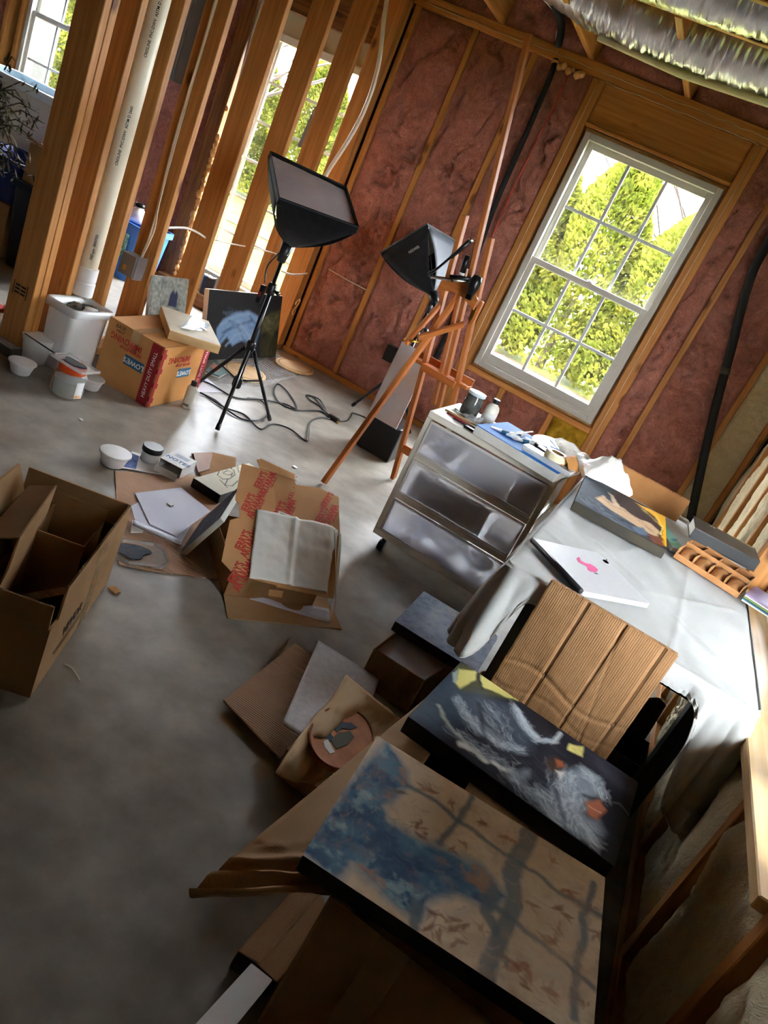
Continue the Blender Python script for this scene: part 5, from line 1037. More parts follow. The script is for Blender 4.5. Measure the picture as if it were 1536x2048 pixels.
MB().lathe([(0, 0), (.034, 0), (.037, .004), (.037, .04), (.034, .046)], c, 26).obj('jar_body', clear('jar_plastic', (226, 226, 222), .1, .35), jr, smooth=True, angle=.8); MB().lathe([(0, .004), (.033, .004), (.033, .036), (0, .036)], c, 20).obj('contents', offwhite, jr, smooth=True, angle=.5); MB().lathe([(.041, .044), (.042, .046), (.042, .064), (.040, .067), (0, .067)], c, 30).obj('screw_lid', black, jr, smooth=True, angle=.7)
# ------------------------------------------------------------------ printed art-store carton
kr3 = card_mat('printed_carton_board', (208, 158, 106), (196, 144, 92), 0, freq=200, strength=.2)
us = sheet('cardboard_sheet', [F(437, 1120, .004), F(455, 1235, .004), F(570, 1246, .004), F(684, 1258, .004), F(655, 1195, .004), F(600, 1110, .004)], .004, card); tag(us, 'brown cardboard sheet under the printed carton', 'cardboard')
up = MB().grid(lambda u, v: F(500+160*u, 1190+28*u+28*v*(.3+.7*u), .006+.01*math.sin(9*u)*(1-v)), 20, 4).obj('paper_liner', paper_blue, smooth=True, fix=False); solid(up, .0008); tag(up, 'crumpled white liner poking out under the printed carton', 'paper')
jb0, jb1 = F(446, 1192), F(622, 1216)    # floor corners of near side
ju = (jb1-jb0).normalized(); jv = V((-ju.y, ju.x, 0)); JW = (jb1-jb0).length; JD, JH = .36, .105
jbx = thing('printed_carton', 'opened art store carton with red diagonal lettering', 'box', jb0+ju*JW/2+jv*.18)
def jp(a, c, z): return jb0+ju*a+jv*c+V((0, 0, z))
for pts, off in (([(0, 0, .005), (JW, 0, .005), (JW, 0, JH), (0, 0, JH)], jv*.004), ([(0, 0, .005), (0, JD, .005), (0, JD, JH), (0, 0, JH)], ju*.004), ([(JW, 0, .005), (JW, JD, .005), (JW, JD, JH), (JW, 0, JH)], -ju*.004), ([(0, JD, .005), (JW, JD, .005), (JW, JD, JH), (0, JD, JH)], -jv*.004)): MB().prism([jp(*p) for p in pts], off).obj('side_panel', card_dk, jbx)
MB().prism([jp(0, 0, .005), jp(JW, 0, .005), jp(JW, JD, .005), jp(0, JD, .005)], (0, 0, .003)).obj('base_panel', card_dk, jbx)
# tilted lid: measured outline on a plane from the near rim (low) to the far end (high)
L0, L1, L2 = F(441, 1128, .125), F(641, 1190, .125), F(486, 924, .275)
Mj = frame(L0, L1-L0, L2-L0); Mji = Mj.inverted(); nj = Mj.col[2].to_3d()
def onlid(x, y, lift=0.0):
    d = ray(x, y); P = CAMPOS+d*((L0-CAMPOS).dot(nj)/d.dot(nj)); return P+nj*lift
def lidpoly(nm, pts, mt, t, lift=0.0): return MB().prism([onlid(x, y, lift) for x, y in pts], -nj*t).obj(nm, mt, jbx)
lidpoly('lid_panel', [(484, 927), (518, 936), (545, 945), (552, 1000), (553, 1170), (465, 1146), (443, 1122), (460, 1040), (480, 1035), (478, 1006), (470, 1000)], kr3, .004)
lidpoly('lid_panel', [(546, 945), (588, 950), (592, 968), (640, 975), (678, 993), (680, 1060), (668, 1195), (554, 1172), (553, 1000)], kr3, .004, -.003)
lidpoly('torn_flap', [(513, 921), (522, 919), (590, 950), (588, 962), (555, 948), (520, 938)], kr3, .003, .004)
lidpoly('side_tab', [(540, 1176), (568, 1180), (565, 1193), (538, 1188)], kr3, .003, -.006)
lj = plain('carton_red', (200, 44, 38), .6)
def jtxt(s, x, y, x2, y2, size, **k):
    o = onlid(x, y, .0006); M = frame(o, onlid(x2, y2, .0006)-o, nj.cross(onlid(x2, y2, .0006)-o)); return text(s, M, size, lj, jbx, **k)
for (x, y) in ((528, 960), (503, 1005), (492, 1080), (478, 1145), (565, 1020), (650, 1030), (668, 1000)):
    sz = .036
    if (x, y) == (668, 1000): jtxt("JERRY'S", 655, 1000, 672, 972, .03, bold=.0006); continue
    dx, dy = (10, -20)
    jtxt("JERRY'S", x-6, y, x-6+11, y-22, sz, bold=.0008, sx=.85); jtxt('ARTARAMA', x+10, y+4, x+10+11, y+4-22, sz, bold=.0008, sx=.8); jtxt('1-800-U-ARTIST', x+20, y+5, x+31, y-17, .010)
jtxt('PULL', 582, 992, 588, 968, .026, sx=.9)
for i in range(4):
    o = onlid(588+i*1.5, 975-i*7, .0006); MB().prism([o, o+(Mj.col[0].to_3d()*.004-Mj.col[1].to_3d()*.006), o+Mj.col[1].to_3d()*.006, o-(Mj.col[0].to_3d()*.004+Mj.col[1].to_3d()*.006)], nj*.0004).obj('arrow_mark', lj, jbx)
ships = thing('shipping_label', 'white shipping label stuck on the printed carton', 'label', onlid(575, 1030)); MB().prism([onlid(557, 1022, .0025), onlid(607, 1042, .0025), onlid(607, 1052, .0025), onlid(553, 1034, .0025)], -nj*.001).obj('sticker', paper, ships); MB().prism([onlid(560, 1027, .003), onlid(580, 1035, .003), onlid(580, 1037, .003), onlid(560, 1029, .003)], -nj*.0004).obj('print_line', black_ink, ships)
# creased white cloth-like paper laid over the lid
def pw(u, v):
    a = V((513, 1021, 0)).lerp(V((680, 1058, 0)), u); c = V((497, 1158, 0)).lerp(V((668, 1190, 0)), u); q = a.lerp(c, v)
    l = .006+.006*abs(math.sin(u*math.pi*2))*.6+.004*fbm(V((u*5, v*5, 3)), 3)+(.004 if abs(u-.47) < .02 else 0)
    p = onlid(q.x, q.y, max(.003, l))
    if u > .9: p = p+V((.10*(u-.9), 0, -.5*(u-.9)*(.3+v)))
    return p
wp = MB().grid(pw, 40, 30).obj('paper_cover', paper_cr, smooth=True, fix=False); solid(wp, .0012); tag(wp, 'big creased white paper draped over the printed carton', 'paper')
def pw2(u, v): return onlid(668+14*u+4*v, 1062+125*v, .004-.02*u-.05*u*v)+V((.01*u, 0, -.04*u*(v**2)))
wp2 = MB().grid(pw2, 6, 20).obj('paper_edge', paper_cr, wp, smooth=True, fix=False); solid(wp2, .0012)
# little debris on the floor
for i, (x, y, s, mt_, lb) in enumerate(((228, 1178, .016, kr2, 'tiny torn cardboard bit right of the open carton'), (590, 933, .012, paper, 'tiny white scrap near the easel leg'), (340, 1008, .01, paper, 'tiny white crumb on the papers'), (162, 838, .01, paper, 'tiny white crumb in front of the glass jar'), (560, 1325, .012, paper, 'tiny white chip by the corrugated sheet'))):
    c = F(x, y, .006 if i != 2 else .014); b = MB().prism([c+V((-s, -s*.6, 0)), c+V((s, -s*.8, 0)), c+V((s*1.2, s*.5, 0)), c+V((-s*.6, s, 0))], (0, 0, -.004)); tag(b.obj('scrap', mt_), lb, 'scrap')
tw_ = tubeobj('twig', [F(128, 1328, .003), F(145, 1338, .003), F(160, 1362, .003)], .0018, cable_m, 'thin pale twig on the floor near the open carton', 'twig', 5)
# ------------------------------------------------------------------ middle floor pile
cs = sheet('corrugated_sheet', [F(447, 1400, .02), F(592, 1285, .03), F(700, 1372, .03), F(560, 1515, .02)], .005, card_pk); tag(cs, 'ridged pinkish cardboard sheet on the floor pile', 'cardboard')
lowb = thing('low_carton', 'low brown carton buried under the tote bag', 'box', (-.24, 1.66, 0)); MB().box((-.36, 1.45, 0), (-.075, 1.80, .085)).obj('body', card_dk, lowb, bevel=.003); MB().box((-.36, 1.60, .085), (-.075, 1.65, .0865)).obj('tape', tape_m, lowb)
foam_m = mat('foam_sheet', (240, 242, 248), (226, 228, 236), rough=.28, scale=60, bump=.8, bscale=420, bdist=.003)
def fs(u, v):
    q = V((637, 1280, 0)).lerp(V((760, 1358, 0)), u).lerp(V((565, 1445, 0)).lerp(V((690, 1530, 0)), u), v); return F(q.x, q.y, .052+.02*math.sin(3*u+1)*v+.045*v*u+.006*fbm(V((u*3, v*3, 0)), 2))
fo_ = MB().grid(fs, 24, 24).obj('foam_pouch', foam_m, smooth=True, fix=False); solid(fo_, .004, 1); tag(fo_, 'shiny white foam sheet on the floor pile', 'foam sheet')
tan = mat('tan_cotton', (232, 206, 166), (214, 184, 140), rough=.85, scale=4, bump=.3, bscale=300, bdist=.002)
tot = thing('tote_bag', 'tan cotton bag with a round orange patch on the floor pile', 'bag', F(660, 1460, .12))
def tz(u, v): return .118+.018*math.sin(5*u+2*v)+.03*v*(1-v)*4*u*(1-u)+.012*fbm(V((u*5, v*5, 7)), 3)+.05*(1-u)
def tbf(u, v):
    q = V((690, 1352, 0)).lerp(V((800, 1440, 0)), u).lerp(V((548, 1545, 0)).lerp(V((640, 1580, 0)), u), v); q += V((4*math.sin(7*v)*(1-u), 5*math.sin(6*u)*v, 0)); return F(q.x, q.y, tz(u, v))
o = MB().grid(tbf, 36, 36).obj('cloth', tan, tot, smooth=True, fix=False); solid(o, .006, -1)
pc = V((683, 1476, 0))
def patch(a, r, lift=.010): 
    x = pc.x+(66*math.cos(a)*.95-30*math.sin(a)*.25)*r; y = pc.y+(64*math.sin(a)*.95+10*math.cos(a))*r; return F(x, y, .180-.04*(x-617)/130+lift)
MB().prism([patch(k*math.pi/20, 1.0) for k in range(40)], (0, 0, -.014)).obj('patch', mat('orange_patch', (206, 132, 74), (188, 112, 58), rough=.7, scale=20), tot); MB().tube([patch(k*math.pi/20, 1.0, .011) for k in range(41)], .003, 6).obj('patch_rim', plain('rust_thread', (150, 84, 44), .7), tot)
plain('navy_thread', (38, 46, 64), .7); plain('olive_thread', (84, 78, 50), .7)
for k, (pts, mt_) in enumerate((([(634, 1452), (645, 1455), (660, 1465), (670, 1479), (660, 1483), (646, 1470)], 'navy_thread'), ([(666, 1452), (682, 1444), (702, 1445), (714, 1454), (700, 1459), (684, 1457), (673, 1464)], 'navy_thread'), ([(662, 1479), (677, 1465), (700, 1462), (708, 1474), (695, 1489), (672, 1497)], 'olive_thread'), ([(647, 1482), (656, 1478), (664, 1494), (670, 1504), (660, 1507), (650, 1494)], 'white_paper'))):
    MB().prism([F(x, y, .1912-.04*(x-617)/130+.0003*k) for x, y in pts], (0, 0, -.0012)).obj('patch_shape', MATS[mt_], tot)
# open white-lined carton with the blue canvas
oc = thing('lined_carton', 'open carton with white inside under the pale blue canvas', 'box', (-.30, 2.05, 0))
k0, k1, k2, k3 = F(748, 1297, .13), F(850, 1362, .13), F(985, 1275, .13), F(860, 1210, .13)
for a, c, mt_ in ((k0, k1, card_dk), (k1, k2, card_dk), (k2, k3, card_dk), (k3, k0, card_dk)):
    n_ = (c-a).cross(V((0, 0, 1))).normalized(); MB().prism([V((a.x, a.y, 0)), V((c.x, c.y, 0)), c, a], -n_*.004).obj('side_panel', mt_, oc)
MB().prism([V((p.x, p.y, .004)) for p in (k0, k1, k2, k3)], (0, 0, -.003)).obj('base_panel', card_dk, oc)
MB().prism([V((p.x, p.y, 0)).lerp(V((-.27, 2.12, 0)), .04)+V((0, 0, .118)) for p in (k0, k1, k2, k3)], (0, 0, -.004)).obj('white_lining', paper_blue, oc)
bq = [F(790, 1242, .17), F(912, 1318, .17), F(990, 1250, .17), F(858, 1188, .17)]; Mb = frame(bq[0], bq[1]-bq[0], bq[3]-bq[0]); bw2, bh2 = .305, .30
bc_ = thing('blue_canvas', 'pale blue textured canvas on the white lined carton', 'painting', bq[0]); cv = Canvas(Mb, bw2, bh2, 120, (196, 218, 248)); cv.mix((cv.noise(16, 3, 4)-.4)*2.2, (146, 176, 224)); cv.mix((cv.noise(30, 9, 3)-.55)*3, (214, 228, 246)); cv.obj('painted_face', paint_gl, bc_); canvas_body(bc_, Mb, bw2, bh2, .036, black)
# ------------------------------------------------------------------ drawer cart
CX0, CX1, CY0, CY1, CZ0, CZ1 = -.785, -.215, 2.845, 3.235, .075, .655
frost = clear('frosted_drawer', (226, 230, 242), .4, .66)
_n = frost.node_tree; _o = [x for x in _n.nodes if x.type == 'OUTPUT_MATERIAL'][0]; _mx = [x for x in _n.nodes if x.type == 'MIX_SHADER'][0]; _t = _n.nodes.new('ShaderNodeBsdfTranslucent'); _t.inputs[0].default_value = (.86, .88, .95, 1)
_x = _n.nodes.new('ShaderNodeMixShader'); _x.inputs[0].default_value = .25; _n.links.new(_mx.outputs[0], _x.inputs[1]); _n.links.new(_t.outputs[0], _x.inputs[2]); _n.links.new(_x.outputs[0], _o.inputs[0])
ct = thing('drawer_cart', 'white three drawer cart on castors beside the table', 'cart', ((CX0+CX1)/2, (CY0+CY1)/2, 0))
cw = mat('cart_plastic', (226, 220, 206), (214, 206, 190), rough=.4, scale=4)
hs = [CZ0, CZ0+.03]
dz = [(.108, .262), (.292, .446), (.476, .622)]
MB().box((CX0, CY0, CZ1-.028), (CX1, CY1, CZ1)).obj('top', cw, ct, bevel=.004)
MB().box((CX0, CY0, CZ0), (CX1, CY1, CZ0+.03)).obj('base', cw, ct, bevel=.004)
for x in (CX0, CX1-.022):
    for y in (CY0, CY1-.022): MB().box((x, y, CZ0+.03), (x+.022, y+.022, CZ1-.028)).obj('post', cw, ct, bevel=.003)
for z0, z1 in dz:
    if z0 > .2:
        MB().box((CX0+.022, CY0+.001, z0-.03), (CX1-.022, CY0+.024, z0-.002)).obj('front_rail', cw, ct, bevel=.003)
        for x in (CX0, CX1-.012): MB().box((x, CY0+.022, z0-.028), (x+.012, CY1-.022, z0-.006)).obj('side_rail', cw, ct, bevel=.002)
for z0, z1 in dz:
    d = MB().box((CX0+.026, CY0-.004, z0), (CX1-.026, CY0-.001, z1)).obj('drawer', frost, ct, bevel=0)
    dcl = MATS.get('clear_drawer') or clear('clear_drawer', (228, 230, 236), .2, .88)
    MB().box((CX0+.028, CY0+.002, z0), (CX1-.028, CY1-.02, z0+.003)).obj('drawer_floor', frost, d)
    for x in (CX0+.028, CX1-.031): MB().box((x, CY0+.002, z0+.003), (x+.003, CY1-.02, z1-.02)).obj('drawer_side', dcl, d)
    MB().box((CX0+.031, CY1-.024, z0+.003), (CX1-.031, CY1-.02, z1-.02)).obj('drawer_back', dcl, d)
    fr = MB(); 
    for (a, c, e, g) in ((CX0+.026, CX0+.034, z0, z1), (CX1-.034, CX1-.026, z0, z1), (CX0+.034, CX1-.034, z1-.010, z1), (CX0+.034, CX1-.034, z0, z0+.008)): fr.box((a, CY0-.007, e), (c, CY0-.004, g))
    fr.obj('drawer_frame', clear('drawer_frame_plastic', (228, 226, 220), .3, .25) if 'drawer_frame_plastic' not in MATS else MATS['drawer_frame_plastic'], d)
for x in (CX0+.05, CX1-.05):
    for y in (CY0+.045, CY1-.045):
        w = MB().tube([(x, y, CZ0), (x, y, .05)], .008, 8).obj('castor', black, ct, smooth=True); MB().tube([(x-.012, y, .026), (x+.012, y, .026)], .026, 18).obj('wheel', black, w, smooth=True)
# drawer contents
def item(nm, lb, cat, lo, hi, mt, bev=.004):
    t = thing(nm, lb, cat, (lo[0], lo[1], lo[2])); MB().box(lo, hi).obj('body', mt, t, bevel=bev)
    MB().box((lo[0]+.006, lo[1]-.0008, lo[2]+(hi[2]-lo[2])*.35), (hi[0]-.006, lo[1]-.0001, lo[2]+(hi[2]-lo[2])*.6)).obj('label', paper, t) if (hi[0]-lo[0]) > .03 else None
    return t
fy = CY0+.012
tpr = MB().lathe([(.035, -.02), (.055, -.02), (.055, .02), (.035, .02), (.035, -.02)], n=26, M=Matrix.Translation((CX0+.12, fy+.05, .539)) @ Matrix.Rotation(math.pi/2, 4, 'X')).obj('tape_roll', plain('brown_tape', (130, 110, 92), .5), smooth=True, angle=.5); tag(tpr, 'brown tape roll seen through the top cart drawer', 'tape roll')
item('folded_paper', 'white folded papers in the top cart drawer', 'paper', (CX0+.20, fy, .482), (CX0+.40, fy+.2, .545), paper)
item('purple_pack', 'purple and cream pack in the top cart drawer', 'pack', (CX0+.43, fy, .482), (CX0+.535, fy+.15, .600), mat('purple_cream', (140, 92, 140), (226, 206, 190), scale=7, lo=.45, hi=.55))
item('brown_board', 'dark brown board in the middle cart drawer', 'board', (CX0+.06, fy, .298), (CX0+.40, fy+.012, .415), plain('dark_brown_board', (92, 76, 62), .6), .002)
item('white_papers', 'white paper bundle in the middle cart drawer', 'paper', (CX0+.42, fy+.02, .298), (CX0+.53, fy+.2, .36), paper)
for i, (x, r, lb) in enumerate(((.15, .05, 'left crumpled white bag in the bottom cart drawer'), (.29, .06, 'middle crumpled white bag in the bottom cart drawer'), (.44, .045, 'right crumpled pale bag in the bottom cart drawer'))):
    b = MB(); b.lathe([(0, -1), (.6, -.85), (1, -.2), (.9, .4), (.5, .85), (0, 1)], n=14); b.v = [tuple(V((v[0]*r*1.4, v[1]*r*1.2, v[2]*r*.95))*(1+.3*fbm(V(v)*2+V((i*5, 0, 0)), 3))+V((CX0+x, fy+.11, .118+r))) for v in b.v]; tag(b.obj('crumpled_bag', [paper_blue, paper, plain('slate_bag', (120, 124, 140), .5)][i], smooth=True), lb, 'bag')
# ------------------------------------------------------------------ on the cart
ZT = CZ1
bd = thing('drawing_board', 'blue topped white board laid across the cart', 'board', F(953, 849, ZT)); zb = ZT+.042
B0, B1 = F(953, 849, zb), F(1116, 947, zb); Mbd = frame(B0, B1-B0, V((-(B1-B0).y, (B1-B0).x, 0))); bl_, bdp = (B1-B0).length, .33
par_obj(MB().box((0, 0, -.040), (bl_, bdp, -.003)).obj('frame', mat('board_white', (224, 222, 214), (206, 202, 192), rough=.5, scale=9), None, bevel=.002), bd, Mbd)
par_obj(MB().box((.0, .0, -.003), (bl_, bdp, 0)).obj('blue_mat', plain('blue_mat', (46, 116, 192), .7, spec=.2), None), bd, Mbd)
def onb(a, c, z=0.0): return Mbd @ V((a, c, z))
def tube_paint(a, c, an, lb, l=.10, capc=white_pl, body=white_pl, M0=None, z=0):
    M = (M0 or Mbd) @ Matrix.Translation((a, c, z)) @ Matrix.Rotation(an, 4, 'Z'); t = thing('paint_tube', lb, 'paint tube', M.translation, None)
    n = 12; rings = []
    for k in range(7):
        u = k/6; x = -l/2+l*u; rx = .014; rz = .002+.009*u
        rings.append([tuple(M @ V((x, rx*math.cos(2*math.pi*j/n), rz+rz*math.sin(2*math.pi*j/n)))) for j in range(n)])
    b = loft(rings); b.f.append(tuple(range(6*n, 7*n))); b.m.append(0); b.obj('body', body, t, smooth=True, angle=.7)
    MB().tube([M @ V((l/2, 0, .011)), M @ V((l/2+.02, 0, .011))], .008, 10).obj('cap', capc, t, smooth=True)
    rings2 = [[tuple(M @ V((x, .0144*math.cos(2*math.pi*j/n), rz+(rz+.0005)*math.sin(2*math.pi*j/n)))) for j in range(n)] for x, rz in ((-.005*1, .0065), (.025, .0088))]; loft(rings2, False).obj('color_band', blue_ink, t, smooth=True)
    return t
tube_paint(.075, .10, .3, 'white paint tube at the left end of the blue board', .10); tube_paint(.10, .17, 1.2, 'small white paint tube pointing at the window on the blue board', .08); tube_paint(.15, .14, .9, 'crossed white paint tube on the blue board', .09); tube_paint(.165, .21, -.8, 'white paint tube with a black cap on the blue board', .09, black)
kn = thing('palette_knife', 'white handled knife among the paint tubes', 'knife', onb(.12, .11)); MB().tube([onb(.10, .08, .008), onb(.13, .16, .03)], .005, 8).obj('handle', white_pl, kn, smooth=True); MB().prism([onb(.13, .157, .03), onb(.138, .163, .03), onb(.15, .22, .04), onb(.143, .215, .04)], (0, 0, .0012)).obj('blade', chrome, kn)
pd = thing('palette_disc', 'round white palette plate with drawn lines at the far edge of the board', 'palette', onb(.24, .28)); Mpd = Mbd @ Matrix.Translation((.245, .275, .012)) @ Matrix.Rotation(.12, 4, 'X')
MB().lathe([(0, 0), (.07, 0), (.098, .006), (.10, .009), (.097, .009), (.07, .004), (0, .004)], n=40, M=Mpd).obj('plate', plain('ice_white', (222, 236, 242), .3), pd, smooth=True, angle=.6)
for a, c in ((-.05, .06), (.03, .05), (-.02, -.05), (.06, -.04)): MB().tube([Mpd @ V((a, c, .005)), Mpd @ V((a*.3+.02, c*.2, .0055)), Mpd @ V((-a*.6, c*.4-.03, .005))], .0012, 4).obj('drawn_line', MATS['sky_blue_ink'], pd)
cc = thing('clear_case', 'clear flat case of small parts at the front of the blue board', 'case', onb(.25, .05)); Mcc = Mbd @ Matrix.Translation((.30, .055, .0)) @ Matrix.Rotation(-.03, 4, 'Z')
par_obj(MB().box((-.105, -.028, .0), (.105, .028, .016)).obj('tray', clear('case_plastic', (228, 230, 230), .12, .4), None, bevel=.003), cc, Mcc); par_obj(MB().box((-.107, -.030, .016), (.107, .030, .021)).obj('lid', MATS['case_plastic'], None, bevel=.002), cc, Mcc)
for i in range(9): par_obj(MB().box((-.098+.022*i, -.022, .002), (-.080+.022*i, .022, .013)).obj('part_slot', [paper, grey_metal, paper_blue][i % 3], None), cc, Mcc)
tp_ = thing('masking_tape', 'wide roll of cream masking tape on the clear case', 'tape roll', onb(.315, .075, .021)); MB().lathe([(.026, 0), (.046, 0), (.046, .026), (.026, .026), (.026, 0)], n=36, M=Mbd @ Matrix.Translation((.315, .080, .0215))).obj('roll', plain('cream_tape', (226, 214, 178), .6), tp_, smooth=True, angle=.5); MB().lathe([(.024, .0005), (.026, .0005), (.026, .0262), (.024, .0262), (.024, .0005)], n=36, M=Mbd @ Matrix.Translation((.315, .080, .0215))).obj('core', card_dk, tp_, smooth=True, angle=.5)
pn = thing('marker_pen', 'black marker pen lying behind the tape roll', 'pen', onb(.25, .13)); MB().tube([onb(.215, .15, .010), onb(.285, .12, .010)], .009, 12).obj('barrel', black, pn, smooth=True); MB().tube([onb(.285, .12, .010), onb(.31, .11, .010)], .0075, 12).obj('cap', white_pl, pn, smooth=True)
kb_ = thing('kraft_sleeve', 'folded kraft paper sleeve at the right end of the blue board', 'packaging', onb(.37, .13)); q0 = onb(bl_-.055, .045, .001)
for k in range(2): o = MB().grid(lambda u, v: onb(bl_-.06+.085*u, .05+.13*v, .001+.05*math.sin(math.pi*u)*(1-.55*k)+.004*fbm(V((u*4, v*4, k)), 2)), 14, 8).obj('fold', kr2, kb_, smooth=True, fix=False); solid(o, .0015)
# white bubble wrap rising behind
def bwf(u, v):
    q = V((1085, 868, 0)).lerp(V((1265, 945, 0)), u); top = V((1110, 855, 0)).lerp(V((1300, 960, 0)), u)
    a = onb(.26+.33*u, .21+.02*math.sin(7*u), .012-.02*u); h = .045+.06*math.exp(-((u-.62)/.22)**2)+.03*math.exp(-((u-.95)/.25)**2)+.01*math.sin(11*u)+.012*fbm(V((u*7, 0, 3)), 3)
    return a+V((.02*math.sin(5*v+6*u), .05*v+.015*math.sin(9*u), h*v+.006*fbm(V((u*9, v*5, 2)), 3)))+V((0, -.05*(1-v)*math.sin(math.pi*u), 0))
wbm = mat('white_bubble_wrap', (240, 238, 232), (226, 222, 212), rough=.45, bump=.7, bscale=140, bdist=.004)
wr = MB().grid(bwf, 60, 18).obj('packing_wrap', wbm, smooth=True, fix=False); solid(wr, .003); tag(wr, 'white packing wrap bunched at the far end of the cart', 'packing wrap')
# left end of the cart top: jar, bottle, brushes, bag, pens
c = F(957, 828, ZT); tj = thing('glass_tumbler', 'dark murky glass jar on the cart corner', 'jar', c); c = V((-.70, 3.10, ZT))
tj.location = c; INV[tj.name] = Matrix.Translation(-c)
MB().lathe([(0, 0), (.036, 0), (.04, .006), (.04, .075), (.034, .088), (.034, .094)], c, 26).obj('glass', mat('smoky_jar', (92, 92, 88), (60, 60, 58), rough=.12, scale=30), tj, smooth=True, angle=.8); MB().lathe([(.036, .09), (.0385, .092), (.0385, .104), (0, .105)], c, 26).obj('lid', plain('pale_lid_b', (196, 214, 220), .3), tj, smooth=True, angle=.6)
c = V((-.615, 3.105, ZT)); wbk = thing('medium_bottle', 'white bottle with a black cap beside the murky jar', 'bottle', c); MB().lathe([(0, 0), (.028, 0), (.030, .004), (.030, .07), (.024, .085), (.013, .092), (.013, .098)], c, 24).obj('body', offwhite, wbk, smooth=True, angle=.8); MB().lathe([(.0145, .096), (.0145, .115), (0, .116)], c, 18).obj('cap', black, wbk, smooth=True, angle=.7); MB().lathe([(.0306, .02), (.0306, .055)], c, 24).obj('label', paper, wbk, smooth=True)
zz = ZT+.001
fbg = MB().grid(lambda u, v: (-.70+.13*u, 2.99+.08*v, zz+.002+.03*abs(fbm(V((u*3, v*3, 5)), 3))*math.sin(math.pi*u)+.01*math.sin(math.pi*v)), 18, 12).obj('plastic_bag', clear('milky_bag', (228, 232, 236), .2, .35), smooth=True, fix=False); solid(fbg, .001); tag(fbg, 'crinkled clear bag in front of the murky jar', 'bag')
for i, (p, q_, r, mt_, lb) in enumerate(((V((-.76, 2.96, zz+.004)), V((-.60, 2.98, zz+.006)), .004, palewood, 'pale brush handle lying on the cart corner'), (V((-.74, 2.93, zz+.004)), V((-.62, 2.925, zz+.004)), .0045, red_ink, 'red pen lying on the cart corner'), (V((-.70, 2.905, zz+.004)), V((-.60, 2.90, zz+.004)), .0045, plain('plum', (96, 32, 50), .4), 'plum coloured pen on the cart front edge'))):
    t = thing('brush' if i == 0 else 'pen', lb, 'brush' if i == 0 else 'pen', p); MB().tube([p, q_], r, 8).obj('handle', mt_, t, smooth=True); MB().tube([q_, q_+(q_-p).normalized()*.022], [r, r*.4], 8).obj('tip', [bark_m, black, black][i], t, smooth=True)
blk = thing('tool_strip', 'long black tool lying along the cart front edge', 'tool', (-.5, 2.87, zz)); MB().prism([(-.64, 2.865, zz), (-.44, 2.858, zz), (-.43, 2.866, zz), (-.44, 2.880, zz), (-.63, 2.885, zz)], (0, 0, .010)).obj('handle', black, blk, bevel=.002); MB().prism([(-.43, 2.862, zz+.004), (-.40, 2.864, zz+.004), (-.40, 2.870, zz+.004), (-.43, 2.874, zz+.004)], (0, 0, .003)).obj('blade', blackm, blk)
sp = thing('spoon', 'grey metal spoon bowl at the cart corner', 'spoon', (-.745, 3.03, zz)); MB().lathe([(0, 0), (.012, .002), (.016, .006), (.0155, .0065), (.011, .003), (0, .0015)], (-.745, 3.05, zz), 18).obj('bowl', chrome, sp, smooth=True); MB().tube([(-.735, 3.04, zz+.005), (-.68, 2.99, zz+.008)], .0022, 6).obj('stem', chrome, sp, smooth=True)
# ------------------------------------------------------------------ table and cloth
TX0, TX1, TY0, TY1, TZ = -.135, .516, 1.81, 3.22, .668
tbl = thing('folding_table', 'black legged table under the white cloth', 'table', ((TX0+TX1)/2, (TY0+TY1)/2, 0))
MB().box((TX0, TY0, TZ-.03), (TX1, TY1, TZ-.004)).obj('tabletop', plain('dark_top', (36, 34, 33), .6), tbl, bevel=.003)
for x in (TX0+.10, TX1-.09):
    for y in (TY0+.06, TY1-.06): MB().box((x-.022, y-.022, 0), (x+.022, y+.022, TZ-.03)).obj('leg', black, tbl, bevel=.002)
for y in (TY0+.06, TY1-.06): MB().box((TX0+.122, y-.012, TZ-.09), (TX1-.112, y+.012, TZ-.03)).obj('apron', black, tbl)
for x in (TX0+.10, TX1-.09): MB().box((x-.012, TY0+.082, .17), (x+.012, TY1-.082, .20)).obj('stretcher', black, tbl)
MB().box((TX0+.088, TY0+.09, .20), (TX1-.078, TY1-.09, .215)).obj('lower_shelf', plain('dark_shelf', (40, 36, 33), .6), tbl)
# cloth
cloth_m = mat('white_cloth', (192, 192, 188), (182, 182, 178), rough=.85, scale=5, bump=.35, bscale=16, bdist=.006, sheen=.15)
tcl = thing('tablecloth', 'white fitted cloth draped over the table by the right window', 'tablecloth', ((TX0+TX1)/2, (TY0+TY1)/2, TZ))
def crease(x, y):
    z = 0
    for (ax, ay, bx, by, h, w) in ((.10, 2.05, .48, 2.45, .004, .010), (.02, 2.35, .50, 1.92, .004, .009), (-.05, 1.95, .2, 2.7, .003, .012), (.3, 1.85, .32, 2.7, .0035, .008), (-.12, 2.2, .15, 2.0, .003, .01)):
        dx, dy = bx-ax, by-ay; t = max(0, min(1, ((x-ax)*dx+(y-ay)*dy)/(dx*dx+dy*dy))); d = math.hypot(x-ax-t*dx, y-ay-t*dy); z += h*math.exp(-(d/w)**2)
    return z+.0025*fbm(V((x*9, y*6, 0)), 3)+.0012*math.sin(60*(x*.9+y*.5)+3*fbm(V((x*3, y*3, 1)), 2))
RR = .025; ring = rrect(TX0-.004, TX1+.004, TY0-.004, TY1+.004, RR, 6)
def dense(r, step=.0125):
    out = []
    for i in range(len(r)):
        a, c = V((*r[i], 0)), V((*r[(i+1) % len(r)], 0)); n = max(1, int((c-a).length/step))
        for k in range(n): out.append(a.lerp(c, k/n))
    return out
ring = dense(ring, .005); NR = len(ring)
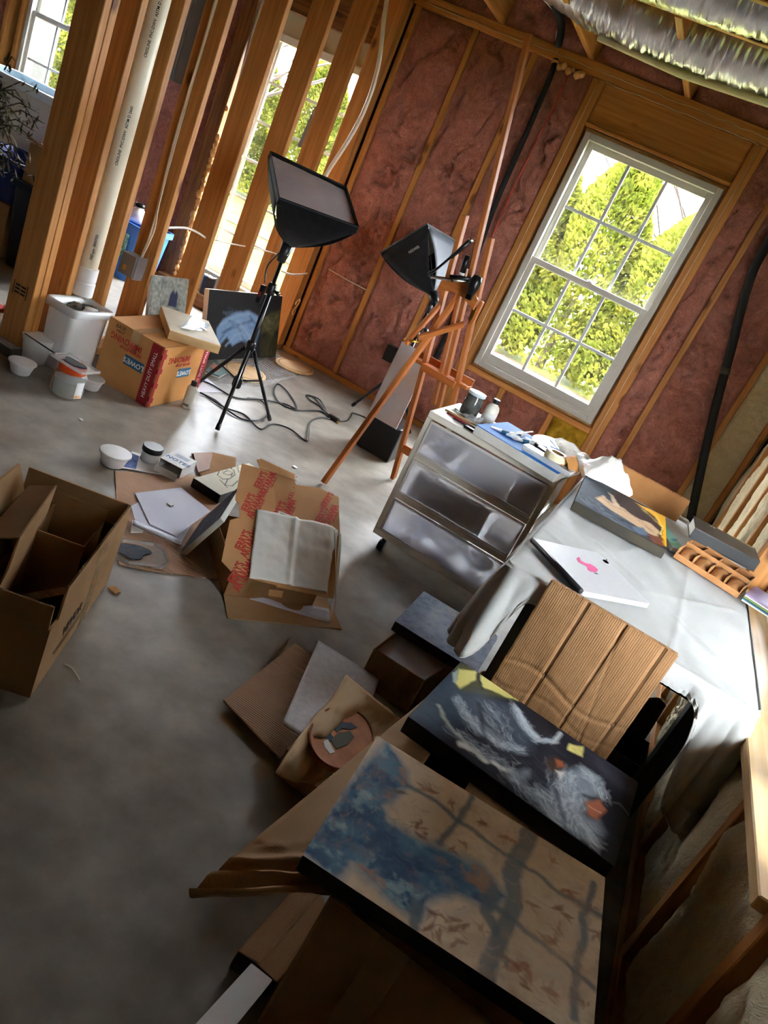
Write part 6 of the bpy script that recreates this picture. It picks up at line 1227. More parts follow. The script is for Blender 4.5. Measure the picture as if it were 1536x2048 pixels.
def ctop(u, v):
    x, y = TX0-.012+(TX1-TX0+.024)*u, TY0-.012+(TY1-TY0+.024)*v; e = max(TX0-x, x-TX1, TY0-y, y-TY1, 0); return (x, y, TZ+crease(x, y)*(1 if e <= 0 else .3)-e*.6)
o = MB().grid(ctop, 86, 122).obj('top', cloth_m, tcl, smooth=True, fix=False)
cor = {'nl': V((TX0, TY0, 0)), 'nr': V((TX1, TY0, 0))}
def drop(p):
    dl = (p-cor['nl']).length; dr = (p-cor['nr']).length
    base = .055 if p.y < TY0+.01 else (.06 if p.x < 0 else .10)
    if p.y > TY1-.02: base = .05
    sl = .06 if p.y < TY0+.004 else .11; sr = .085 if p.y < TY0+.004 else .14
    return base+.22*math.exp(-(dl/sl)**4)+.30*math.exp(-(dr/sr)**4)
skirt = MB(); rows = 16
cen = V(((TX0+TX1)/2, (TY0+TY1)/2, 0)); svals = []; acc = 0
for i in range(NR): svals.append(acc); acc += (ring[(i+1) % NR]-ring[i]).length
for k in range(rows+1):
    v = k/rows
    for i, p in enumerate(ring):
        a = ring[i-4]; c = ring[(i+4) % NR]; tn = (c-a).normalized(); n_ = V((tn.y, -tn.x, 0)); d = drop(p); s = svals[i]
        if n_.dot(p-cen) < 0: n_ = -n_
        cw_ = math.exp(-((p-cor['nl']).length/.07)**2)+math.exp(-((p-cor['nr']).length/.09)**2)
        lim = .012 if p.x > TX1-.05 and p.y > TY0+.03 else (.012 if p.y < TY0+.01 and -.06 < p.x < .36 else .2)
        off = .006+.010*math.sin(min(1, v*3)*1.57)+v*(.012*math.sin(s*44)+.009*math.sin(s*97+1)+.005*math.sin(s*190+2))*(.45+1.5*cw_)+.022*cw_*math.sin(v*2.0)
        hem = .0045*math.sin(s*420) if v > .8 else 0
        off = min(off+hem, lim); z = TZ-d*v-.004*(1-math.cos(min(1, v*6)*1.57))+.001
        skirt.v.append((p.x+n_.x*off, p.y+n_.y*off, z))
for k in range(rows):
    for i in range(NR): a = k*NR+i; c = k*NR+(i+1) % NR; skirt.f.append((a, c, c+NR, a+NR)); skirt.m.append(0)
sk_o = skirt.obj('skirt', cloth_m, tcl, smooth=True, fix=False); solid(sk_o, .0015)
hb = MB()
for k in (rows-3, rows):
    hb.tube([V(skirt.v[k*NR+i]) for i in list(range(NR))+[0]], .0016, 5, cap=False)
hb.obj('hem_stitching', cloth_m, tcl, smooth=True)
# laptop
ZL = TZ+.006
lt = thing('laptop', 'closed silver laptop with a pink fish sticker on the white cloth', 'laptop', F(1180, 1140, ZL))
lq = [F(1168, 1183, ZL+.016), F(1296, 1207, ZL+.016), F(1075, 1093, ZL+.016)]
Mlt = frame(lq[0], lq[1]-lq[0], lq[2]-lq[0]); lw, lh = .25, .245
silver = plain('silver_lid', (226, 227, 229), .4, .15); dkgrey = plain('dark_hinge', (52, 52, 54), .4, .6)
par_obj(MB().prism([(x, y, -.014) for x, y in rrect(0, lw, 0, lh, .012)], (0, 0, .008)).obj('base', silver, None, bevel=.001), lt, Mlt); par_obj(MB().prism([(x, y, -.005) for x, y in rrect(0, lw, 0, lh, .012)], (0, 0, .005)).obj('lid', silver, None, bevel=.001), lt, Mlt)
par_obj(MB().tube([(-.006, .004, -.004), (-.006, lh-.004, -.004)], .0085, 12).obj('hinge', dkgrey, None, smooth=True), lt, Mlt)
def onl(x, y): 
    p = Mlt.inverted() @ F(x, y, ZL+.016); return (p.x, p.y, .0002)
ap = onl(1212, 1124); apl = []
for k in range(26):
    a = k/26*6.283; r = .0095*(1-.16*math.cos(2*a+.4)+.14*math.sin(a)); apl.append((ap[0]+r*math.cos(a)*1.15, ap[1]+r*math.sin(a)*.95, .0002))
par_obj(MB().prism(apl, (0, 0, .0004)).obj('logo', plain('mirror_black', (24, 24, 26), .12, .8), None), lt, Mlt); par_obj(MB().prism([(ap[0]+.009+x, ap[1]+.011+y, .0002) for x, y in ((0, 0), (.006, .001), (.009, .006), (.003, .005))], (0, 0, .0004)).obj('logo_leaf', MATS['mirror_black'], None), lt, Mlt)
fish = [(1153, 1117), (1158, 1114), (1162, 1122), (1172, 1127), (1180, 1128), (1190, 1134), (1196, 1140), (1193, 1144), (1183, 1144), (1175, 1140), (1173, 1133), (1163, 1128), (1156, 1124)]
par_obj(MB().prism([onl(x, y) for x, y in fish], (0, 0, .0005)).obj('fish_sticker', plain('hot_pink', (240, 92, 158), .5), None), lt, Mlt)
fo_m = frame(V(onl(1192, 1147)), V(onl(1205, 1150))-V(onl(1180, 1144)), (0, 1, 0) if False else V(onl(1190, 1140))-V(onl(1192, 1150))); o = text('fish', Matrix.Identity(4), .009, black_ink, None); par_obj(o, lt, Mlt @ fo_m)
# painting of a bright figure lying flat
ZG = TZ+.044
def flatcanvas(nm, lb, qs, z, base, edge, nx=150, d=.036, par=None):
    Q = [F(x, y, z) for x, y in qs]; M = frame(Q[0], Q[1]-Q[0], Q[3]-Q[0]); w = (Q[1]-Q[0]).length; h = abs((M.inverted() @ Q[3]).y); t = thing(nm, lb, 'painting', Q[0]); cv = Canvas(M, w, h, nx, base); canvas_body(t, M, w, h, d, edge); return t, cv, M, w, h
t1, cv, M1, w1, h1 = flatcanvas('yellow_canvas', 'canvas with a yellow corner lying on the table far side', [(1150, 1001), (1334, 1100), (1347, 1043), (1188, 957)], ZG, (44, 52, 62), mat('dark_canvas_side', (34, 30, 28), (58, 50, 30), scale=6))
cv.mix(cv.noise(6, 3)*.8, (66, 78, 92)); cv.mix((cv.noise(14, 5)-.5)*2, (26, 30, 38)); cv.wobble(.010, 10, 2)
cv.poly([(1222, 978), (1262, 990), (1347, 1043), (1334, 1100), (1296, 1082), (1268, 1052), (1240, 1020)], (58, 34, 22), .012); cv.poly([(1272, 1006), (1300, 1018), (1347, 1042), (1336, 1096), (1322, 1086), (1326, 1062), (1310, 1034)], (244, 178, 22), .004)
cv.poly([(1192, 996), (1206, 990), (1222, 1004), (1246, 1016), (1270, 1034), (1300, 1046), (1322, 1066), (1312, 1074), (1286, 1060), (1258, 1042), (1232, 1026), (1210, 1012)], (206, 170, 134), .006); cv.poly([(1216, 984), (1226, 990), (1240, 1016), (1228, 1012)], (222, 190, 160), .004); cv.poly([(1262, 1052), (1288, 1056), (1300, 1072), (1276, 1068)], (96, 112, 132), .006); cv.poly([(1296, 1068), (1326, 1076), (1330, 1094), (1306, 1086)], (120, 60, 34), .006)
cv.stroke([(1282, 1012), (1308, 1026), (1324, 1050), (1322, 1070), (1308, 1062)], .005, (240, 212, 130), .002)
cv.fur([(1165, 995), (1200, 1020), (1250, 1050), (1290, 1078)], 60, .035, .05, .004, [(150, 164, 182), (30, 36, 46), (96, 110, 128), (60, 70, 84)], 3, .6); cv.fur([(1205, 998), (1250, 1022), (1310, 1064)], 40, .010, .025, .003, [(240, 214, 180), (170, 120, 80), (104, 66, 42)], 8, .8); cv.fur([(1284, 1016), (1316, 1046)], 22, .010, .035, .0025, [(70, 46, 16), (252, 224, 130)], 9, .8)
cv.obj('painted_face', paint_m, t1)
# kraft covered honeycomb panel standing behind
k0 = F(1217, 975, ZG-.04); Yk = k0.y+.02; kA, kB = WY(1217, 975, Yk), WY(1345, 1043, Yk); kA = V((kA.x, Yk, TZ+.008)); kB = V((kB.x, Yk, TZ+.008)); kt = WY(1238, 927, Yk+.03); kt2 = WY(1372, 992, Yk+.03)
hc = thing('honeycomb_panel', 'kraft faced honeycomb panel standing at the back of the table', 'packaging', kA)
def hp(a, y, z): return V((kA.x+(kB.x-kA.x+.01)*a+.0, Yk+y+.03*z, TZ+.008+(kt.z-TZ-.008)*z))
MB().prism([hp(0, 0, 0), hp(1, 0, 0), hp(1.02, 0, 1), hp(.0, 0, 1)], (0, .0015, 0)).obj('front_sheet', kraft, hc); MB().prism([hp(0, .025, 0), hp(1, .025, 0), hp(1.02, .025, 1), hp(.0, .025, 1)], (0, .0015, 0)).obj('back_sheet', kraft, hc)
for i in range(9):
    a = i/8*1.0; MB().prism([hp(a, .0015, 0), hp(a, .025, 0), hp(a*1.02, .025, 1), hp(a*1.02, .0015, 1)], (.0018, 0, 0)).obj('cell_wall', kr2, hc)
def wrpf(u, v):
    p = WY(1335+70*u, 1040+42*u-30*(1-.4*u), Yk+.05+.015*math.sin(9*u)); return V((p.x, p.y+.01*math.sin(6*v), TZ+.014+(p.z-TZ-.014)*v+.006*fbm(V((u*8, v*8, 0)), 2)*v))
wrp = MB().grid(wrpf, 18, 10).obj('packing_wrap', wbm, smooth=True, fix=False); solid(wrp, .003); tag(wrp, 'white packing wrap between the kraft panel and the black book', 'packing wrap')
# teal landscape card, tray, book
tl, cv, Mx, w_, h_ = flatcanvas('landscape_canvas', 'small teal striped landscape beside the pulp tray', [(1345, 1092), (1372, 1104), (1392, 1062), (1356, 1050)], TZ+.03, (120, 168, 150), white_pl, 50, .02); cv.stroke([(1345, 1080), (1390, 1078)], .01, (60, 90, 96), .006); cv.stroke([(1345, 1088), (1388, 1090)], .012, (120, 158, 80), .006); cv.stroke([(1350, 1070), (1392, 1068)], .008, (190, 206, 206), .004); cv.obj('painted_face', paint_m, tl)
pulp = mat('pulp_board', (186, 134, 86), (168, 116, 68), rough=.85, scale=12, bump=.3, bscale=60)
zt_ = TZ+.055; T0, T1, T2 = F(1350, 1108, TZ+.02), F(1478, 1190, TZ+.02), F(1388, 1075, TZ+.02)
Mtr = frame(V((T0.x, T0.y, TZ+.007)), T1-T0, T2-T0); tw_, th_ = (T1-T0).length, .15
ptx = thing('divider_tray', 'torn cardboard divider tray under the black book', 'tray', Mtr.translation)
def tbx(lo, hi, nm='wall'): return par_obj(MB().box(lo, hi).obj(nm, pulp, None, bevel=.001), ptx, Mtr)
tbx((0, 0, 0), (tw_, th_, .003), 'floor_panel'); tbx((0, 0, .003), (tw_, .003, .02)); tbx((0, .075, .003), (tw_, .078, .055)); tbx((0, th_-.003, .003), (tw_, th_, .06))
for i in range(5):
    x = (tw_-.003)*i/4; tbx((x, .003, .003), (x+.003, .075, .042), 'divider'); tbx((x, .078, .003), (x+.003, th_-.003, .055), 'divider')
for i in range(4):
    for y in (.02, .10):
        x0 = (tw_/4)*i+.008
        o = MB().grid(lambda u, v: (x0+.05*u, y-.012+.05*v, .004+.028*v+.012*math.sin(math.pi*u)), 8, 5).obj('cup_flap', pulp, None, smooth=True, fix=False); solid(o, .0015); par_obj(o, ptx, Mtr)
zb_ = TZ+.105; bkq = [F(1391, 1055, zb_), F(1521, 1124, zb_), F(1525, 1092, zb_), F(1398, 1026, zb_)]; Mbk = frame(bkq[0], bkq[1]-bkq[0], bkq[3]-bkq[0]); bkw, bkh = (bkq[1]-bkq[0]).length, .165
bk = thing('art_book', 'thick black book with a pale figure on the cover lying on the divider tray', 'book', bkq[0])
par_obj(MB().box((0, 0, -.042), (bkw, .004, -.003)).obj('spine', plain('book_black', (26, 27, 30), .45), None, bevel=.001), bk, Mbk); par_obj(MB().box((0, 0.004, -.042), (bkw, bkh, -.039)).obj('back_cover', MATS['book_black'], None), bk, Mbk); par_obj(MB().box((.003, .004, -.039), (bkw-.003, bkh-.003, -.003)).obj('pages', paper, None), bk, Mbk); par_obj(MB().box((0, .004, -.003), (bkw, bkh, -.0006)).obj('front_cover', MATS['book_black'], None), bk, Mbk)
cv = Canvas(Mbk, bkw, bkh, 120, (60, 54, 50)); cv.mix(cv.noise(6, 6)*.5, (84, 74, 64)); cv.wobble(.005, 9, 1); cv.stroke([(1408, 1040), (1432, 1046), (1455, 1058), (1475, 1075)], .024, (222, 210, 204), .005); cv.stroke([(1462, 1070), (1480, 1080), (1500, 1092)], .03, (190, 170, 96), .008, .8); cv.fur([(1420, 1044), (1490, 1085)], 20, .02, .04, .004, [(236, 228, 222), (120, 108, 90)], 2, .6); cv.obj('cover_print', print_m, bk)
text('LE D', Mbk @ Matrix.Translation((bkw*.30, bkh*.86, .0006)), .012, paper, bk)
rm = thing('magazine_pile', 'short stack of magazines at the right end of the pulp tray', 'magazines', F(1525, 1190, TZ)); 
for i in range(5): par_obj(MB().box((.17, -.03, -.030+.006*i), (.30, .12, -.0255+.006*i)).obj('magazine', [paper, blue_ink, plain('mag_green', (120, 140, 70), .5), paper, plain('mag_violet', (150, 130, 170), .5)][i], None), rm, Matrix.Translation((0, 0, -.0)) @ Mtr @ Matrix.Translation((tw_-.155, .02, .035)))
# ------------------------------------------------------------------ under the table
cup('plastic_cup', 'frosted plastic cup on the shelf under the table', V((.02, 2.02, .215)), .028, .042, .11, clear('frosted_cup', (220, 220, 216), .3, .3))
kp = thing('pencil_pot', 'brown paper pot of pencils under the table corner', 'pot', V((-.02, 1.93, .215))); MB().lathe([(0, 0), (.034, 0), (.036, .08), (.033, .08), (.031, .004), (0, .004)], (-.035, 1.925, .215), 20).obj('pot', card_dk, kp, smooth=True, angle=.6)
for i in range(5): MB().tube([(-.035+.01*math.cos(i), 1.925+.01*math.sin(i), .22), (-.035+.026*math.cos(i*1.3), 1.925+.026*math.sin(i*1.3), .335+.01*i)], .0035, 6).obj('pencil', [palewood, red_ink, blue_ink, wood_dk, black][i], kp, smooth=True)
tn = thing('small_tin', 'small grey tin on the shelf beside the table leg', 'tin', V((.09, 1.95, .215))); MB().lathe([(0, 0), (.03, 0), (.03, .07), (0, .07)], (.09, 1.95, .215), 20).obj('body', grey_metal, tn, smooth=True, angle=.5); MB().lathe([(.031, .07), (.031, .08), (0, .081)], (.09, 1.95, .215), 20).obj('lid', white_pl, tn, smooth=True, angle=.5)
cr = thing('black_crate', 'black open crate on the shelf under the right side of the table', 'crate', V((.35, 1.98, .215)))
for lo, hi in (((.27, 1.90, .216), (.42, 2.05, .22)), ((.27, 1.90, .22), (.42, 1.904, .33)), ((.27, 2.046, .22), (.42, 2.05, .33)), ((.27, 1.904, .22), (.274, 2.046, .33)), ((.416, 1.904, .22), (.42, 2.046, .33))): MB().box(lo, hi).obj('panel', black, cr)
bkt = MB().grid(lambda u, v: (.25+.17*u, 2.10+.06*v, .216+.18*v*(1+.1*math.sin(9*u))+.008*fbm(V((u*8, v*8, 0)), 2)), 20, 14).obj('mesh_bag', mat('mesh_grey', (110, 104, 98), (80, 76, 72), scale=120, rough=.7), smooth=True, fix=False); solid(bkt, .002); tag(bkt, 'grey mesh bag behind the black crate under the table', 'bag')
bks = tag(MB().box((-1.40, 3.93, 0), (-1.18, 4.06, .21)).obj('black_case', black, bevel=.012), 'black case on the floor under the plain white panel', 'case')
# ------------------------------------------------------------------ foreground carton and the two big canvases
GX0, GX1, GY0, GY1, GH = -.06, .365, .935, 1.735, .345
gb_ = thing('foreground_carton', 'big open carton carrying the two large canvases', 'box', ((GX0+GX1)/2, (GY0+GY1)/2, 0))
for lo, hi in (((GX0, GY0, 0), (GX0+.006, GY1, GH)), ((GX1-.006, GY0, 0), (GX1, GY1, GH)), ((GX0+.006, GY0, 0), (GX1-.006, GY0+.006, GH)), ((GX0+.006, GY1-.006, 0), (GX1-.006, GY1, GH))): MB().box(lo, hi).obj('side_panel', card, gb_, bevel=.001)
MB().box((GX0+.006, GY0+.006, 0), (GX1-.006, GY1-.006, .005)).obj('base_panel', card, gb_)
lfA, lfB = V((GX0, GY0, GH)), V((GX0, GY1, GH)); lfC, lfD = F(905, 1352, .315), F(372, 1790, .285)
def lf(u, v):
    p = lfA.lerp(lfB, u).lerp(lfD.lerp(lfC, u), v); return p+V((0, 0, ((.009*math.sin(118*u+2*v)*(.16-u)/.08 + .006*fbm(V((u*20, v*6, 1)), 2)) if u < .16 else .003*fbm(V((u*6, v*3, 1)), 2))-.004*math.exp(-((u-.62)/.015)**2)))
o = MB().grid(lf, 90, 16).obj('side_flap', card_y, gb_, smooth=True, fix=False); solid(o, .006, -1)
MB().prism([V((GX0, GY1, GH)), V((GX1, GY1, GH)), V((GX1-.02, GY1+.055, GH-.01)), V((GX0-.05, GY1+.055, GH-.01))], (0, 0, -.006)).obj('end_flap', card, gb_)
MB().prism([V((.045, GY0+.30, GH+.0)), V((.045, GY0+.52, GH)), V((GX1, GY0+.52, GH)), V((GX1, GY0+.30, GH))], (0, 0, -.006)).obj('inner_flap', card_dk, gb_)
MB().prism([V((GX0, GY0, GH)), V((GX1, GY0, GH)), V((GX1, GY0+.16, GH)), V((GX0, GY0+.16, GH))], (0, 0, -.006)).obj('inner_flap', card, gb_)
MB().prism([V((GX0+.10, GY0-.0008, 0)), V((GX0+.155, GY0-.0008, 0)), V((GX0+.155, GY0-.0008, GH)), V((GX0+.10, GY0-.0008, GH))], (0, .0005, 0)).obj('tape', tape_m, gb_)
MB().box((GX0+.001, GY0+.48, GH-.004), (GX0+.02, GY0+.52, GH+.006)).obj('corner_fold', card, gb_)
# front canvas: blue and peach
ZF = .395
Q = [F(605, 1710, ZF), F(1190, 2100, ZF), F(1217, 1765, ZF), F(760, 1472, ZF)]; Mf = frame(Q[0], Q[1]-Q[0], Q[3]-Q[0]); fw_, fh_ = .510, .366
t = thing('peach_canvas', 'blue and peach painting with leaf shapes nearest the camera', 'painting', Q[0]); cv = Canvas(Mf, fw_, fh_, 440, (216, 191, 162))
n_a = cv.noise(4, 31); n_b = cv.noise(14, 32); n_c = cv.noise(45, 33, 3); cv.mix((n_a-.45)*1.6, (232, 216, 194)); cv.mix((n_b-.5)*1.4, (196, 164, 134)); 
def c7(pts): return [(350+x/1.7067, 1450+y/1.7067) for x, y in pts]
cv.wobble(.010, 12, 5)
cv.poly(c7([(715, 40), (800, 160), (800, 200), (720, 280), (735, 330), (850, 400), (950, 430), (1050, 480), (1130, 580), (1080, 630), (960, 580), (860, 600), (830, 660), (795, 640), (700, 570), (600, 480), (560, 540), (425, 430)]), (86, 124, 152), .012)
a_ = vnoise(cv.nx, cv.ny, 10, 41); msk = np.zeros_like(a_); cc_ = cv.C.copy(); bl_mask = np.clip((cv.C[..., 2]-cv.C[..., 0])*8, 0, 1)
cv.mix(bl_mask*np.clip((a_-.45)*5, 0, 1)*.8, (44, 72, 112)); cv.mix(bl_mask*np.clip((vnoise(cv.nx, cv.ny, 16, 42)-.56)*6, 0, 1)*.8, (150, 178, 186)); cv.mix(bl_mask*np.clip((vnoise(cv.nx, cv.ny, 13, 43)-.60)*8, 0, 1)*.8, (186, 140, 106))
cv.poly(c7([(560, 200), (650, 330), (800, 420), (950, 470), (1000, 540), (880, 560), (760, 460), (640, 380), (560, 280)]), (34, 62, 108), .02, .55)
grey = (98, 112, 122)
for pts, w in (([(790, 200), (880, 255), (970, 330), (1060, 395), (1170, 460), (1290, 550), (1400, 620), (1470, 665)], .011), ([(1015, 240), (985, 290), (970, 330), (930, 370), (900, 405)], .013), ([(1215, 370), (1180, 440), (1150, 520), (1155, 600), (1130, 680), (1080, 800), (1050, 850)], .034), ([(1050, 590), (1140, 660), (1250, 740), (1340, 810), (1430, 900)], .013), ([(1430, 545), (1400, 640), (1400, 720), (1375, 840), (1365, 1000)], .015), ([(825, 600), (815, 690)], .016), ([(1090, 560), (1060, 640), (1100, 700)], .02)): cv.stroke(c7(pts), w, grey, .004, .85)
cv.mix(np.clip((cv.noise(20, 51)-.55)*4, 0, 1)*.35, (150, 120, 100))
rg = random.Random(9)
def leaf(cx, cy, n, sc, col):
    c = cv.loc(c7([(cx, cy)])[0])
    for k in range(n):
        a = rg.uniform(0, 6.28); r = rg.uniform(.0, .018)*sc; x0, y0 = c[0]+r*math.cos(a), c[1]+r*math.sin(a); an = a+rg.uniform(-.7, .7); l = rg.uniform(.008, .015)*sc; w = l*.34
        cv.poly([(x0+math.cos(an)*l*p-math.sin(an)*w*q_, y0+math.sin(an)*l*p+math.cos(an)*w*q_) for p, q_ in ((-1, 0), (-.4, .8), (.2, .9), (1, 0), (.2, -.9), (-.4, -.8))], col, .002, rg.uniform(.45, .8), px=False)
br, rd = (146, 104, 80), (160, 92, 66)
for x, y, n, s, c_ in ((870, 225, 6, 1, br), (930, 265, 6, .9, br), (770, 225, 4, .9, (110, 100, 92)), (830, 345, 6, 1, br), (840, 385, 4, .9, br), (1000, 410, 5, .9, br), (1050, 340, 7, 1, br), (1130, 380, 6, 1, (176, 128, 96)), (1290, 460, 6, 1, (180, 134, 106)), (1320, 630, 6, 1.1, br), (1340, 560, 4, 1, rd), (870, 640, 3, 1, br), (860, 690, 4, 1, br), (940, 660, 4, 1, br), (975, 685, 4, 1, br), (890, 715, 3, 1, br), (960, 735, 3, 1, br), (1040, 700, 3, .9, (180, 140, 110)), (1185, 825, 7, 1.4, rd), (1195, 895, 4, 1.1, br), (1270, 900, 5, 1.2, (176, 130, 100)), (1290, 740, 6, 1.2, (174, 128, 96)), (1430, 700, 4, 1, br), (1420, 620, 3, .8, (150, 110, 100)), (1400, 940, 3, .8, br), (1120, 790, 4, 1.1, (130, 118, 110)), (940, 420, 4, .8, rd), (1330, 720, 3, 1, br), (1210, 610, 3, 1, br)): leaf(x, y, n, s, c_)
cv.stroke(c7([(850, 690), (900, 680), (960, 700), (990, 730)]), .0022, br, .0015, .7); cv.stroke(c7([(780, 340), (830, 350), (860, 380)]), .002, br, .0015, .6); cv.poly(c7([(980, 750), (1050, 730), (1070, 790), (1000, 800)]), (206, 190, 172), .02, .6); cv.poly(c7([(1230, 800), (1300, 790), (1330, 860), (1260, 880)]), (196, 186, 172), .02, .6)
for k_, (pts_, cols_) in enumerate(((c7([(520, 380), (600, 250), (700, 120)]), [(120, 156, 176), (60, 92, 128), (176, 150, 124), (40, 66, 104)]), (c7([(560, 420), (700, 420), (850, 520), (950, 540)]), [(48, 76, 118), (110, 146, 170), (30, 52, 92)]), (c7([(1000, 300), (1200, 420), (1400, 560)]), [(230, 200, 164), (196, 156, 118), (176, 138, 108)]), (c7([(900, 780), (1100, 900), (1300, 1000)]), [(226, 196, 160), (192, 152, 114), (160, 124, 100)]), (c7([(1220, 640), (1320, 760), (1400, 880)]), [(224, 188, 148), (186, 146, 112)]))):
    cv.fur(pts_, 46, .05, .03, .005, cols_, 70+k_, .45)
cv.mix(np.clip((n_c-.5)*2, 0, 1)*.15, (80, 70, 64)); cv.obj('painted_face', paint_m, t); canvas_body(t, Mf, fw_, fh_, .036, black)
# rear canvas: dark with pale feathers
ZK = .395
Q = [F(816, 1432, ZK), F(1230, 1733, ZK), F(1286, 1545, ZK), F(949, 1312, ZK)]; Mk = frame(Q[0], Q[1]-Q[0], Q[3]-Q[0]); kw_, kh_ = (Q[1]-Q[0]).length, .335
t = thing('dark_feather_canvas', 'black painting of pale feathered shapes with yellow patches', 'painting', Q[0]); cv = Canvas(Mk, kw_, kh_, 460, (32, 32, 40))
cv.mix((cv.noise(5, 61)-.35)*1.2, (54, 56, 66)); cv.mix((cv.noise(26, 64, 3)-.5)*.8, (22, 22, 26))
def c6(pts): return [(800+x/2.087, 1120+y/2.087) for x, y in pts]
cv.poly(c6([(30, 640), (250, 430), (330, 640), (160, 720)]), (74, 90, 106), .03, .8); cv.poly(c6([(760, 740), (1010, 880), (960, 1000), (840, 900)]), (64, 64, 76), .03, .7)
cv.wobble(.006, 14, 62)
yel = (222, 212, 128); olive = (120, 112, 50)
cv.poly(c6([(225, 440), (330, 430), (430, 500), (510, 590), (440, 580), (330, 560), (240, 540)]), (92, 90, 52), .008, .8)
for p in ([(245, 455), (320, 465), (315, 500), (250, 535), (232, 512)], [(338, 478), (370, 470), (430, 515), (500, 588), (440, 572), (385, 545), (342, 530)], [(710, 770), (768, 782), (760, 822), (700, 792)], [(640, 660), (690, 670), (700, 720), (655, 700)]): cv.poly(c6(p), yel if p[0][0] != 640 else (150, 142, 66), .004)
cv.stroke(c6([(330, 450), (330, 500), (345, 540)]), .008, (50, 48, 44), .003, .8); cv.stroke(c6([(380, 500), (430, 530), (480, 580)]), .004, (140, 128, 56), .002, .8); cv.poly(c6([(215, 470), (240, 460), (235, 515), (222, 505)]), (180, 190, 186), .003, .8)
W_ = [(182, 190, 198), (140, 152, 164), (98, 110, 126), (206, 212, 214)]; G_ = [(74, 84, 98), (52, 58, 72), (34, 36, 46)]
cv.poly(c6([(230, 560), (330, 545), (480, 620), (560, 720), (540, 790), (440, 790), (330, 720), (250, 640)]), (78, 86, 98), .02, .8)
cv.fur(c6([(245, 580), (270, 640), (330, 700)]), 70, .010, .032, .0026, W_, 1, .75); cv.fur(c6([(370, 610), (430, 680), (470, 760)]), 80, .018, .04, .0028, W_[1:]+G_, 2, .75); cv.fur(c6([(330, 700), (420, 770), (510, 790)]), 60, .010, .03, .0028, W_, 3, .75); cv.fur(c6([(480, 610), (510, 680), (560, 730)]), 70, .010, .03, .0026, W_, 4, .8)
cv.stroke(c6([(330, 600), (345, 680), (360, 780), (400, 850)]), .010, (40, 38, 46), .006, .8)
cv.poly(c6([(530, 620), (610, 630), (670, 700), (650, 750), (580, 720)]), (38, 36, 40), .01, .9); cv.stroke(c6([(490, 620), (530, 700), (590, 750), (650, 760), (672, 725)]), .010, (196, 204, 208), .005, .85); cv.fur(c6([(500, 640), (560, 740), (650, 760)]), 40, .008, .022, .002, W_, 5, .8)
cv.stroke(c6([(160, 610), (185, 660), (230, 720), (300, 790)]), .008, (196, 198, 184), .005, .8); cv.stroke(c6([(255, 770), (320, 800), (355, 835)]), .018, (206, 206, 194), .005, .9); cv.stroke(c6([(390, 845), (420, 870), (460, 880)]), .014, (214, 214, 204), .005, .9); cv.fur(c6([(200, 700), (330, 790), (470, 870)]), 50, .012, .03, .002, W_, 6, .7)
cv.poly(c6([(690, 890), (760, 860), (840, 920), (845, 990), (790, 1000), (760, 1060), (830, 1090), (850, 1130), (790, 1180), (690, 1120), (640, 1060), (655, 960)]), (132, 142, 152), .014, .9); cv.poly(c6([(560, 980), (640, 950), (670, 1060), (640, 1090), (580, 1040)]), (104, 114, 124), .012, .8); cv.poly(c6([(450, 880), (540, 870), (545, 910), (490, 930), (455, 920)]), (130, 138, 146), .008, .8)
cv.fur(c6([(700, 880), (690, 980), (680, 1080)]), 110, .022, .04, .0026, W_, 7, .8); cv.fur(c6([(760, 880), (830, 930), (840, 990)]), 50, .012, .03, .0026, W_, 8, .8); cv.fur(c6([(570, 970), (620, 1030), (660, 1090)]), 60, .016, .04, .0026, W_+G_[:1], 9, .75); cv.fur(c6([(460, 880), (520, 960), (600, 1020)]), 50, .02, .03, .0024, W_+G_, 10, .6); cv.fur(c6([(760, 1100), (800, 1150), (820, 1170)]), 40, .014, .03, .0024, W_, 11, .8)
cv.stroke(c6([(650, 960), (670, 1030), (690, 1090)]), .010, (70, 72, 84), .006, .8); cv.stroke(c6([(770, 985), (830, 1000)]), .010, (50, 46, 50), .004, .8); cv.poly(c6([(770, 1010), (830, 1000), (865, 1045), (825, 1085), (785, 1060)]), (166, 100, 74), .005); cv.stroke(c6([(785, 1025), (840, 1055)]), .003, (214, 160, 130), .002); cv.poly(c6([(600, 830), (650, 815), (700, 860), (660, 890), (620, 880)]), (72, 52, 42), .008, .9); cv.poly(c6([(645, 825), (675, 835), (685, 860), (655, 862)]), (168, 92, 56), .004); cv.poly(c6([(645, 875), (690, 885), (670, 910)]), (214, 210, 200), .004, .9)
cv.stroke(c6([(860, 1010), (920, 1020), (965, 1070), (985, 1130)]), .004, (108, 108, 118), .003, .8); cv.stroke(c6([(840, 860), (900, 920), (960, 960)]), .012, (84, 84, 96), .02, .5)
cv.fur(c6([(120, 600), (300, 700), (520, 860), (700, 1000)]), 40, .06, .05, .004, G_, 21, .6); cv.fur(c6([(760, 760), (900, 860), (990, 930)]), 30, .03, .05, .004, [(70, 70, 82), (50, 50, 60)], 22, .5)
cv.obj('painted_face', paint_m, t); canvas_body(t, Mk, kw_, kh_, .045, black)
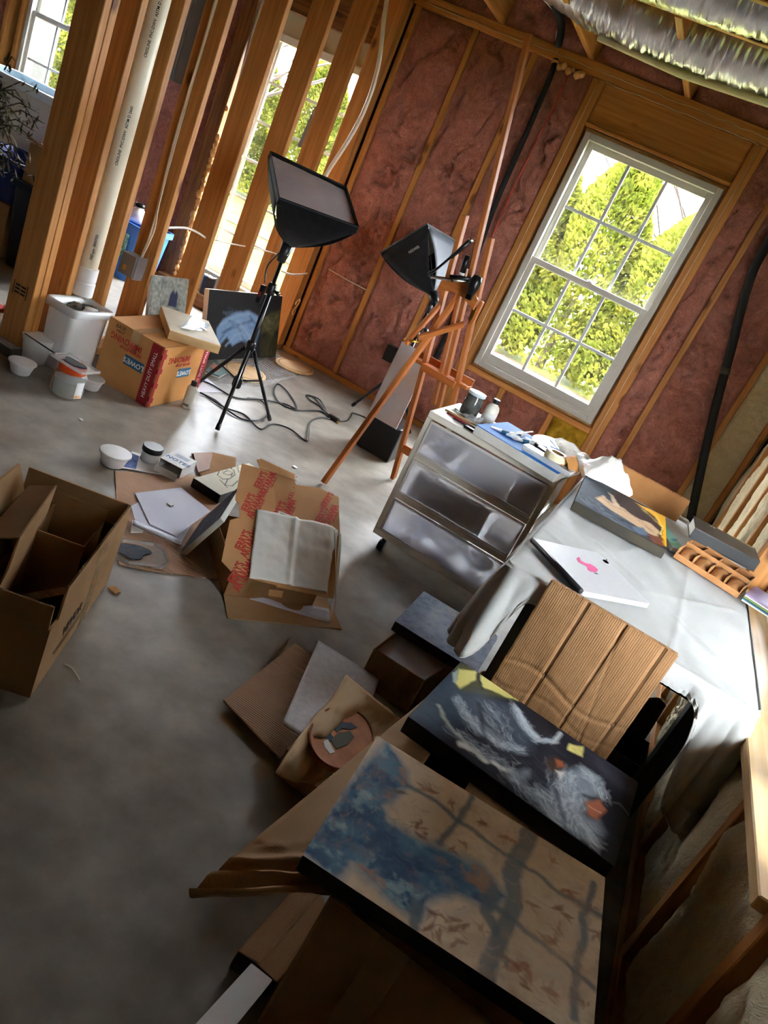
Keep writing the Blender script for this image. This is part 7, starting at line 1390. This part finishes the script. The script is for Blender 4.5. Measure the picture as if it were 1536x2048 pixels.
# flattened mailer leaning between canvas and table
ml = thing('flat_mailer', 'flattened brown mailer box leaning against the table edge', 'cardboard', (.15, 1.77, .35))
m0_, m1_ = WY(1116, 1168, 1.785), WY(1362, 1328, 1.785); zt = m0_.z; bz = .350
Mm = frame(V((-.028, 1.765, bz)), (1, 0, 0), V((0, .015, zt-bz))); mw, mh = (m1_.x-m0_.x)*1.0, zt-bz+.002
def mf(u, v):
    cz = -.0045*(math.exp(-((u-.30)/.012)**2)+math.exp(-((u-.60)/.010)**2)+math.exp(-((u-.90)/.012)**2))-.005*math.exp(-((v-.30-.05*math.sin(7*u))/.016)**2)-.003*math.exp(-((v-.14+.04*math.sin(9*u+1))/.012)**2)-.002*math.exp(-((u+v*.2-.78)/.008)**2)+.0012*fbm(V((u*9, v*9, 0)), 3)
    return Mm @ V((mw*u, mh*v, cz))
o = MB().grid(mf, 110, 70).obj('front_panel', card_dk, ml, smooth=True, fix=False)
par_obj(MB().box((0, 0, -.022), (mw, mh, -.006)).obj('folded_board', card_dk, None, bevel=.003), ml, Mm); par_obj(MB().box((-.003, 0, -.022), (0, mh, -.002)).obj('side_edge', kr2, None), ml, Mm)
# thin white lined carton on the floor at the bottom left
th_b = thing('slim_carton', 'slim open carton with a pale panel on the dark floor', 'box', (-.15, .95, 0))
for pts, mt_, nm in (([F(478, 1902, .05), F(520, 1925, .05), F(640, 1785, .05), F(600, 1770, .05)], card_dk, 'lid_panel'), ([F(503, 1926, .05), F(545, 1960, .05), F(440, 2090, .05), F(380, 2060, .05)], paper, 'pale_panel'), ([F(512, 1925, .048), F(552, 1962, .048), F(660, 1830, .048), F(640, 1785, .048)], card_dk, 'inner_panel')): sheet(nm, pts, .004, mt_, th_b)
P_ = [F(478, 1902, .046), F(552, 1962, .046), F(660, 1830, .046), F(600, 1770, .046)]
for i in range(4):
    a, c = P_[i], P_[(i+1) % 4]; n_ = (c-a).cross(V((0, 0, 1))).normalized(); MB().prism([V((a.x, a.y, 0)), V((c.x, c.y, 0)), c, a], n_*.003).obj('side_panel', black if i == 0 else card_dk, th_b)
# ink stamp on the nearest stud
stp = thing('ink_stamp', 'small black grade stamp printed on the leftmost stud', 'stamp', (XP-.07, 2.593, .26))
for i in range(3):
    for k in range(2): MB().box((XP-.105+.034*k, 2.5922, .30-.016*i), (XP-.078+.034*k, 2.5932, .309-.016*i)).obj('printed_bar', black_ink, stp)
for x in (XP-.118, XP-.036): MB().box((x, 2.5922, .255), (x+.004, 2.5932, .32)).obj('printed_bar', black_ink, stp)
